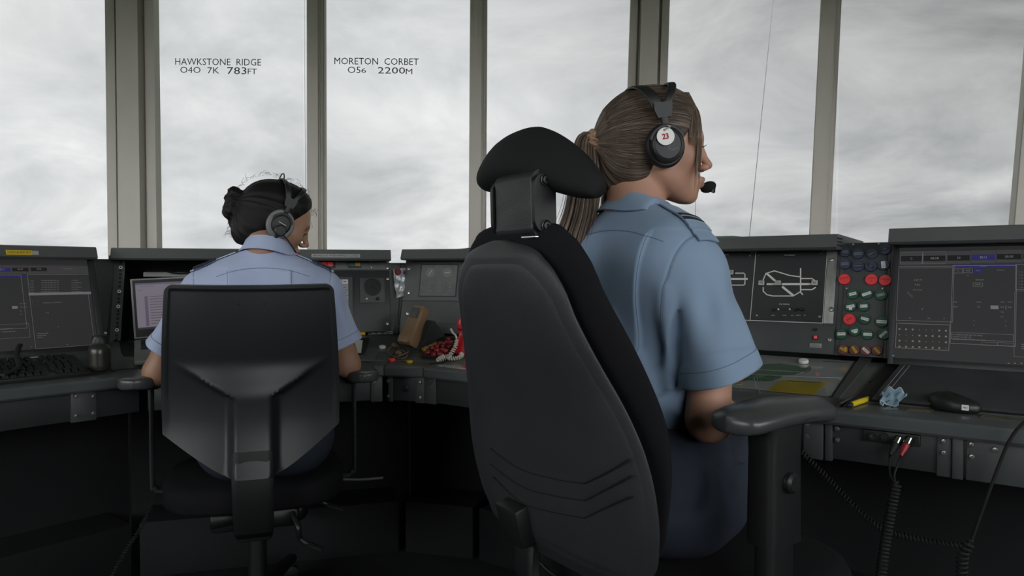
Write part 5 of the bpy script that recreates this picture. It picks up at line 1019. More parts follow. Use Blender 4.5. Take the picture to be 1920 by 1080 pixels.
# raised central field of the shell, leaving a flat border band
wI = lambda bb: max(0.01, wN(min(HB, max(0.0, (bb-0.010)*HB/(HB-0.024))))-0.013)
b = MB(); pill(b, wI, lambda bb, y: xN(bb, y)+0.0085, np.concatenate([np.linspace(0.012, 0.07, 9), np.linspace(0.08, 0.46, 26), np.linspace(0.47, HB-0.014, 12)]), 0.0115, 72, 3.6, edge=edge)
b.build('back_field', 'chair_shell', shell)
def rear(px, py):               # pixel to shell coordinates (b, y)
    A = np.array(MN @ MBK); w = on_plane(px, py, A[:3, 3]-A[:3, 0]*0.02, A[:3, 0]); q = (np.linalg.inv(A) @ np.r_[w, 1])[:3]; return q[1], q[2]
for ln in ([(926, 838), (985, 873), (1050, 892), (1103, 902), (1140, 884), (1176, 862)], [(926, 866), (990, 905), (1050, 922), (1106, 933), (1145, 912), (1182, 892)], [(934, 890), (990, 934), (1050, 952), (1108, 964), (1147, 945), (1182, 930)]):
    pp = []
    q = [rear(*p) for p in ln]
    pts = np.concatenate([smooth_path(q[:4], 24), smooth_path(q[3:], 10)])
    b = MB(); b.tube([(xN(z, y)-0.0043, y, z) for y, z in pts], 0.0013, 6); b.build('back_groove', 'seam_black', shell)
ly = rear(865, 645)
# cushion in front of the shell
bc = [0.0, 0.02, 0.06, 0.12, 0.18, 0.25, 0.32, 0.40, 0.46, 0.51, 0.545, 0.565, 0.572]
wc = [0.12, 0.16, 0.20, 0.222, 0.236, 0.240, 0.228, 0.205, 0.180, 0.158, 0.122, 0.075, 0.02]
b = MB(); pill(b, lambda bb: float(interp(np.array(bb), bc, wc)), lambda bb, y: xN(bb, y)+0.046+0.004*(np.abs(y)/0.24)**2, np.concatenate([np.linspace(0, 0.06, 9), np.linspace(0.08, 0.5, 24), np.linspace(0.51, 0.572, 14)]), 0.026, 64, 3.0, edge=lambda u: min(1.0, 0.3+10*u, 0.45+6*(1-u)))
b.build('back_cushion', 'chair_fabric', nc, MBK, sharp=None)
# spine bracket low on the shell and the bar down to the mechanism
y0, z0 = rear(978, 975)
b = MB(); y0 -= 0.022; b.box((-0.062, y0-0.032, z0-0.022), (-0.010, y0+0.032, z0+0.050), None, None, 0.006); b.build('spine_bracket', 'chair_plastic', nc, MBK)
b = MB(); b.loft([np.array([(x+dx*0.012, y+dy*0.028, z) for dx, dy in rrect(2, 2, 0.4, 3)]) for x, y, z in ((-0.325, y0, 0.62), (-0.335, y0*0.9, 0.56), (-0.31, y0*0.6, 0.48))]); b.loft([np.array([(x, y+dy*0.03, z+dz*0.014) for dy, dz in rrect(2, 2, 0.4, 3)]) for x, y, z in ((-0.325, y0*0.6, 0.475), (-0.1, 0, 0.46), (0.05, 0, 0.46))]); b.build('spine_bar', 'chair_plastic', nc)
# headrest: bracket with two side cheeks, bolts, and a winged pad
bt = MBK @ Vector((0.02, 0.0, 0.548))
def pt_x(px, py, x):            # pixel -> local point on plane local x = const
    A = np.array(MN); w = on_plane(px, py, A[:3, 3]+A[:3, 0]*x, A[:3, 0]); return (np.linalg.inv(A) @ np.r_[w, 1])[:3]
BX = -0.437
c1 = pt_x(931, 437, BX); c2 = pt_x(1000, 330, BX); yl, yr, zb_, zt_ = pt_x(928, 390, BX)[1], pt_x(999, 385, BX)[1], pt_x(965, 434, BX)[2], pt_x(965, 336, BX)[2]
hb = MB(); hw = (yl-yr)/2; ym = (yl+yr)/2; zh = (zt_-zb_)/2; zm = (zt_+zb_)/2
MHB = T(BX, ym, zm) @ RY(-0.03)
b = MB(); prof = [(x+0.016, y) for x, y in rrect(0.034, 2*hw, 0.006, 4)]
b.loft([np.array([(x, y, z) for x, y in prof]) for z in np.linspace(-zh*0.94, zh*0.90, 4)], None, 'scuffed_plastic')
b.tube([(0.016, -hw*0.98, -zh*0.9), (0.016, hw*0.98, -zh*0.9)], 0.016, 16, None, 'scuffed_plastic'); b.tube([(0.016, -hw*0.98, zh*0.86), (0.016, hw*0.98, zh*0.86)], 0.0165, 16, None, 'scuffed_plastic')
brk = b.build('headrest_bracket', None, nc, MHB)
for sg in (-1, 1):
    b = MB(); o = [(x+0.017, z) for x, z in rrect(0.040, 2*zh*1.02+0.006, 0.019, 8)]
    b.loft([np.array([(x, sg*(hw+0.0012), z) for x, z in o]), np.array([(x, sg*(hw+0.0085), z) for x, z in o])][::(1 if sg < 0 else -1)] if False else [np.array([(x, sg*(hw+0.0085) if sg < 0 else sg*(hw+0.0012), z) for x, z in o]), np.array([(x, sg*(hw+0.0012) if sg < 0 else sg*(hw+0.0085), z) for x, z in o])])
    ck = b.build('bracket_cheek', 'chair_plastic', nc, MHB)
    for z in (-zh*0.86, zh*0.84):
        b = MB(); MM = T(0.017, sg*(hw+0.0085), z) @ RX(pi/2*sg*-1 if sg > 0 else pi/2); b.lathe([(0.0095, -0.001), (0.0095, 0.002), (0.0075, 0.003), (0.0062, 0.001), (0.0060, 0.004), (0.003, 0.0045), (0.0028, 0.002), (0.0001, 0.002)], 20, MM); b.build('bracket_bolt', 'black_plastic', ck)
b = MB(); b.box((0.002, -hw*1.05, -zh-0.012), (0.032, hw*1.05, -zh-0.008), bev=0.001); b.build('slide_plate', 'chrome', brk)
b = MB(); b.box((0.012, -hw*0.7, -zh-0.05), (0.030, hw*0.7, -zh-0.006), bev=0.004); b.build('headrest_stem', 'chair_plastic', nc, MHB)
# pad
MPD = T(BX+0.046, ym+0.010, zt_+0.041) @ RX(0.17) @ RY(0.50)
b = MB(); rings = []; ys = np.linspace(-1, 1, 33)
for u in ys:
    y = u*0.151; sc = (1-abs(u)**7*0.5)*(1-(0.45*u**1.5 if u > 0 else 0.12*abs(u)**2)); fx = 0.030*abs(u)**1.8; dz = -0.028*abs(u)**1.5
    tt = np.linspace(0, 2*pi, 28, endpoint=False); cx, sz = np.cos(tt), np.sin(tt)
    rx = 0.034*sc; rz = 0.047*sc
    rings.append(np.c_[fx+rx*np.sign(cx)*np.abs(cx)**0.8, tt*0-y, dz+rz*np.sign(sz)*np.abs(sz)**0.75])
b.loft(rings[::-1] if False else rings); b.build('headrest_pad', 'headrest_foam', nc, MPD, sharp=None)
b = MB(); b.tube([(0.02, -hw*0.5, zh*0.9), (0.04, -hw*0.45, zh+0.02)], 0.010, 10); b.tube([(0.02, hw*0.5, zh*0.9), (0.04, hw*0.45, zh+0.02)], 0.010, 10); b.build('pad_hinge', 'chair_plastic', nc, MHB)
# seat
b = MB(); t = np.linspace(0, 2*pi, 56, endpoint=False); c, s = np.cos(t), np.sin(t); rings = []
for z, k in ((0.475, 0.86), (0.480, 0.95), (0.50, 1.0), (0.525, 1.0), (0.541, 0.97), (0.549, 0.90), (0.551, 0.6), (0.545, 0.2)):
    rings.append(np.c_[0.01+0.255*k*np.sign(c)*np.abs(c)**(2/3.2), 0.262*k*np.sign(s)*np.abs(s)**(2/3.2), z+0.012*np.clip(-c, 0, 1)**2+0*c])
b.loft(rings); b.build('seat', 'chair_fabric', nc, sharp=None)
b = MB(); b.tube(np.c_[0.01+0.258*np.sign(c)*np.abs(c)**(2/3.2), 0.265*np.sign(s)*np.abs(s)**(2/3.2), 0*t+0.512], 0.003, 6, closed=True); b.build('seat_piping', 'chair_plastic', nc)
b = MB(); b.box((-0.16, -0.10, 0.42), (0.14, 0.10, 0.474), bev=0.012); b.build('mechanism', 'chair_plastic', nc)
# armrests
def armrest(t, side, cx, cy, ztop, L=0.235, w=0.092):
    y0 = side*cy; b = MB(); rings = []
    for u in np.linspace(-1, 1, 27):
        x = cx+u*L/2; k = (1-abs(u)**8)**0.5 if abs(u) < 1 else 0.02; k = max(k, 0.05)
        hw_ = w/2*k*(1.0-0.10*u); tt = np.linspace(0, 2*pi, 36, endpoint=False); cc, ss = np.cos(tt), np.sin(tt)
        zz = 0.023*np.sign(ss)*np.abs(ss)**0.75*(0.55+0.45*k); zz = np.where(zz > 0, zz*0.9+0.003*np.cos(np.clip(cc*4.2, -pi, pi)), zz*0.8)
        rings.append(np.c_[tt*0+x, y0+hw_*np.sign(cc)*np.abs(cc)**0.62, ztop-0.022+zz-0.008*u*u-0.006*(u+1)/2])
    b.loft(rings); p = b.build('arm_pad', 'arm_pad', t, sharp=None)
    b = MB(); b.tube(np.array([[cx+math.cos(a)*L*0.475*(abs(math.cos(a))**-0.25 if abs(math.cos(a)) > .05 else 1), y0+math.sin(a)*w*0.475, ztop-0.030-0.008*math.cos(a)**2] for a in np.linspace(0, 2*pi, 60, endpoint=False)]), 0.0022, 6, closed=True); b.build('pad_seam', 'seam_black', p)
    return p
AZ = 0.884
for sd in (-1, 1):
    armrest(nc, sd, -0.078, 0.258, AZ, 0.255)
    b = MB(); yy = sd*0.258
    b.loft([np.array([(-0.086+x, yy+y, z) for x, y in rrect(lx, ly, 0.012, 4)]) for z, lx, ly in ((0.655, 0.082, 0.052), (0.70, 0.082, 0.052), (0.80, 0.080, 0.050), (AZ-0.042, 0.085, 0.052), (AZ-0.034, 0.11, 0.05))]); arm = b.build('arm_post', 'chair_plastic', nc)
    b = MB(); b.loft([np.array([(-0.086+x, yy+y, z) for x, y in rrect(0.062, 0.036, 0.010, 4)]) for z in (0.45, 0.66)]); b.box((-0.114, min(yy+0.018*sd, sd*0.08), 0.447), (-0.058, max(yy+0.018*sd, sd*0.08), 0.462)); b.build('arm_support', 'chair_plastic', nc)
    b = MB(); b.lathe([(0.0001, 0.012), (0.012, 0.012), (0.016, 0.008), (0.016, 0)], 20, T(-0.086, yy+sd*0.026, 0.755) @ RX(-sd*pi/2)); b.build('arm_button', 'black_plastic', arm)
star_base(nc, col=0.43)

# ---------------- low-backed chair
aF = math.radians(108); fF = np.array([math.cos(aF), math.sin(aF)])
cF = np.array(P(474, 700, 1.915)[:2])+0.265*fF
MFc = T(cF[0], cF[1], 0) @ RZ(aF)
fc = thing('office_chair', 'black plastic-backed office chair under the woman with the bun', 'chair', MFc)
HS, ZS = 0.512, 0.535
mat('chair_shell_smooth', (0.017, 0.018, 0.020), 0.42, bump=(700, 0.12, 0.001))
MSB = T(-0.265, 0, ZS) @ RY(-0.10)
def hwid(bb):     # half width at height b: tapered bottom, straight sides, rounded top corners
    w = 0.227+0.006*math.sin(bb/HS*pi) - 0.014*max(0, (bb-0.2)/0.3)
    if bb < 0.105: w = 0.066+(w-0.066)*(bb/0.105)**0.85
    r = 0.022
    if bb > HS-r: w -= r-math.sqrt(max(0, r*r-(bb-(HS-r))**2))
    return w
NB, NU = 90, 81; bsf = np.concatenate([np.linspace(0, 0.12, 26), np.linspace(0.124, HS-0.024, 50), HS-0.022+0.022*np.sin(np.linspace(0, pi/2, 14))]); us = np.linspace(-1, 1, NU)
R_ = np.zeros((len(bsf), NU, 3))
def sstep(x, a, c): q = np.clip((x-a)/(c-a), 0, 1); return q*q*(3-2*q)
for i, bb in enumerate(bsf):
    w = hwid(bb); y = us*w
    base = 0.045*(np.abs(y)/0.24)**2+0.03*math.exp(-((bb-0.2)/0.16)**2)-0.024*(max(0, 0.15-bb)/0.15)**2
    b0 = 0.205; Pm = 0.034
    half = 0.058+max(0.0, bb-b0)*1.55
    prof = (1-sstep(np.abs(y), half-0.016, half+0.012))*Pm*(1-sstep(np.array(bb), b0-0.005, b0+0.105))
    rim = 0.006*(sstep(np.abs(us)*w, w-0.016, w-0.010)) * sstep(np.array(bb), 0.09, 0.20) + 0.006*sstep(np.array(bb), HS-0.016, HS-0.010)
    R_[i] = np.c_[base-prof-np.minimum(rim, 0.006), -y, y*0+bb]
b = MB(); b.grid(R_[:, ::-1], thick=0.0)
F_ = R_.copy(); F_[..., 0] = (0.045*(np.abs(F_[..., 1])/0.24)**2+0.03*np.exp(-((F_[..., 2]-0.2)/0.16)**2))+0.016
b.grid(F_)
rim_r = np.concatenate([R_[:, 0], R_[-1, 1:], R_[-2::-1, -1], R_[0, -2:0:-1]]); rim_f = np.concatenate([F_[:, 0], F_[-1, 1:], F_[-2::-1, -1], F_[0, -2:0:-1]])
b.loft([rim_f, rim_r], caps=False); b.build('back_shell', 'chair_shell_smooth', fc, MSB, sharp=45)
for y in (-0.032, 0.032):
    b = MB(); b.lathe([(0.004, 0.0012), (0.004, 0), (0.0001, 0.0003)], 12); b.build('shell_hole', 'seam_black', fc, MSB @ T(0.0005+0.0, y, 0.462) @ RY(-pi/2))
b = MB(); pill(b, lambda bb: max(0.02, hwid(min(HS, bb*0.96+0.02))-0.012), lambda bb, y: 0.045*(np.abs(y)/0.24)**2+0.03*math.exp(-((bb-0.2)/0.16)**2)+0.034, np.linspace(0.03, HS-0.004, 40), 0.022, 48, 4.0, edge=lambda u: min(1.0, 0.3+10*u, 0.3+10*(1-u))); b.build('back_cushion', 'chair_fabric', fc, MSB, sharp=None)
b = MB(); b.loft([np.array([(x+dx*0.016, dy*hw2, z) for dx, dy in rrect(2, 2, 0.35, 3)]) for x, z, hw2 in ((-0.285, 0.60, 0.050), (-0.292, 0.53, 0.054), (-0.292, 0.44, 0.052), (-0.270, 0.375, 0.050), (-0.20, 0.335, 0.046))]); b.box((-0.23, -0.045, 0.33), (0.08, 0.045, 0.375), bev=0.01); b.build('spine', 'chair_plastic', fc)
b = MB(); t = np.linspace(0, 2*pi, 56, endpoint=False); c, s = np.cos(t), np.sin(t); rings = []
for z, k in ((0.40, 0.80), (0.405, 0.92), (0.42, 1.0), (0.465, 1.0), (0.475, 0.97), (0.482, 0.88), (0.484, 0.5), (0.480, 0.15)):
    rings.append(np.c_[0.02+0.245*k*np.sign(c)*np.abs(c)**(2/3.4), 0.255*k*np.sign(s)*np.abs(s)**(2/3.4), 0*c+z])
b.loft(rings); b.build('seat', 'chair_fabric', fc, sharp=None)
b = MB(); b.box((-0.18, -0.12, 0.345), (0.12, 0.12, 0.40), bev=0.015); b.build('mechanism', 'chair_plastic', fc)
b = MB(); b.lathe([(0.0001, 0), (0.022, 0), (0.026, 0.01), (0.030, 0.06), (0.028, 0.066), (0.0001, 0.066)], 24); b.build('tension_knob', 'chair_plastic', fc, T(-0.16, 0.05, 0.385) @ RX(-pi/2))
b = MB(); b.tube(smooth_path([(-0.1, -0.11, 0.40), (-0.13, -0.16, 0.405), (-0.14, -0.21, 0.385)], 16), [0.006]*17 if False else 0.0065, 10); b.tube([(-0.14, -0.20, 0.388), (-0.145, -0.245, 0.372)], 0.011, 10, flat=0.5); b.build('height_lever', 'black_plastic', fc)
b = MB(); b.tube(smooth_path([(-0.22, -0.10, 0.40), (-0.26, -0.115, 0.37), (-0.25, -0.12, 0.335), (-0.26, -0.15, 0.315)], 24), 0.008, 10); b.tube([(-0.255, -0.14, 0.32), (-0.27, -0.18, 0.305)], 0.012, 10, flat=0.5); b.build('tilt_lever', 'black_plastic', fc)
iF = np.linalg.inv(np.array(MFc))
def fl(px, py, d): return (iF @ np.r_[P(px, py, d), 1])[:3]
for sd, pc in ((1, (268, 722, 2.0)), (-1, (674, 722, 2.06))):
    q = fl(*pc); zt = q[2]+0.028
    b = MB(); rings = []
    for u in np.linspace(-1, 1, 21):
        k = max(0.06, (1-abs(u)**6)**0.5); tt = np.linspace(0, 2*pi, 28, endpoint=False); cc, ss = np.cos(tt), np.sin(tt)
        rings.append(np.c_[tt*0-0.025+u*0.115, sd*0.312+0.050*k*np.sign(cc)*np.abs(cc)**0.5, zt-0.018+0.019*np.sign(ss)*np.abs(ss)**0.5*(0.5+0.5*k)])
    b.loft(rings); b.build('arm_pad', 'arm_pad', fc, sharp=60)
    b = MB(); b.box((0.0, sd*0.300-0.028, zt-0.055), (0.11, sd*0.300+0.028, zt-0.030), bev=0.006); b.build('arm_bracket', 'chair_plastic', fc)
    b = MB(); pts = [(0.05, sd*0.298, zt-0.05), (0.05, sd*0.298, 0.46), (0.05, sd*0.290, 0.43), (0.05, sd*0.26, 0.418), (0.05, sd*0.10, 0.415)]
    b.tube(smooth_path(pts, 40), 0.021, 12, flat=0.33, up=(0, 1, 0)); b.build('arm_post', 'frame_metal' if False else 'arm_pad', fc)
star_base(fc, col=0.34, rot=0.9)
# ================================================================== organic surfaces: signed distances -> one continuous mesh
def smin(a, b, k):
    h = np.maximum(k-np.abs(a-b), 0)/k; return np.minimum(a, b)-h*h*k*0.25
def smax(a, b, k): return -smin(-a, -b, k)
def vlen(v): return np.sqrt(np.einsum('ij,ij->i', v, v))
def sph(Q, c, r): return vlen(Q-np.array(c, np.float32))-r
def ell(Q, c, r, R=None):
    p = Q-np.array(c, np.float32)
    if R is not None: p = p @ R
    r = np.array(r, np.float32); k0 = vlen(p/r); k1 = vlen(p/(r*r)); return k0*(k0-1)/np.maximum(k1, 1e-6)
def rc(Q, a, b, r1, r2):
    a = np.array(a, np.float32); b = np.array(b, np.float32); pa = Q-a; ba = b-a; h = np.clip(pa @ ba/np.dot(ba, ba), 0, 1)
    return vlen(pa-h[:, None]*ba)-(r1+(r2-r1)*h)
def chain(Q, pts, rs, k=0.01):
    d = None
    for i in range(len(pts)-1):
        e = rc(Q, pts[i], pts[i+1], rs[i], rs[i+1]); d = e if d is None else smin(d, e, k)
    return d
def pline(Q, pts):
    d = None
    for i in range(len(pts)-1):
        e = rc(Q, pts[i], pts[i+1], 0, 0); d = e if d is None else np.minimum(d, e)
    return d
def axis_grid(segs):             # [(start, end, step), ...] -> coordinates
    out = []
    for a, c, h in segs: n = max(1, int(round((c-a)/h))); out.append(np.linspace(a, c, n, endpoint=False))
    out.append([segs[-1][1]]); return np.concatenate(out).astype(np.float32)
def nets(f, gx, gy, gz, B=20, lip=1.25, newton=2):
    nx, ny, nz = len(gx), len(gy), len(gz); cid, cpos, quads = [], [], []
    CO = np.array([[i, j, k] for i in (0, 1) for j in (0, 1) for k in (0, 1)])
    ED = [(a, b) for a in range(8) for b in range(a+1, 8) if np.abs(CO[a]-CO[b]).sum() == 1]
    blocks = [(i, j, k) for i in range(0, nx-1, B) for j in range(0, ny-1, B) for k in range(0, nz-1, B)]
    cen, rad = [], []
    for (i, j, k) in blocks:
        a = np.array([gx[i], gy[j], gz[k]]); c = np.array([gx[min(i+B, nx-1)], gy[min(j+B, ny-1)], gz[min(k+B, nz-1)]])
        cen.append((a+c)/2); rad.append(np.linalg.norm(c-a)/2)
    dc = f(np.array(cen, np.float32)); live = np.abs(dc) < np.array(rad)*lip+0.012
    for ok, (i0, j0, k0) in zip(live, blocks):
        if not ok: continue
        i1, j1, k1 = min(i0+B, nx-1), min(j0+B, ny-1), min(k0+B, nz-1)
        X, Y, Z = np.meshgrid(gx[i0:i1+1], gy[j0:j1+1], gz[k0:k1+1], indexing='ij'); sh = X.shape
        D = f(np.stack([X.ravel(), Y.ravel(), Z.ravel()], 1)).reshape(sh); IN = D < 0
        if IN.all() or not IN.any(): continue
        c8 = np.stack([D[di:sh[0]-1+di, dj:sh[1]-1+dj, dk:sh[2]-1+dk] for di, dj, dk in CO], -1)
        s8 = c8 < 0; act = s8.any(-1) & ~s8.all(-1); ci, cj, ck = np.nonzero(act); v8 = c8[act]
        G = np.stack([np.stack([gx[i0+ci+CO[q, 0]], gy[j0+cj+CO[q, 1]], gz[k0+ck+CO[q, 2]]], 1) for q in range(8)], 1)
        acc = np.zeros((len(ci), 3)); cnt = np.zeros(len(ci))
        for a, b in ED:
            va, vb = v8[:, a], v8[:, b]; cr = (va < 0) != (vb < 0); t = np.where(cr, va/np.where(cr, va-vb, 1), 0)[:, None]
            acc += np.where(cr[:, None], G[:, a]+(G[:, b]-G[:, a])*t, 0); cnt += cr
        cpos.append(acc/cnt[:, None]); cid.append(((ci+i0).astype(np.int64)*ny+(cj+j0))*nz+(ck+k0))
        for ax in range(3):
            A = IN[:-1, :-1, :-1]; Bn = (IN[1:, :-1, :-1], IN[:-1, 1:, :-1], IN[:-1, :-1, 1:])[ax]
            ei, ej, ek = np.nonzero(A != Bn)
            if len(ei) == 0: continue
            flip = A[ei, ej, ek]; I, J, K = ei+i0, ej+j0, ek+k0; u, w = [(1, 2), (2, 0), (0, 1)][ax]; q = []
            for du, dw in ((-1, -1), (0, -1), (0, 0), (-1, 0)):
                o = [I.copy(), J.copy(), K.copy()]; o[u] = o[u]+du; o[w] = o[w]+dw; q.append((o[0].astype(np.int64)*ny+o[1])*nz+o[2])
            q = np.stack(q, 1); q[~flip] = q[~flip][:, ::-1]; quads.append(q)
    cid = np.concatenate(cid); pos = np.concatenate(cpos); quads = np.concatenate(quads)
    cid, first = np.unique(cid, return_index=True); pos = pos[first]
    ix = np.clip(np.searchsorted(cid, quads), 0, len(cid)-1); good = (cid[ix] == quads).all(1); F = ix[good]
    for _ in range(newton):
        p = pos.astype(np.float32); e = 0.0008; d = f(p)
        g = np.stack([f(p+np.eye(3, dtype=np.float32)[a]*e)-d for a in range(3)], 1)/e
        n2 = np.maximum((g*g).sum(1), 0.2); step = np.clip(d/n2, -0.003, 0.003)[:, None]*g; pos = pos-step*0.8
    return pos, F
def organic(name, f, grids, m, parent, M=None, vcol=None, newton=2, attr=None, B=20):
    v, F = nets(f, *grids, newton=newton, B=B)
    b = MB(); b.v = [v]; b.f = [tuple(q) for q in F.tolist()]; b.mats = [m]; b.mi = [0]*len(F); b.n = len(v)
    o = b.build(name, m, parent, M, sharp=None, vcol=vcol(v) if vcol else None)
    if attr is not None:
        a = o.data.attributes.new('flow', 'FLOAT_VECTOR', 'POINT'); a.data.foreach_set('vector', attr(v).astype(np.float32).ravel())
    return o
def hsh(Q, fr, seed=0.0):                 # smooth pseudo noise from crossed waves
    x, y, z = Q[:, 0]*fr+seed, Q[:, 1]*fr+seed*1.3, Q[:, 2]*fr-seed
    return (np.sin(x*1.7+1.3*np.sin(y*1.1+z*0.7))+np.sin(y*2.1+1.1*np.sin(z*1.3-x*0.6))+np.sin(z*1.9+1.2*np.sin(x*0.9+y*1.2)))/3

# ------------------------------------------------------------------ a woman's head, x forward, y left, z up, centred between the ears
def head_sdf(Q, w=1.0):
    S = Q.copy(); S[:, 1] = np.abs(S[:, 1])
    d = ell(S, (-0.006, 0, 0.034), (0.098, 0.073, 0.083))
    d = smin(d, ell(S, (0.026, 0, -0.006), (0.062, 0.057, 0.080)), 0.03)
    d = smin(d, rc(S, (0.000, 0.047, -0.042), (0.060, 0.014, -0.084), 0.017, 0.014), 0.03)
    d = smin(d, rc(S, (0.030, 0.03, -0.052), (0.066, 0.0, -0.076), 0.022, 0.019), 0.025)
    d = smin(d, sph(S, (0.0745, 0, -0.0885), 0.0115), 0.014)                     # chin
    d = smin(d, ell(S, (0.056, 0.040, -0.020), (0.024, 0.020, 0.018)), 0.03)  # cheek bone
    d = smin(d, rc(S, (0.084, 0.008, 0.021), (0.070, 0.040, 0.021), 0.009, 0.008), 0.02)   # brow
    d = smin(d, ell(S, (0.074, 0, -0.058), (0.022, 0.025, 0.018)), 0.015)      # muzzle
    d = smax(d, -sph(S, (0.098, 0.031, 0.001), 0.0165), 0.016)                # eye socket
    d = smin(d, ell(S, (0.0725, 0.031, 0.001), (0.0125, 0.0165, 0.0115)), 0.006)  # lids
    d = smin(d, chain(S, [(0.086, 0, 0.014), (0.096, 0, -0.004), (0.110, 0, -0.026)], [0.0075, 0.0068, 0.0085], 0.01), 0.012)   # nose
    d = smin(d, ell(S, (0.099, 0.0105, -0.032), (0.010, 0.0062, 0.0070)), 0.006)
    d = smax(d, -ell(S, (0.1035, 0.0058, -0.0395), (0.005, 0.0030, 0.0030)), 0.003)
    d = smin(d, rc(S, (0.0990, 0, -0.0545), (0.088, 0.021, -0.0585), 0.0055, 0.0025), 0.005)   # upper lip
    d = smin(d, rc(S, (0.0975, 0, -0.0655), (0.087, 0.019, -0.0600), 0.0062, 0.0028), 0.005)   # lower lip
    d = smax(d, -rc(S, (0.1075, 0, -0.0602), (0.092, 0.023, -0.0592), 0.0016, 0.0012), 0.003)  # mouth line
    e = ell(S, (-0.004, 0.073, -0.004), (0.019, 0.006, 0.030)); e = smax(e, -ell(S, (0.0, 0.080, -0.002), (0.010, 0.006, 0.018)), 0.004)
    return smin(d, e, 0.006)
def lip_mask(v):
    S = v.copy(); S[:, 1] = np.abs(S[:, 1]); d = np.minimum(rc(S, (0.100, 0, -0.0545), (0.089, 0.020, -0.0585), 0.0058, 0.003), rc(S, (0.0985, 0, -0.0655), (0.088, 0.018, -0.0605), 0.0066, 0.0035))
    return np.clip(1-d/0.0012, 0, 1)

def hair_mat(name, c0, c1, rough=0.42, bump=0.5, sc=(26, 26, 2.2)):
    m = bpy.data.materials.new(name); m.use_nodes = True; nt = m.node_tree; N = nt.nodes.new; L = nt.links.new; b = nt.nodes['Principled BSDF']
    a = N('ShaderNodeAttribute'); a.attribute_name = 'flow'; mp = N('ShaderNodeMapping'); mp.inputs['Scale'].default_value = sc; L(a.outputs['Vector'], mp.inputs[0])
    n = N('ShaderNodeTexNoise'); n.inputs['Scale'].default_value = 1.0; n.inputs['Detail'].default_value = 6; n.inputs['Roughness'].default_value = 0.65; L(mp.outputs[0], n.inputs['Vector'])
    r = N('ShaderNodeValToRGB'); r.color_ramp.elements[0].position = 0.42; r.color_ramp.elements[0].color = (*c0, 1); r.color_ramp.elements[1].position = 0.74; r.color_ramp.elements[1].color = (*c1, 1)
    L(n.outputs[0], r.inputs[0]); L(r.outputs[0], b.inputs['Base Color']); b.inputs['Roughness'].default_value = rough; b.inputs['Specular IOR Level'].default_value = 0.3
    bp = N('ShaderNodeBump'); bp.inputs['Strength'].default_value = bump; bp.inputs['Distance'].default_value = 0.002; L(n.outputs[0], bp.inputs['Height']); L(bp.outputs[0], b.inputs['Normal'])
    MATS[name] = m
def shirt_mat(name, col):
    mat(name, col, 0.8, spec=0.25, sheen=0.15, bump=(1400, 0.12, 0.0006), var=(5, 0.05))
shirt_mat('shirt_blue', (0.240, 0.330, 0.460)); shirt_mat('shirt_pale_blue', (0.41, 0.475, 0.67))
mat('seam_shade_blue', (0.15, 0.20, 0.28), 0.8)  # thread darker than the shirt; also paints the pleats' crease shade
mat('trousers_navy', (0.034, 0.041, 0.060), 0.85, spec=0.2, bump=(1200, 0.25, 0.0006))
mat('shoe_black', (0.01, 0.01, 0.01), 0.3)
hair_mat('hair_tail', (0.055, 0.040, 0.030), (0.36, 0.275, 0.215))
mat('skin_light', (0.46, 0.25, 0.17), 0.5, spec=0.35, sss=0.15, attr='Col', bump=(600, 0.05, 0.0005))
mat('skin_brown', (0.36, 0.20, 0.13), 0.45, spec=0.4, sss=0.12, attr='Col', bump=(600, 0.05, 0.0005))
hair_mat('hair_brown', (0.034, 0.024, 0.018), (0.26, 0.19, 0.145))
hair_mat('hair_fair', (0.10, 0.068, 0.048), (0.34, 0.25, 0.185))
hair_mat('hair_black', (0.003, 0.0028, 0.0028), (0.008, 0.007, 0.0065), 0.62)
mat('eye_white', (0.62, 0.60, 0.57), 0.25); mat('iris_dark', (0.03, 0.018, 0.01), 0.2); mat('brow_dark', (0.012, 0.008, 0.006), 0.8)
mat('satin_tan', (0.26, 0.155, 0.09), 0.38, sheen=0.2, var=(60, 0.2))
mat('slide_navy', (0.012, 0.016, 0.03), 0.8); mat('braid_blue', (0.30, 0.42, 0.52), 0.7)

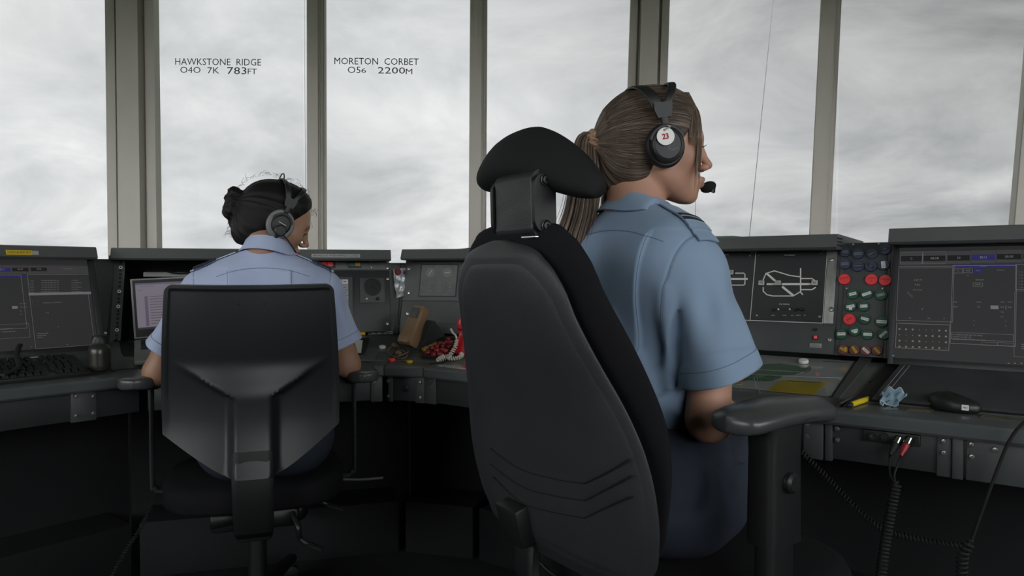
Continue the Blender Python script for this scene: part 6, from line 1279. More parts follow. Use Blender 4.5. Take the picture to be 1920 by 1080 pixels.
def finger_chain(base, d, up, L, curl, r):
    """joints of one bent finger from its knuckle"""
    p = np.array(base, float); d = np.array(d, float); d /= np.linalg.norm(d); up = np.array(up, float); pts = [p]; a = 0
    for k, fr in enumerate((0.46, 0.31, 0.23)):
        a += curl*(0.8 if k == 0 else 1.0); q = d*math.cos(a)-up*math.sin(a); p = p+q*L*fr; pts.append(p)
    return pts, [r*1.0, r*0.95, r*0.88, r*0.72]
def hand_sdf(Q, wrist, fwd, up, side, curl=0.45):
    """side = +1 when the thumb is towards cross(up, fwd)"""
    wrist, fwd, up = (np.array(v, float) for v in (wrist, fwd, up)); fwd /= np.linalg.norm(fwd); lat = np.cross(up, fwd)*side; lat /= np.linalg.norm(lat); up = np.cross(fwd, lat)*side
    W = lambda a, l, u: wrist+fwd*a+lat*l+up*u
    d = chain(Q, [W(0, 0, 0), W(0.03, 0.012, 0), W(0.078, 0.022, 0.002)], [0.021, 0.017, 0.012], 0.01)
    d = smin(d, chain(Q, [W(0.0, 0, 0), W(0.03, -0.012, 0), W(0.072, -0.024, 0)], [0.021, 0.016, 0.011], 0.01), 0.02); d = smin(d, chain(Q, [W(0.02, 0, 0), W(0.078, 0.0, 0.003)], [0.018, 0.0125], 0.01), 0.02)
    for l, a, L, r in ((0.026, 0.080, 0.066, 0.0082), (0.009, 0.084, 0.074, 0.0084), (-0.009, 0.081, 0.068, 0.0080), (-0.025, 0.074, 0.053, 0.0070)):
        pts, rs = finger_chain(W(a, l, 0), fwd+lat*l*2.0, up, L, curl*(1+abs(l)*3), r); d = smin(d, chain(Q, pts, rs, 0.003), 0.007)
    t0 = W(0.022, 0.022, -0.004); t1 = W(0.048, 0.046, -0.012); t2 = W(0.075, 0.052, -0.020); t3 = W(0.095, 0.048, -0.026)
    return smin(d, chain(Q, [t0, t1, t2, t3], [0.015, 0.011, 0.0095, 0.0072], 0.004), 0.012)

def woman(root, K):
    """K: hip height zh, neck height zn, head matrix MH (in the body frame), arms, colours; x forward, y left"""
    zh, zn = K['zh'], K['zn']; Z = lambda z: zh+(z-0.66)*(zn-zh)/(1.215-0.66); ln = K.get('lean', 0.0)
    V = lambda x, y, z: (x+ln*(z-0.7)+K.get('shift', 0.0)*(z-0.7), y+K.get('side', 0.0)*(z-0.7), Z(z))
    MHd = np.array(K['MH'], np.float32); iMH = np.linalg.inv(MHd).astype(np.float32)
    toH = lambda Q: Q @ iMH[:3, :3].T+iMH[:3, 3]
    hp = lambda *q: (MHd @ np.array([*q, 1]))[:3]
    sh = K['shoulder']; arms = K['arms']
    def torso(Q, off=0.0, k=0.05):
        d = ell(Q, V(0.0, 0, 0.995), (0.104-0.012+off, 0.150-0.012+off, 0.185+off))
        for s in (1, -1):
            a = arms[s]
            d = smin(d, rc(Q, V(-0.022, 0.03*s, 1.130), a['sh'], 0.052+off, 0.050+off), 0.05)
            d = smin(d, rc(Q, V(-0.030, 0.012*s, 1.165), V(-0.022, 0.09*s, 1.122), 0.030+off, 0.042+off), 0.04)
            d = smin(d, ell(Q, V(-0.052, 0.075*s, 1.055), (0.050+off, 0.070+off, 0.085+off)), 0.05)     # shoulder blade
            d = smin(d, ell(Q, V(0.070, 0.062*s, 1.000), (0.052+off, 0.055+off, 0.058+off)), 0.05)
        d = smin(d, ell(Q, V(0.0, 0, 0.85), (0.086+off, 0.122+off, 0.13)), 0.08)
        return d
    def pelvis(Q, off=0.0):
        d = ell(Q, (0.0, 0, zh+0.025), (0.122+off, 0.172+off, 0.115+off))
        for s in (1, -1):
            d = smin(d, ell(Q, (-0.045, 0.075*s, zh-0.005), (0.085+off, 0.088+off, 0.082+off)), 0.05)
            l = K['legs'][s]; d = smin(d, rc(Q, (0.03, 0.092*s, zh-0.012), l['knee'], 0.083+off, 0.056+off), 0.05)
        return d
    def body(Q):
        d = torso(Q); d = smin(d, pelvis(Q), 0.06); d = smin(d, ell(Q, V(0, 0, 0.80), (0.088, 0.125, 0.10)), 0.06)
        H = toH(Q); h = head_sdf(H)
        nk = rc(Q, hp(-0.022, 0, -0.045), V(-0.018, 0, 1.170), 0.050*K.get('nk', 0.94), 0.056*K.get('nk', 0.94)); nk = smin(nk, rc(Q, hp(-0.045, 0, -0.03), V(-0.040, 0, 1.20), 0.040, 0.040), 0.03)
        d = smin(d, nk, 0.03); d = smin(d, h, 0.014)
        for s in (1, -1):
            a = arms[s]; d = smin(d, chain(Q, [a['sh'], a['mid'], a['el']], [0.047, 0.043, 0.036], 0.02), 0.03)
            fm = np.array(a['el'])*0.65+np.array(a['wr'])*0.35
            d = smin(d, chain(Q, [a['el'], fm, a['wr']], [0.036, 0.037, 0.023], 0.02), 0.02)
            d = smin(d, hand_sdf(Q, a['wr'], a['hd'], a['up'], a['th'], a.get('curl', 0.45)), 0.012)
            l = K['legs'][s]; kn, an, to = l['knee'], l['ankle'], l['toe']; cm = np.array(kn)*0.62+np.array(an)*0.38-np.array([0.018, 0, 0])
            d = smin(d, chain(Q, [kn, cm, an], [0.054, 0.052, 0.033], 0.03), 0.03); d = smin(d, chain(Q, [np.array(an)-[0.02, 0, 0.035], np.array(an)+[0.04, 0, -0.03], to], [0.030, 0.030, 0.020], 0.02), 0.03)
        return d
    hc = hp(0, 0, 0); x0, x1, y0, y1, z0, z1 = K['box']; hh = K.get('h', 0.0022); bc = K.get('hb', 0.006)
    gx = axis_grid([(x0, hc[0]-0.14, bc), (hc[0]-0.14, hc[0]+0.14, hh), (hc[0]+0.14, x1, bc)]); gy = axis_grid([(y0, hc[1]-0.12, bc), (hc[1]-0.12, hc[1]+0.12, hh), (hc[1]+0.12, y1, bc)]); gz = axis_grid([(z0, hc[2]-0.135, bc), (hc[2]-0.135, z1, hh)])
    sk = np.array(K['skin']); lip = np.array(K['lip'])
    def vcol(v):
        H = toH(v.astype(np.float32)); m = lip_mask(H)[:, None]; bl = np.clip(1-vlen((H*[1, 1, 1]-np.array([0.07, 0, -0.025]))*[1, 0.6, 1.3])/0.05, 0, 1)[:, None]*0.25
        c = sk*(1-bl)+sk*np.array([1.12, 0.88, 0.86])*bl; c = c*(1-m)+lip*m; return np.c_[c, np.ones(len(v))]
    bodyo = organic('body', body, (gx, gy, gz), K['skin_mat'], root, vcol=vcol, newton=2)
    # ---------------- shirt
    yoke = K.get('pleats', [])
    def shirt(Q, fine=True):
        d = torso(Q, 0.013, 0.05)
        bl = ell(Q, V(0.0, 0, 0.845), (0.118, 0.148+K.get('blouse', 0.0), 0.064)); d = smin(d, bl, 0.05)
        pass
        if fine:
            x, y, z = Q.T
            back = np.clip((0.02-x)/0.05, 0, 1); zz = (z-Z(0.80))/(Z(1.16)-Z(0.80))
            # yoke seam: one layer ends across the shoulder blades
            ys = Z(1.155); d = d-0.0022*(1/(1+np.exp(-(z-ys)/0.0012)))*back
            for yb, yt, sg, am in K['pleats']:
                t = np.clip((z-Z(0.84))/(Z(1.155)-Z(0.84)), 0, 1); yy = yb+(yt-yb)*t
                d = d-am*(1/(1+np.exp(np.clip(-(y-yy)*sg/0.0012, -30, 30))))*np.exp(-np.clip((y-yy)*sg, 0, 1)/0.035)*back*np.clip((Z(1.158)-z)/0.012, 0, 1)*np.clip((z-Z(0.83))/0.03, 0, 1)
            g = np.clip((Z(0.95)-z)/0.12, 0, 1)     # gathers above the waist
            d = d-0.0065*g*np.sin(y*95+6*np.sin(z*16+y*9)+x*60)*np.clip((z-Z(0.79))/0.03, 0, 1)
            d = d-0.0022*np.sin(y*38+2.2*np.sin(z*11)+x*22+K.get('seed', 0))*np.clip(1-np.abs(zz-0.5)*1.6, 0, 1)
        sl = None
        for s in (1, -1):
            a = arms[s]; S0 = np.array(a['sh']); S1 = np.array(a['hem']); ax = (S1-S0)/np.linalg.norm(S1-S0)
            S1e = S1+ax*0.05; Q2 = Q; r0, r1 = a.get('r0', 0.064), a.get('r1', 0.072)
            e = rc(Q2, S0, S1e, r0, r1+0.006)
            if fine:
                t = (Q-S0) @ ax; L = np.linalg.norm(S1-S0); u = np.cross(ax, [1, 0.2, 0]); u /= np.linalg.norm(u); w = np.cross(ax, u); an = np.arctan2((Q-S0) @ w, (Q-S0) @ u)
                q = np.clip(t/L, 0, 1); e = e-0.0062*np.sin(an*4+3.0*q+K.get('seed', 0))*np.clip(q*1.4-0.15, 0, 1)*(1-0.5*q)-0.0030*np.sin(an*7-5*q+1)*np.clip(1-np.abs(q-0.45)*2.4, 0, 1)
                e = e-0.0016*(1/(1+np.exp(np.clip(-(t-(L-0.028))/0.0010, -30, 30))))     # turned hem
            hemn = np.array(a.get('hemn', ax)); hemn = hemn/np.linalg.norm(hemn)
            inner = rc(Q, S0+ax*0.10, S1e+ax*0.03, r0-0.016, r1+0.0015)
            cut = (Q-S1) @ hemn
            e = smax(e, cut, 0.003); sl = (e, inner, s) if sl is None else sl
            d = smin(d, e, 0.035 if True else 0); d = smax(d, -inner, 0.003)
            if fine:                                                # armhole seam
                rr = np.abs((Q-S0) @ np.array([0.0, s*0.99, -0.13])-0.022); near = np.clip(1-vlen(Q-S0)/0.13, 0, 1)
                d = d+0.0020*np.exp(-(rr/0.0022)**2)*np.clip(near*4, 0, 1)
            for fo in a.get('folds', []): d = d-fo[2]*np.exp(-(pline(Q, fo[0])/fo[1])**2)
        for fo in K.get('folds', []): d = d-fo[2]*np.exp(-(pline(Q, fo[0])/fo[1])**2)
        d = smax(d, Z(0.795)-Q[:, 2], 0.006)
        nkc = np.array(V(-0.012, 0, 1.225)); d = smax(d, -rc(Q, V(-0.018, 0, 1.19), hp(-0.015, 0, -0.08), 0.053, 0.053), 0.004)
        return d
    sb = K['sbox']; hs = K.get('hs', 0.0032)
    sg = (axis_grid([(sb[0], sb[1], hs)]), axis_grid([(sb[2], sb[3], hs)]), axis_grid([(sb[4], sb[5], hs)]))
    shirto = organic('shirt', shirt, sg, K['shirt_mat'], root, newton=2)
    def drop(x, y, z_from, f=shirt, dirn=(0, 0, -1)):
        p = np.array([[x, y, z_from]], np.float32); dv = np.array(dirn, np.float32)
        for _ in range(60):
            d = float(f(p)[0])
            if d < 0.0003: break
            p = p+dv*max(d*0.7, 0.0004)
        return p[0]
    # ---------------- stitched seams lying on the cloth, plus dark shade lines for the pleats
    def seam(starts, dirs, r=0.0010, name='seam', closed=False):
        p = np.array(starts, np.float32); dv = np.array(dirs, np.float32); dv /= np.linalg.norm(dv, axis=1)[:, None]
        for _ in range(70):
            d = shirt(p); p = p+dv*np.clip(d*0.7, -0.003, 0.02)[:, None]
        b = MB(); b.tube(p.astype(float), r, 6, closed=closed); return b.build(name, 'seam_shade_blue', shirto)
    yy = np.linspace(-0.150, 0.150, 60); seam(np.c_[yy*0-0.20, yy, 0*yy+Z(1.157)-1.1*np.abs(yy)**2], np.c_[yy*0+1, -yy*1.5, 0*yy], name='yoke_seam')
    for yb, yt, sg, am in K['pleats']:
        zz_ = np.linspace(Z(0.80), Z(1.150), 60); t = np.clip((zz_-Z(0.84))/(Z(1.155)-Z(0.84)), 0, 1); seam(np.c_[0*zz_-0.20, yb+(yt-yb)*t, zz_], np.c_[0*zz_+1, 0*zz_, 0*zz_], 0.0007, 'pleat_shade_line')  # no stitching here: dark tube stands in for the fold's shadow line
    for s in (1, -1):
        a = arms[s]; S0 = np.array(a['sh']); S1 = np.array(a['hem']); ax = (S1-S0)/np.linalg.norm(S1-S0); hn_ = np.array(a.get('hemn', ax)); hn_ = hn_/np.linalg.norm(hn_); u = np.cross(hn_, [1, 0.2, 0]); u /= np.linalg.norm(u); w = np.cross(hn_, u); t = np.linspace(0, 2*pi, 64, endpoint=False)
        ring = np.cos(t)[:, None]*u+np.sin(t)[:, None]*w; t0_ = np.argmin(ring[:, 1]*s); ring = np.roll(ring, -t0_, 0)[9:-9]; vis = (S1-hn_*0.028+ring*0.10)
        seam(vis, -ring, 0.0009, 'hem_seam')
        n = np.array([0.0, s*0.99, -0.13]); n /= np.linalg.norm(n); e1 = np.array([1.0, 0, 0]); e2 = np.cross(n, e1); t = np.linspace(-0.35*pi, 1.35*pi, 60) if s < 0 else np.linspace(-0.35*pi, 1.35*pi, 60)
        e2 = e2 if e2[2] > 0 else -e2; ring = np.cos(t)[:, None]*e1+np.sin(t)[:, None]*e2; keep = ring[:, 2] > -0.75; ring = ring[keep]
        seam(S0+n*0.022+ring*0.13, -ring, 0.0009, 'armhole_seam')
    # ---------------- collar
    cc = np.array(K['collar_c']); b = MB(); rows = []; th = np.linspace(0.22, 2*pi-0.22, 64)
    til = K.get('collar_tilt', 0.30); axr = np.array(RZ(K.get('collar_yaw', 0.0)))[:3, :3] @ np.array(RY(til))[:3, :3]
    for v, (r, z) in enumerate(((0.0560, -0.012), (0.0555, 0.012), (0.0585, 0.0185), (0.0630, 0.014), (0.0680, -0.004), (0.0730, -0.016), (0.0770, -0.026))):
        kf = 1+0.10*np.cos(th)*(v > 2)
        P_ = np.c_[r*1.06*np.cos(th)*kf, r*np.sin(th)*0.98, z+0*th-0.016*np.clip(np.cos(th), 0, 1)**3*(v > 3)]
        rows.append(P_ @ axr.T+cc)
    rows = np.array(rows)
    for v in range(2, len(rows)):                       # the turned-down leaf rests on the shirt
        q = rows[v].astype(np.float32)
        for _ in range(12):
            d = shirt(q, False); g = np.stack([shirt(q+np.eye(3, dtype=np.float32)[a]*0.001, False)-d for a in range(3)], 1)/0.001
            g /= np.maximum(vlen(g), 1e-6)[:, None]; need = 0.0045+0.0006*(len(rows)-v)
            q = q+g*np.clip(need-d, 0, 0.004)[:, None]
        rows[v] = q
    for _ in range(2): rows[3:, 1:-1] = rows[3:, 1:-1]*0.5+(rows[3:, :-2]+rows[3:, 2:])*0.25
    b.grid(rows, thick=0.0028); b.build('collar', K['shirt_mat'], shirto, sharp=50)
    # ---------------- epaulettes
    for s in (1, -1):
        ex = K['epau'][s]; pa, pb = np.array(ex[0]), np.array(ex[1]); dv = pb-pa; Ld = np.linalg.norm(dv); dv /= Ld; sv = np.array([-dv[1], dv[0]]); sv = sv if sv[0] > 0 else -sv
        def strip(t0, t1, w, off, th_, nt=16, nw=7, point=False):
            G_ = []
            for t in np.linspace(t0, t1, nt):
                row = []
                for u in np.linspace(-1, 1, nw):
                    wk = w*(1-0.0*t)
                    if point and t < t0+0.10: wk = w*max(0.05, (t-t0)/0.10)
                    q = pa+dv*Ld*t+sv*u*wk; h = drop(q[0], q[1], zn+0.06); row.append([q[0], q[1], h[2]+off])
                G_.append(row)
            G_ = np.array(G_); G_[:, :, 2] = G_[:, :, 2]*0.45+(G_[:, nw//2, 2][:, None]+0*G_[:, :, 2])*0.55
            if np.cross(G_[1, 0]-G_[0, 0], G_[0, 1]-G_[0, 0])[2] < 0: G_ = G_[:, ::-1]
            bb = MB(); bb.grid(G_, thick=th_); return bb
        ep = strip(0.0, 1.0, 0.024, 0.003, 0.003, 22).build('epaulette', K['shirt_mat'], shirto, sharp=50)
        strip(*K['slide'], 0.0268, 0.0045, K.get('slide_t', 0.0035), 14).build('rank_slide', K.get('slide_mat', 'slide_navy'), ep, sharp=50)
        for t0, t1, mm in K['stripes']: strip(t0, t1, 0.0266, 0.0083, 0.0012, 5).build('rank_stripe', mm, ep, sharp=50)
        if K.get('button'):
            bb = MB(); q = pa+dv*Ld*K['button']; h = drop(q[0], q[1], zn+0.06); bb.ball((q[0], q[1], h[2]+0.010), (0.005, 0.005, 0.003), 12); bb.build('button', 'bolt_steel', ep)
    # ---------------- trousers and shoes
    def trousers(Q):
        d = pelvis(Q, 0.013); d = smin(d, ell(Q, (0, 0, zh+0.09), (0.112, 0.148, 0.10)), 0.05)
        for s in (1, -1):
            l = K['legs'][s]; kn, an = np.array(l['knee']), np.array(l['ankle']); d = smin(d, chain(Q, [kn, kn*0.62+an*0.38-np.array([0.018, 0, 0]), an], [0.068, 0.070, 0.056], 0.03), 0.04)
        if K.get('lap'): d = smin(d, rc(Q, (0.12, 0, zh+0.02), (0.36, 0, zh-0.02), 0.07, 0.06), 0.06)
        d = d-0.0040*np.sin(Q[:, 0]*40+5*np.sin(Q[:, 2]*14+Q[:, 1]*8))*np.clip((Q[:, 0]+0.02)/0.1, 0, 1)*np.clip((zh+0.14-Q[:, 2])/0.05, 0, 1)
        for fo in K.get('tfolds', []): d = d-fo[2]*np.exp(-(pline(Q, fo[0])/fo[1])**2)
        d = smax(d, Q[:, 2]-K['waist'], 0.004)
        for s in (1, -1):
            an = K['legs'][s]['ankle']; d = np.maximum(d, np.where(sph(Q, an, 0.10) < 0, an[2]+0.012-Q[:, 2], -1.0))
        return d
    tb = K['tbox']; ht = K.get('ht', 0.0055)
    tro = organic('trousers', trousers, tuple(axis_grid([(tb[2*i], tb[2*i+1], ht)]) for i in range(3)), 'trousers_navy', root, newton=1)
    for s in (1, -1):
        l = K['legs'][s]; an, to = np.array(l['ankle']), np.array(l['toe'])
        def shoe(Q):
            d = chain(Q, [an-[0.03, 0, 0.035], an+[0.05, 0, -0.035], to], [0.038, 0.037, 0.028], 0.03); d = smax(d, Q[:, 2]-(an[2]-0.01), 0.006); return smax(d, (to[2]-0.026)-Q[:, 2], 0.004)
        organic('shoe', shoe, (axis_grid([(an[0]-0.09, to[0]+0.05, 0.006)]), axis_grid([(an[1]-0.06, an[1]+0.06, 0.006)]), axis_grid([(to[2]-0.04, an[2]+0.03, 0.006)])), 'shoe_black', root, newton=1)
    # ---------------- face details
    MHm = Matrix(MHd.tolist())
    for s in (1, -1):
        b = MB(); b.ball((0.0745, 0.031*s, 0.0005), 0.0118, 20, None, 'eye_white'); b.ball((0.0815, 0.0315*s, K.get('gaze', 0.0)), (0.0052, 0.0055, 0.0055), 14, None, 'iris_dark'); b.build('eye', None, bodyo, MHm)
        b = MB(); xs_ = np.linspace(0, 1, 9); b.tube([(0.0945-0.016*t*t-0.004*t, (0.012+0.036*t)*s, 0.0225+0.006*math.sin(t*pi*0.75)) for t in xs_], [0.0022*(1-0.75*t) for t in xs_], 8, flat=0.8); b.build('eyebrow', 'brow_dark', bodyo, MHm)
        b = MB()
        for t in np.linspace(0, 1, 11):
            a = np.array([0.0860-0.008*(2*t-1)**2, (0.019+0.025*t)*s, 0.004-0.004*(2*t-1)**2+K.get('lid', 0)]); b.tube([a, a+[0.006, 0.001*s*(t-0.5)*4, 0.0005], a+[0.0105, 0.002*s*(t-0.5)*4, 0.004]], [0.0006, 0.0005, 0.0002], 4)
        b.tube([(0.0855-0.0085*(2*t-1)**2, (0.018+0.027*t)*s, 0.0042-0.0045*(2*t-1)**2+K.get('lid', 0)) for t in np.linspace(0, 1, 10)], 0.0011, 6); b.build('eyelashes', 'brow_dark', bodyo, MHm)
    return dict(body=bodyo, shirt=shirto, shirt_f=shirt, body_f=body, hp=hp, MH=MHm, torso=torso)
def strand_mesh(curves, radii, flow):
    """thin tapered hairs: list of (n,3) curves"""
    b = MB(); at = []
    for c, r, fl in zip(curves, radii, flow):
        n = len(c); rr = r*np.clip(np.minimum(np.linspace(0.55, 1, n), np.linspace(3.2, 0.12, n)), 0.1, 1); b.tube(c, rr, 5)
        at.append(np.repeat(np.c_[np.full(n, fl[0]), np.full(n, fl[1]), np.linspace(0, fl[2], n)], 5, axis=0))
    return b, np.concatenate(at)
def put_flow(o, at):
    a = o.data.attributes.new('flow', 'FLOAT_VECTOR', 'POINT'); a.data.foreach_set('vector', at.astype(np.float32).ravel())
# ================================================================== the two women
# ---------------- the woman with the ponytail (near)
MW = T(0.262, 1.385, 0) @ RZ(math.radians(35))
wn = thing('person', 'woman with long brown ponytail and headset, seated with her back turned, light blue shirt', 'person', MW)
hw_ = np.array([0.277, 1.400, 1.317]); MHn = MW.inverted() @ (T(*hw_) @ RZ(math.radians(3)))
el = (-0.040, -0.188, 0.828); wr = (0.150, -0.070, 0.800)
KN = dict(zh=0.665, zn=1.215, MH=MHn, shoulder=None, h=0.0021, hb=0.0062, seed=0.7, shift=0.0, side=0.02,
    arms={-1: dict(sh=(-0.012, -0.118, 1.078), mid=(-0.017, -0.166, 0.985), el=el, wr=wr, hd=(0.8, 0.55, -0.12), up=(0.1, -0.35, 0.93), th=1, hem=(-0.020, -0.198, 0.902), r0=0.056, r1=0.063, hemn=(0.30, -0.20, -1)),
          1: dict(sh=(-0.005, 0.150, 1.082), mid=(0.0, 0.195, 0.97), el=(0.0, 0.205, 0.835), wr=(0.165, 0.075, 0.805), hd=(0.75, -0.6, -0.1), up=(0.1, 0.35, 0.93), th=-1, hem=(0.0, 0.205, 0.90), r0=0.062, r1=0.063)},
    legs={-1: dict(knee=(0.385, 0.085, 0.632), ankle=(0.385, 0.09, 0.285), toe=(0.50, 0.145, 0.235)), 1: dict(knee=(0.350, 0.235, 0.632), ankle=(0.35, 0.23, 0.285), toe=(0.46, 0.295, 0.235))},
    box=(-0.22, 0.60, -0.30, 0.42, 0.15, 1.48), sbox=(-0.19, 0.17, -0.31, 0.31, 0.775, 1.27), tbox=(-0.20, 0.50, -0.24, 0.38, 0.20, 0.84), waist=0.812,
    skin=(0.46, 0.252, 0.175), lip=(0.44, 0.215, 0.175), skin_mat='skin_light', shirt_mat='shirt_blue',
    pleats=[(-0.072, -0.100, 1, 0.0075), (0.085, 0.100, -1, 0.0075)],
    folds=[([(-0.09, -0.13, 1.05), (-0.085, -0.135, 0.95), (-0.06, -0.125, 0.86)], 0.014, 0.012), ([(-0.060, -0.150, 1.06), (-0.078, -0.145, 0.97), (-0.075, -0.138, 0.90), (-0.05, -0.13, 0.84)], 0.011, -0.010), ([(-0.115, -0.03, 1.0), (-0.11, -0.05, 0.90), (-0.09, -0.09, 0.83)], 0.012, 0.007), ([(-0.105, -0.085, 0.93), (-0.10, -0.10, 0.87), (-0.06, -0.14, 0.835)], 0.012, 0.008), ([(-0.10, -0.06, 0.88), (-0.085, -0.11, 0.83)], 0.010, 0.007)],
    tfolds=[([(0.10, -0.17, 0.76), (0.07, -0.185, 0.70), (0.0, -0.17, 0.62)], 0.012, 0.010), ([(0.08, -0.17, 0.735), (0.03, -0.185, 0.70)], 0.010, 0.008)],
    collar_c=(-0.012, 0.010, 1.199), collar_tilt=0.34, collar_yaw=-0.35, lap=True, hs=0.0030,
    epau={-1: ((-0.010, -0.066), (-0.014, -0.164)), 1: ((-0.005, 0.075), (0.0, 0.185))}, slide=(0.45, 0.80), slide_mat='shirt_blue', stripes=[(0.50, 0.57, 'slide_navy'), (0.57, 0.60, 'braid_blue'), (0.60, 0.67, 'slide_navy'), (0.67, 0.70, 'braid_blue')])
def hip_px(px, py):                                   # a point on the near flank of the trousers
    A = np.array(MW); w = on_plane(px, py, A[:3, 3]-A[:3, 1]*0.178, A[:3, 1]); return tuple((np.linalg.inv(A) @ np.r_[w, 1])[:3])
KN['tfolds'] += [([hip_px(*q) for q in ((1294, 800), (1309, 850), (1317, 900), (1303, 950), (1262, 992))], 0.011, -0.013), ([hip_px(*q) for q in ((1306, 868), (1275, 905), (1238, 916))], 0.009, -0.008), ([hip_px(*q) for q in ((1316, 880), (1330, 960))], 0.014, 0.006), ([hip_px(*q) for q in ((1352, 830), (1356, 930))], 0.016, -0.006), ([hip_px(*q) for q in ((1385, 830), (1390, 940))], 0.014, 0.005)]
KN['blouse'] = 0.018
WN = woman(wn, KN)
HT = np.array([-0.116, 0.0, 0.014])                # where the hair is tied, in head coordinates
def hairline(Q):
    x, z = Q[:, 0], Q[:, 2]
    d1 = (x-0.050)*0.876-z*0.482; d2 = (x+0.008)*0.81-(z+0.056)*0.58
    return smax(d1, d2, 0.02)
def hair_near(Q):
    d = ell(Q, (-0.008, 0, 0.034), (0.100, 0.077, 0.087)); d = smin(d, ell(Q, (0.020, 0, 0.03), (0.070, 0.066, 0.080)), 0.03)
    d = smin(d, ell(Q, (-0.052, 0, -0.035), (0.046, 0.058, 0.052)), 0.04)
    d = smin(d, rc(Q, (-0.085, 0, 0.02), HT+[0.004, 0, 0], 0.04, 0.012), 0.03); d = smin(d, rc(Q, (-0.043, 0, -0.04), (-0.046, 0.0, -0.095), 0.046, 0.040), 0.03)
    hl = hairline(Q); off = 0.0062*np.clip(-hl/0.022, 0, 1)**0.6-0.0025
    al = np.arctan2(Q[:, 1], Q[:, 2]-HT[2]); off = off+0.0007*np.sin(al*23+2*np.sin(al*7))*np.clip(-hl/0.03, 0, 1)
    return smax(d-off, hl, 0.004)
def flow_near(v):
    q = v-HT; al = np.arctan2(q[:, 1], q[:, 2]); return np.c_[np.cos(al), np.sin(al), vlen(q)*4]
g = lambda a, c, h: axis_grid([(a, c, h)])
hn = organic('hair', hair_near, (g(-0.16, 0.11, 0.0026), g(-0.10, 0.10, 0.0026), g(-0.11, 0.145, 0.0026)), 'hair_brown', wn, WN['MH'], newton=2, attr=flow_near)
def radial_strands(f, tie, n, rng, xr=(0.09, -0.09), lift=0.0010):
    """hairs combed back over the head towards the tie"""
    C_, fl = [], []
    for i in range(n):
        al = rng.uniform(-2.3, 2.3); xs = np.linspace(xr[0]-abs(al)*0.035+rng.uniform(-0.03, 0.0), tie[0]+0.016, 30); wob = al+0.05*np.sin(xs*30+i)*rng.uniform(0, 1)
        lo = np.zeros(30); hi = np.full(30, 0.20); d = np.c_[np.sin(wob), np.cos(wob)]
        for _ in range(16):
            m = (lo+hi)/2; Q = np.c_[xs, m*d[:, 0]+tie[1], m*d[:, 1]+tie[2]].astype(np.float32); ins = f(Q) < 0; lo = np.where(ins, m, lo); hi = np.where(ins, hi, m)
        ok = lo > 0.012
        if ok.sum() < 8: continue
        k0 = np.argmax(ok); xs2, lo2, d2 = xs[k0:], lo[k0:]+rng.uniform(-0.0004, lift), d[k0:]
        C_.append(np.c_[xs2, lo2*d2[:, 0]+tie[1], lo2*d2[:, 1]+tie[2]]); fl.append((rng.uniform(-3, 3), rng.uniform(-3, 3), 0.6))
    return C_, fl
C_, fl = radial_strands(hair_near, HT, 420, RNG)
b, at = strand_mesh(C_, RNG.uniform(0.0005, 0.0010, len(C_)), fl); o = b.build('hair_strands', 'hair_brown', hn, sharp=None, props={'kind': 'stuff'}); put_flow(o, at)
# curtain of loose hair from the parting past the temple
C_, fl = [], []
for i in range(280):
    u = RNG.uniform(0, 1); v = RNG.normal(0, 1); w = u**1.6
    st = np.array([0.052+0.010*RNG.uniform(-1, 1), -0.015-0.02*RNG.uniform(0, 1), 0.108]); L = RNG.uniform(0.5, 1.0)
    pts = [st, (0.072-0.012*u, -0.044-0.003*v*0.3-0.006*u, 0.078), (0.0775-0.024*u, -0.0585-0.002*v-0.006*u, 0.038), (0.0760-0.026*u, -0.0655+0.002*v, -0.004), (0.0735-0.026*u, -0.065+0.002*v, -0.045), (0.0735-0.026*u, -0.058, -0.088)]; L = L if u < 0.35 else RNG.uniform(0.40, 0.62)
    c = smooth_path(pts, 40); c = c[:max(12, int(len(c)*L))]; C_.append(c); fl.append((RNG.uniform(-3, 3), RNG.uniform(-3, 3), 0.5))
b, at = strand_mesh(C_, RNG.uniform(0.0004, 0.0009, len(C_)), fl); o = b.build('loose_fringe', 'hair_fair', wn, WN['MH'], sharp=None, props={'kind': 'stuff'}); put_flow(o, at)
# ponytail
iMW = np.array(MW.inverted())
def wl(p): return (iMW @ np.r_[p, 1])[:3]
tieW = np.array(T(*hw_) @ RZ(math.radians(3)) @ Vector(HT.tolist()))
path = [wl(tieW), wl(tieW+[-0.016, -0.004, 0.004]), wl(P(1097, 300, 1.375)), wl(P(1096, 345, 1.375)), wl(P(1089, 400, 1.385)), wl(P(1073, 452, 1.395)), wl(P(1052, 505, 1.40)), wl(P(1040, 560, 1.40))]
def tail(n, path, wid, rng, rad, stray=0.0, cut=(0.85, 1.0)):
    C_, fl = [], []; c0 = smooth_path(path, 56); k = len(c0); t = np.linspace(0, 1, k)
    d = np.gradient(c0, axis=0); d /= np.linalg.norm(d, axis=1)[:, None]; u = np.cross(d, [0.3, 1, 0.1]); u /= np.linalg.norm(u, axis=1)[:, None]; w = np.cross(d, u)
    for i in range(n):
        a = rng.uniform(0, 2*pi); r = math.sqrt(rng.uniform(0, 1)); st = 1+stray*abs(rng.normal())
        wd = np.interp(t, wid[0], wid[1])*st; off = (math.cos(a)*u*wd[:, None]*1.0+math.sin(a)*w*wd[:, None]*0.62)*r
        c = c0+off+0.0030*np.sin(t*7+a)[:, None]*u*t[:, None]+0.004*stray*np.sin(t*9+i)[:, None]*w*t[:, None]; c = c[:int(k*rng.uniform(*cut))]; C_.append(c); fl.append((rng.uniform(-3, 3), rng.uniform(-3, 3), 0.8))
    return C_, fl, rng.uniform(rad[0], rad[1], n)
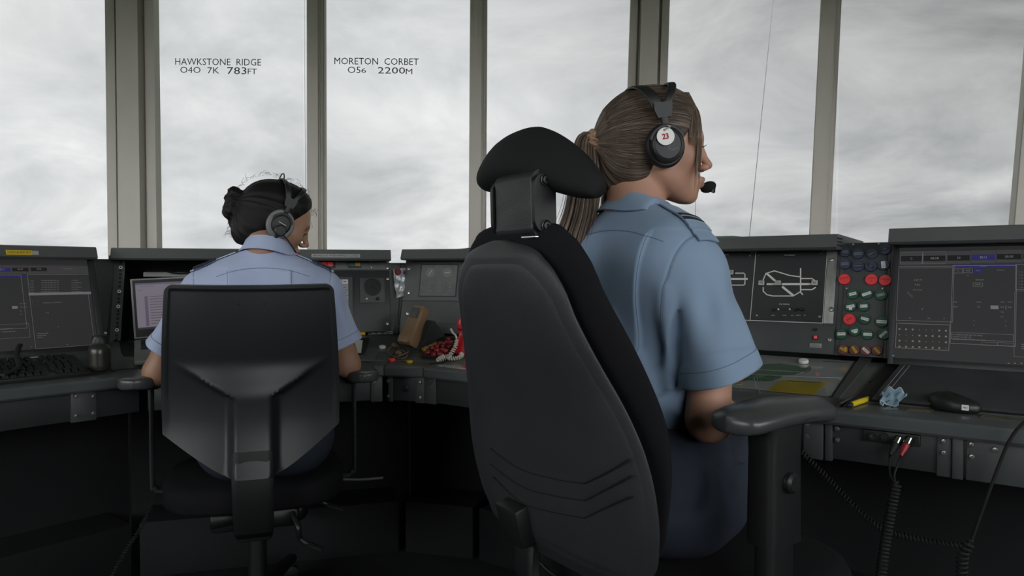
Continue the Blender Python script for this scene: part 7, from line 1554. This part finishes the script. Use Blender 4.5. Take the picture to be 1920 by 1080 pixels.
C1, f1, r1 = tail(430, path, ([0, 0.06, 0.2, 0.5, 0.8, 1], [0.008, 0.0145, 0.023, 0.033, 0.042, 0.032]), RNG, (0.0010, 0.0021))
C2, f2_, r2 = tail(60, path, ([0, 0.06, 0.2, 0.5, 0.8, 1], [0.007, 0.011, 0.019, 0.034, 0.044, 0.040]), RNG, (0.0003, 0.0005), 0.35, (0.7, 1.0))
path2 = [wl(tieW+[0.004, 0, -0.006]), wl(P(1113, 300, 1.38)), wl(P(1128, 340, 1.385)), wl(P(1133, 380, 1.39)), wl(P(1118, 420, 1.395)), wl(P(1090, 455, 1.39))]
C3, f3, r3 = tail(46, path2, ([0, 0.2, 0.6, 1], [0.003, 0.006, 0.010, 0.010]), RNG, (0.0005, 0.0011), 0.25, (0.6, 1.0))
b, at = strand_mesh(C1+C2+C3, np.r_[r1, r2, r3], f1+f2_+f3); o = b.build('ponytail', 'hair_tail', wn, sharp=None); put_flow(o, at)
def scr(Q):
    p = Q-np.array(HT, np.float32)-np.array([-0.004, 0, 0], np.float32); al = np.arctan2(p[:, 1], p[:, 2]); q = np.sqrt((np.sqrt(p[:, 1]**2+p[:, 2]**2)-0.0165)**2+(p[:, 0]*0.85)**2)
    return q-0.0088-0.0028*np.sin(al*9+np.sin(al*4)*1.5+p[:, 0]*260)-0.0012*np.sin(al*17+1)
organic('scrunchie', scr, (g(-0.145, -0.095, 0.0018), g(-0.035, 0.035, 0.0018), g(-0.02, 0.05, 0.0018)), 'satin_tan', hn, newton=1)

# ---------------- the woman with the bun (far)
MWF = T(-0.728, 2.085, 0) @ RZ(math.radians(108))
wf = thing('person', 'woman with black hair in a bun and grey headset, head turned right, light blue shirt', 'person', MWF)
yawf = math.radians(29); cwf = np.array([-0.713, 2.14, 1.228])
MHWf = T(*cwf) @ RZ(yawf) @ RX(0.06) @ RY(0.38); MHf = MWF.inverted() @ MHWf
KF = dict(zh=0.590, zn=1.150, MH=MHf, shoulder=None, h=0.0030, hb=0.007, seed=2.1, nk=0.92, lean=0.02,
    arms={-1: dict(sh=(0.0, -0.158, 1.020), mid=(0.010, -0.208, 0.91), el=(0.020, -0.240, 0.795), wr=(0.24, -0.175, 0.825), hd=(1, 0.10, 0.10), up=(0.1, 0, 1), th=1, hem=(0.014, -0.224, 0.858), r0=0.060, r1=0.056, curl=0.25),
          1: dict(sh=(0.0, 0.158, 1.020), mid=(0.010, 0.238, 0.91), el=(0.020, 0.290, 0.795), wr=(0.24, 0.195, 0.825), hd=(1, -0.10, 0.10), up=(0.1, 0, 1), th=-1, hem=(0.014, 0.268, 0.850), r0=0.060, r1=0.056, curl=0.25)},
    legs={s: dict(knee=(0.40, 0.10*s, 0.558), ankle=(0.42, 0.095*s, 0.275), toe=(0.56, 0.105*s, 0.230)) for s in (1, -1)},
    box=(-0.22, 0.64, -0.36, 0.38, 0.16, 1.38), sbox=(-0.18, 0.17, -0.37, 0.38, 0.69, 1.21), tbox=(-0.20, 0.52, -0.24, 0.24, 0.24, 0.76), waist=0.735,
    skin=(0.36, 0.20, 0.13), lip=(0.28, 0.10, 0.085), skin_mat='skin_brown', shirt_mat='shirt_pale_blue', pleats=[(-0.070, -0.075, 1, 0.005), (0.085, 0.095, -1, 0.005)], folds=[], tfolds=[],
    collar_c=(-0.006, -0.012, 1.150), collar_tilt=0.30, collar_yaw=-0.6, hs=0.0036, gaze=-0.003, lid=-0.002,
    epau={-1: ((0.0, -0.088), (0.0, -0.196)), 1: ((0.0, 0.078), (0.0, 0.196))}, slide=(0.42, 0.92), slide_t=0.007, stripes=[], button=0.46)
WF = woman(wf, KF)
HTf = np.array([-0.098, 0.012, 0.012])
def hair_far(Q):
    d = ell(Q, (-0.010, 0, 0.034), (0.101, 0.078, 0.084)); d = smin(d, ell(Q, (0.020, 0, 0.033), (0.074, 0.066, 0.078)), 0.03)
    d = smin(d, ell(Q, (-0.060, 0, -0.040), (0.046, 0.060, 0.056)), 0.04)
    x, z = Q[:, 0], Q[:, 2]; hl = smax((x-0.030)*0.80-(z+0.006)*0.60, (x+0.012)*0.81-(z+0.045)*0.58, 0.02)
    al = np.arctan2(Q[:, 1]-HTf[1], Q[:, 2]-HTf[2]); off = 0.010*np.clip(-hl/0.022, 0, 1)**0.6-0.0025+0.0012*np.sin(al*15+3*np.sin(al*5))
    d = smax(d-off, hl, 0.005)
    d = smin(d, rc(Q, (-0.080, 0.01, 0.025), (-0.118, 0.018, 0.012), 0.030, 0.016), 0.02)
    B_ = np.array([-0.128, 0.024, 0.012]); bn = ell(Q, B_, (0.026, 0.030, 0.034)); bn = smin(bn, ell(Q, B_+[0.004, 0.0, -0.030], (0.024, 0.026, 0.022)), 0.008); bn = smin(bn, ell(Q, B_+[-0.006, 0.0, 0.024], (0.022, 0.022, 0.018)), 0.008); bn = smin(bn, rc(Q, B_+[0.01, 0, -0.045], B_+[0.02, 0.004, -0.066], 0.009, 0.006), 0.008)
    bn = bn-0.0035*hsh(Q, 110, 1.0)-0.0015*hsh(Q, 260, 2.0)
    return smin(d, bn, 0.012)
def flow_far(v): q = v-HTf; al = np.arctan2(q[:, 1], q[:, 2]); return np.c_[np.cos(al), np.sin(al), vlen(q)*4]
hf = organic('hair', hair_far, (g(-0.20, 0.11, 0.0034), g(-0.10, 0.10, 0.0034), g(-0.12, 0.165, 0.0034)), 'hair_black', wf, WF['MH'], newton=1, attr=flow_far)
C_, fl = [], []
for i in range(70):                                  # flyaway hairs and nape curls
    th = RNG.uniform(-1, 1); a = RNG.uniform(0, pi); base = np.array([-0.02+0.11*math.cos(a), 0.05*th, 0.04+0.092*math.sin(a)]); dr = (base-np.array([-0.01, 0, 0.03])); dr /= np.linalg.norm(dr); s_ = RNG.normal(0, 1, 3); s_ -= dr*np.dot(s_, dr); s_ /= np.linalg.norm(s_)
    t = np.linspace(0, 1, 14)[:, None]; L = RNG.uniform(0.012, 0.035); C_.append(base+dr*L*0.35*np.sin(t*2.4)+s_*L*t); fl.append((0.3, RNG.uniform(-1, 1), 0.3))
for i in range(16):
    t = np.linspace(0, 1, 26)[:, None]; base = np.array([-0.095, RNG.uniform(-0.03, 0.03), -0.055+RNG.uniform(-0.02, 0.03)]); r = RNG.uniform(0.004, 0.009); C_.append(base+np.c_[-0.018*t-r*np.sin(t*9), 0.3*r*np.cos(t*9)+0*t, -0.020*t+r*np.cos(t*9)]); fl.append((0.3, 0.2, 0.3))
b, at = strand_mesh(C_, np.full(len(C_), 0.00045), fl); o = b.build('loose_hair', 'hair_black', hf, sharp=None, props={'kind': 'stuff'}); put_flow(o, at)
# ================================================================== headsets
mat('headset_black', (0.010, 0.010, 0.011), 0.5); mat('pad_leather', (0.008, 0.008, 0.009), 0.6); mat('headset_grey', (0.17, 0.175, 0.18), 0.5); mat('foam_black', (0.006, 0.006, 0.006), 0.95, bump=(500, 0.9, 0.002)); mat('tag_white', (0.72, 0.72, 0.70), 0.45); mat('tag_red', (0.50, 0.012, 0.03), 0.5)
def headset(label, MH, hair, pad_m, pad_r, shell_r, bands, yoke_z=0.062, top=0.134):
    t = thing('headset', label, 'headset', MH)
    for s in (-1, 1):
        C = T(0.0, s*0.072, -0.005) @ RX(s*-pi/2) @ RZ(0)          # local z points outward
        b = MB(); b.lathe([(pad_r*0.55, 0.0), (pad_r*0.80, -0.002), (pad_r*0.97, 0.004), (pad_r, 0.012), (pad_r*0.97, 0.020), (pad_r*0.90, 0.023), (0.0001, 0.023)], 44, S3(0.90, 1.0, 1.0)); b.build('ear_pad', pad_m, t, C)
        b = MB(); b.lathe([(shell_r*1.0, 0.020), (shell_r, 0.030), (shell_r*0.93, 0.036), (shell_r*0.80, 0.038), (shell_r*0.78, 0.0365), (0.0001, 0.0375)], 44, S3(0.92, 1.0, 1.0)); sh_ = b.build('ear_cup', 'headset_black', t, C)
        b = MB(); a = np.linspace(0.35, pi-0.35, 20); b.tube(np.c_[shell_r*0.97*np.cos(a), (-s)*0+shell_r*1.02*np.sin(a)*1.0, 0*a+0.034], 0.0036, 8, flat=0.7, m=None); b.build('cup_bracket', 'headset_black', t, T(0.0, s*0.072, -0.005) @ (RX(pi/2) @ S3(1, 1, 1) if s < 0 else RX(pi/2) @ S3(1, 1, -1)))
        yb = s*0.103
        b = MB(); b.box((-0.0065, yb-0.004, 0.030), (0.0065, yb+0.004, yoke_z+0.004), bev=0.002); b.build('slider', 'headset_black', t)
        o = [(-0.012, yoke_z-0.004), (0.012, yoke_z-0.004), (0.016, yoke_z+0.010), (0.017, yoke_z+0.024), (-0.017, yoke_z+0.024), (-0.017, yoke_z+0.010)]
        b = MB(); b.loft([np.array([(x, yb-0.005, z) for x, z in o]), np.array([(x, yb+0.004, z) for x, z in o])]); b.build('yoke_plate', 'headset_black', t)
    for xt, wd in bands:
        sh0 = 0.009 if xt > 0 else -0.009; pts = []
        for a in np.linspace(-1, 1, 41):
            th_ = a*pi/2; y = 0.100*math.sin(th_); z = yoke_z+0.018+(top-yoke_z-0.018)*max(0, math.cos(th_))**0.75; k = (1-abs(a)**2.2); pts.append((sh0+(xt-sh0)*k, y, z-abs(xt)*0.16*k))
        b = MB(); b.tube(pts, [0.0085*wd*(0.75+0.25*(1-abs(a))) for a in np.linspace(-1, 1, 41)], 12, flat=1.0, up=(1, 0, 0)); v = b.v[0]
        b = MB(); rings = []; p = np.array(pts); d = np.gradient(p, axis=0); d /= np.linalg.norm(d, axis=1)[:, None]
        for i in range(len(p)):
            u = np.array([1.0, 0, 0]); u = u-d[i]*np.dot(u, d[i]); u /= np.linalg.norm(u); w = np.cross(d[i], u); rings.append(p[i]+np.array([x*u*0.0088*wd+y*w*0.0030 for x, y in rrect(2, 2, 0.6, 4)]))
        b.loft(rings); b.build('headband', 'headset_black', t, sharp=50)
    return t
MHN = T(0.277, 1.400, 1.317) @ RZ(math.radians(3)) @ RY(-0.13)
hs1 = headset('black headset with white numbered tag worn by the ponytailed woman', MHN, None, 'pad_leather', 0.0405, 0.033, ((-0.030, 1.25), (0.038, 0.85)), yoke_z=0.048, top=0.1275)
# microphone on the far side
mic = (0.101, 0.000, -0.083)
b = MB(); b.tube(smooth_path([(0.012, 0.108, -0.012), (0.040, 0.100, -0.040), (0.085, 0.066, -0.066), (0.100, 0.040, -0.080), mic], 30), 0.0022, 8); b.build('microphone_boom', 'headset_black', hs1)
b = MB(); b.ball((0, 0, 0), (0.0160, 0.0115, 0.0110), 20); b.build('microphone_foam', 'foam_black', hs1, T(*mic) @ RZ(-0.2) @ RY(-0.25))
b = MB(); b.lathe([(0.004, -0.004), (0.004, 0.004), (0.0001, 0.005)], 12); b.build('microphone_cap', 'chrome', hs1, T(mic[0]+0.008, mic[1]-0.004, mic[2]-0.008) @ RX(0.6))
# numbered tag hanging over the cup
MT = T(-0.0045, -0.1135, 0.0085) @ RX(pi/2) @ RY(-0.05)
b = MB(); b.lathe([(0.0001, -0.0006), (0.0158, -0.0006), (0.0162, 0.0), (0.0158, 0.0008), (0.0001, 0.0008)], 40); tg_ = b.build('number_tag', 'tag_white', hs1, MT)
b = MB(); c = MB(); c.text('23', 0.0140, bold=0.035); v = np.concatenate(c.v); v[:, 0] *= 0.85; b.add(v, c.f, T(-0.0005, -0.0005, 0.0010)); b.add(v, c.f, T(-0.0001, -0.0005, 0.0010)); b.build('number', 'tag_red', tg_, smooth=False)
b = MB(); b.lathe([(0.0014, 0), (0.0024, 0.0004), (0.0024, 0.0010), (0.0014, 0.0014)], 14, T(-0.001, 0.0115, 0.0)); b.build('eyelet', 'brass', tg_)
b = MB(); b.tube(smooth_path([(-0.001, 0.0115, 0.002), (0.004, 0.0135, 0.0035), (0.010, 0.0165, 0.002), (0.006, 0.019, -0.001)], 16), 0.0012, 8); b.build('tag_loop', 'label_grey', tg_)
b = MB()
for k, (x, y, n) in enumerate(((0.012, 0.002, 4), (0.004, -0.006, 3), (0.006, -0.010, 2), (0.010, -0.0125, 9))):
    for i in range(n): b.box((x+i*0.0016-0.006, y+i*0.0004, 0.0378), (x+i*0.0016-0.006+0.0010, y+i*0.0004+0.0007, 0.0383))
b.build('cup_lettering', 'label_grey', hs1, T(0.0, -0.072, -0.005) @ RX(pi/2), smooth=False)
b = MB(); b.tube(smooth_path([(0.0, 0.10, -0.045), (-0.02, 0.10, -0.09), (-0.03, 0.13, -0.16), (0.02, 0.17, -0.26), (0.02, 0.16, -0.40), (0.10, 0.10, -0.52), (0.14, 0.12, -0.56)], 48), 0.0022, 8); b.build('headset_lead', 'rubber_black', hs1)
# grey headset
hs2 = headset('black and grey headset worn by the woman with the bun', MHWf, None, 'headset_grey', 0.0445, 0.030, ((-0.030, 0.9), (0.034, 0.75)), yoke_z=0.052, top=0.1330)
b = MB(); b.lathe([(0.0001, 0.030), (0.016, 0.030), (0.017, 0.044), (0.013, 0.048), (0.0001, 0.048)], 24, T(0.002, -0.018, 0)); b.build('boom_joint', 'headset_black', hs2, T(0, -0.072, -0.005) @ RX(pi/2))
micf = (0.100, -0.032, -0.080)
b = MB(); b.tube(smooth_path([(0.006, -0.116, -0.028), (0.030, -0.112, -0.040), (0.070, -0.085, -0.062), (0.094, -0.050, -0.078), micf], 30), 0.0022, 8); b.build('microphone_boom', 'headset_black', hs2)
b = MB(); b.ball((0, 0, 0), (0.0125, 0.0125, 0.0125), 18); b.build('microphone_foam', 'foam_black', hs2, T(*micf))
b = MB(); b.box((-0.012, 0.002, 0.0380), (0.012, 0.0032, 0.0388), RZ(-0.15)); b.build('cup_lettering', 'label_white', hs2, T(0, -0.072, -0.005) @ RX(pi/2))
b = MB(); b.tube([(0.0, -0.104, -0.038), (-0.002, -0.106, -0.058)], 0.0055, 10); b.tube(smooth_path([(-0.002, -0.106, -0.055), (-0.004, -0.104, -0.085), (0.010, -0.100, -0.12), (0.05, -0.11, -0.17), (0.10, -0.09, -0.24)], 30), 0.0020, 8); b.build('headset_lead', 'rubber_black', hs2)
b = MB(); a = np.linspace(0.2, pi-0.2, 24); b.tube(np.c_[-0.030-0.005*np.sin(a), 0.045*np.cos(a)-0.0, 0.112+0.034*np.sin(a)], 0.0018, 8); b.build('overhead_wire', 'headset_black', hs2)
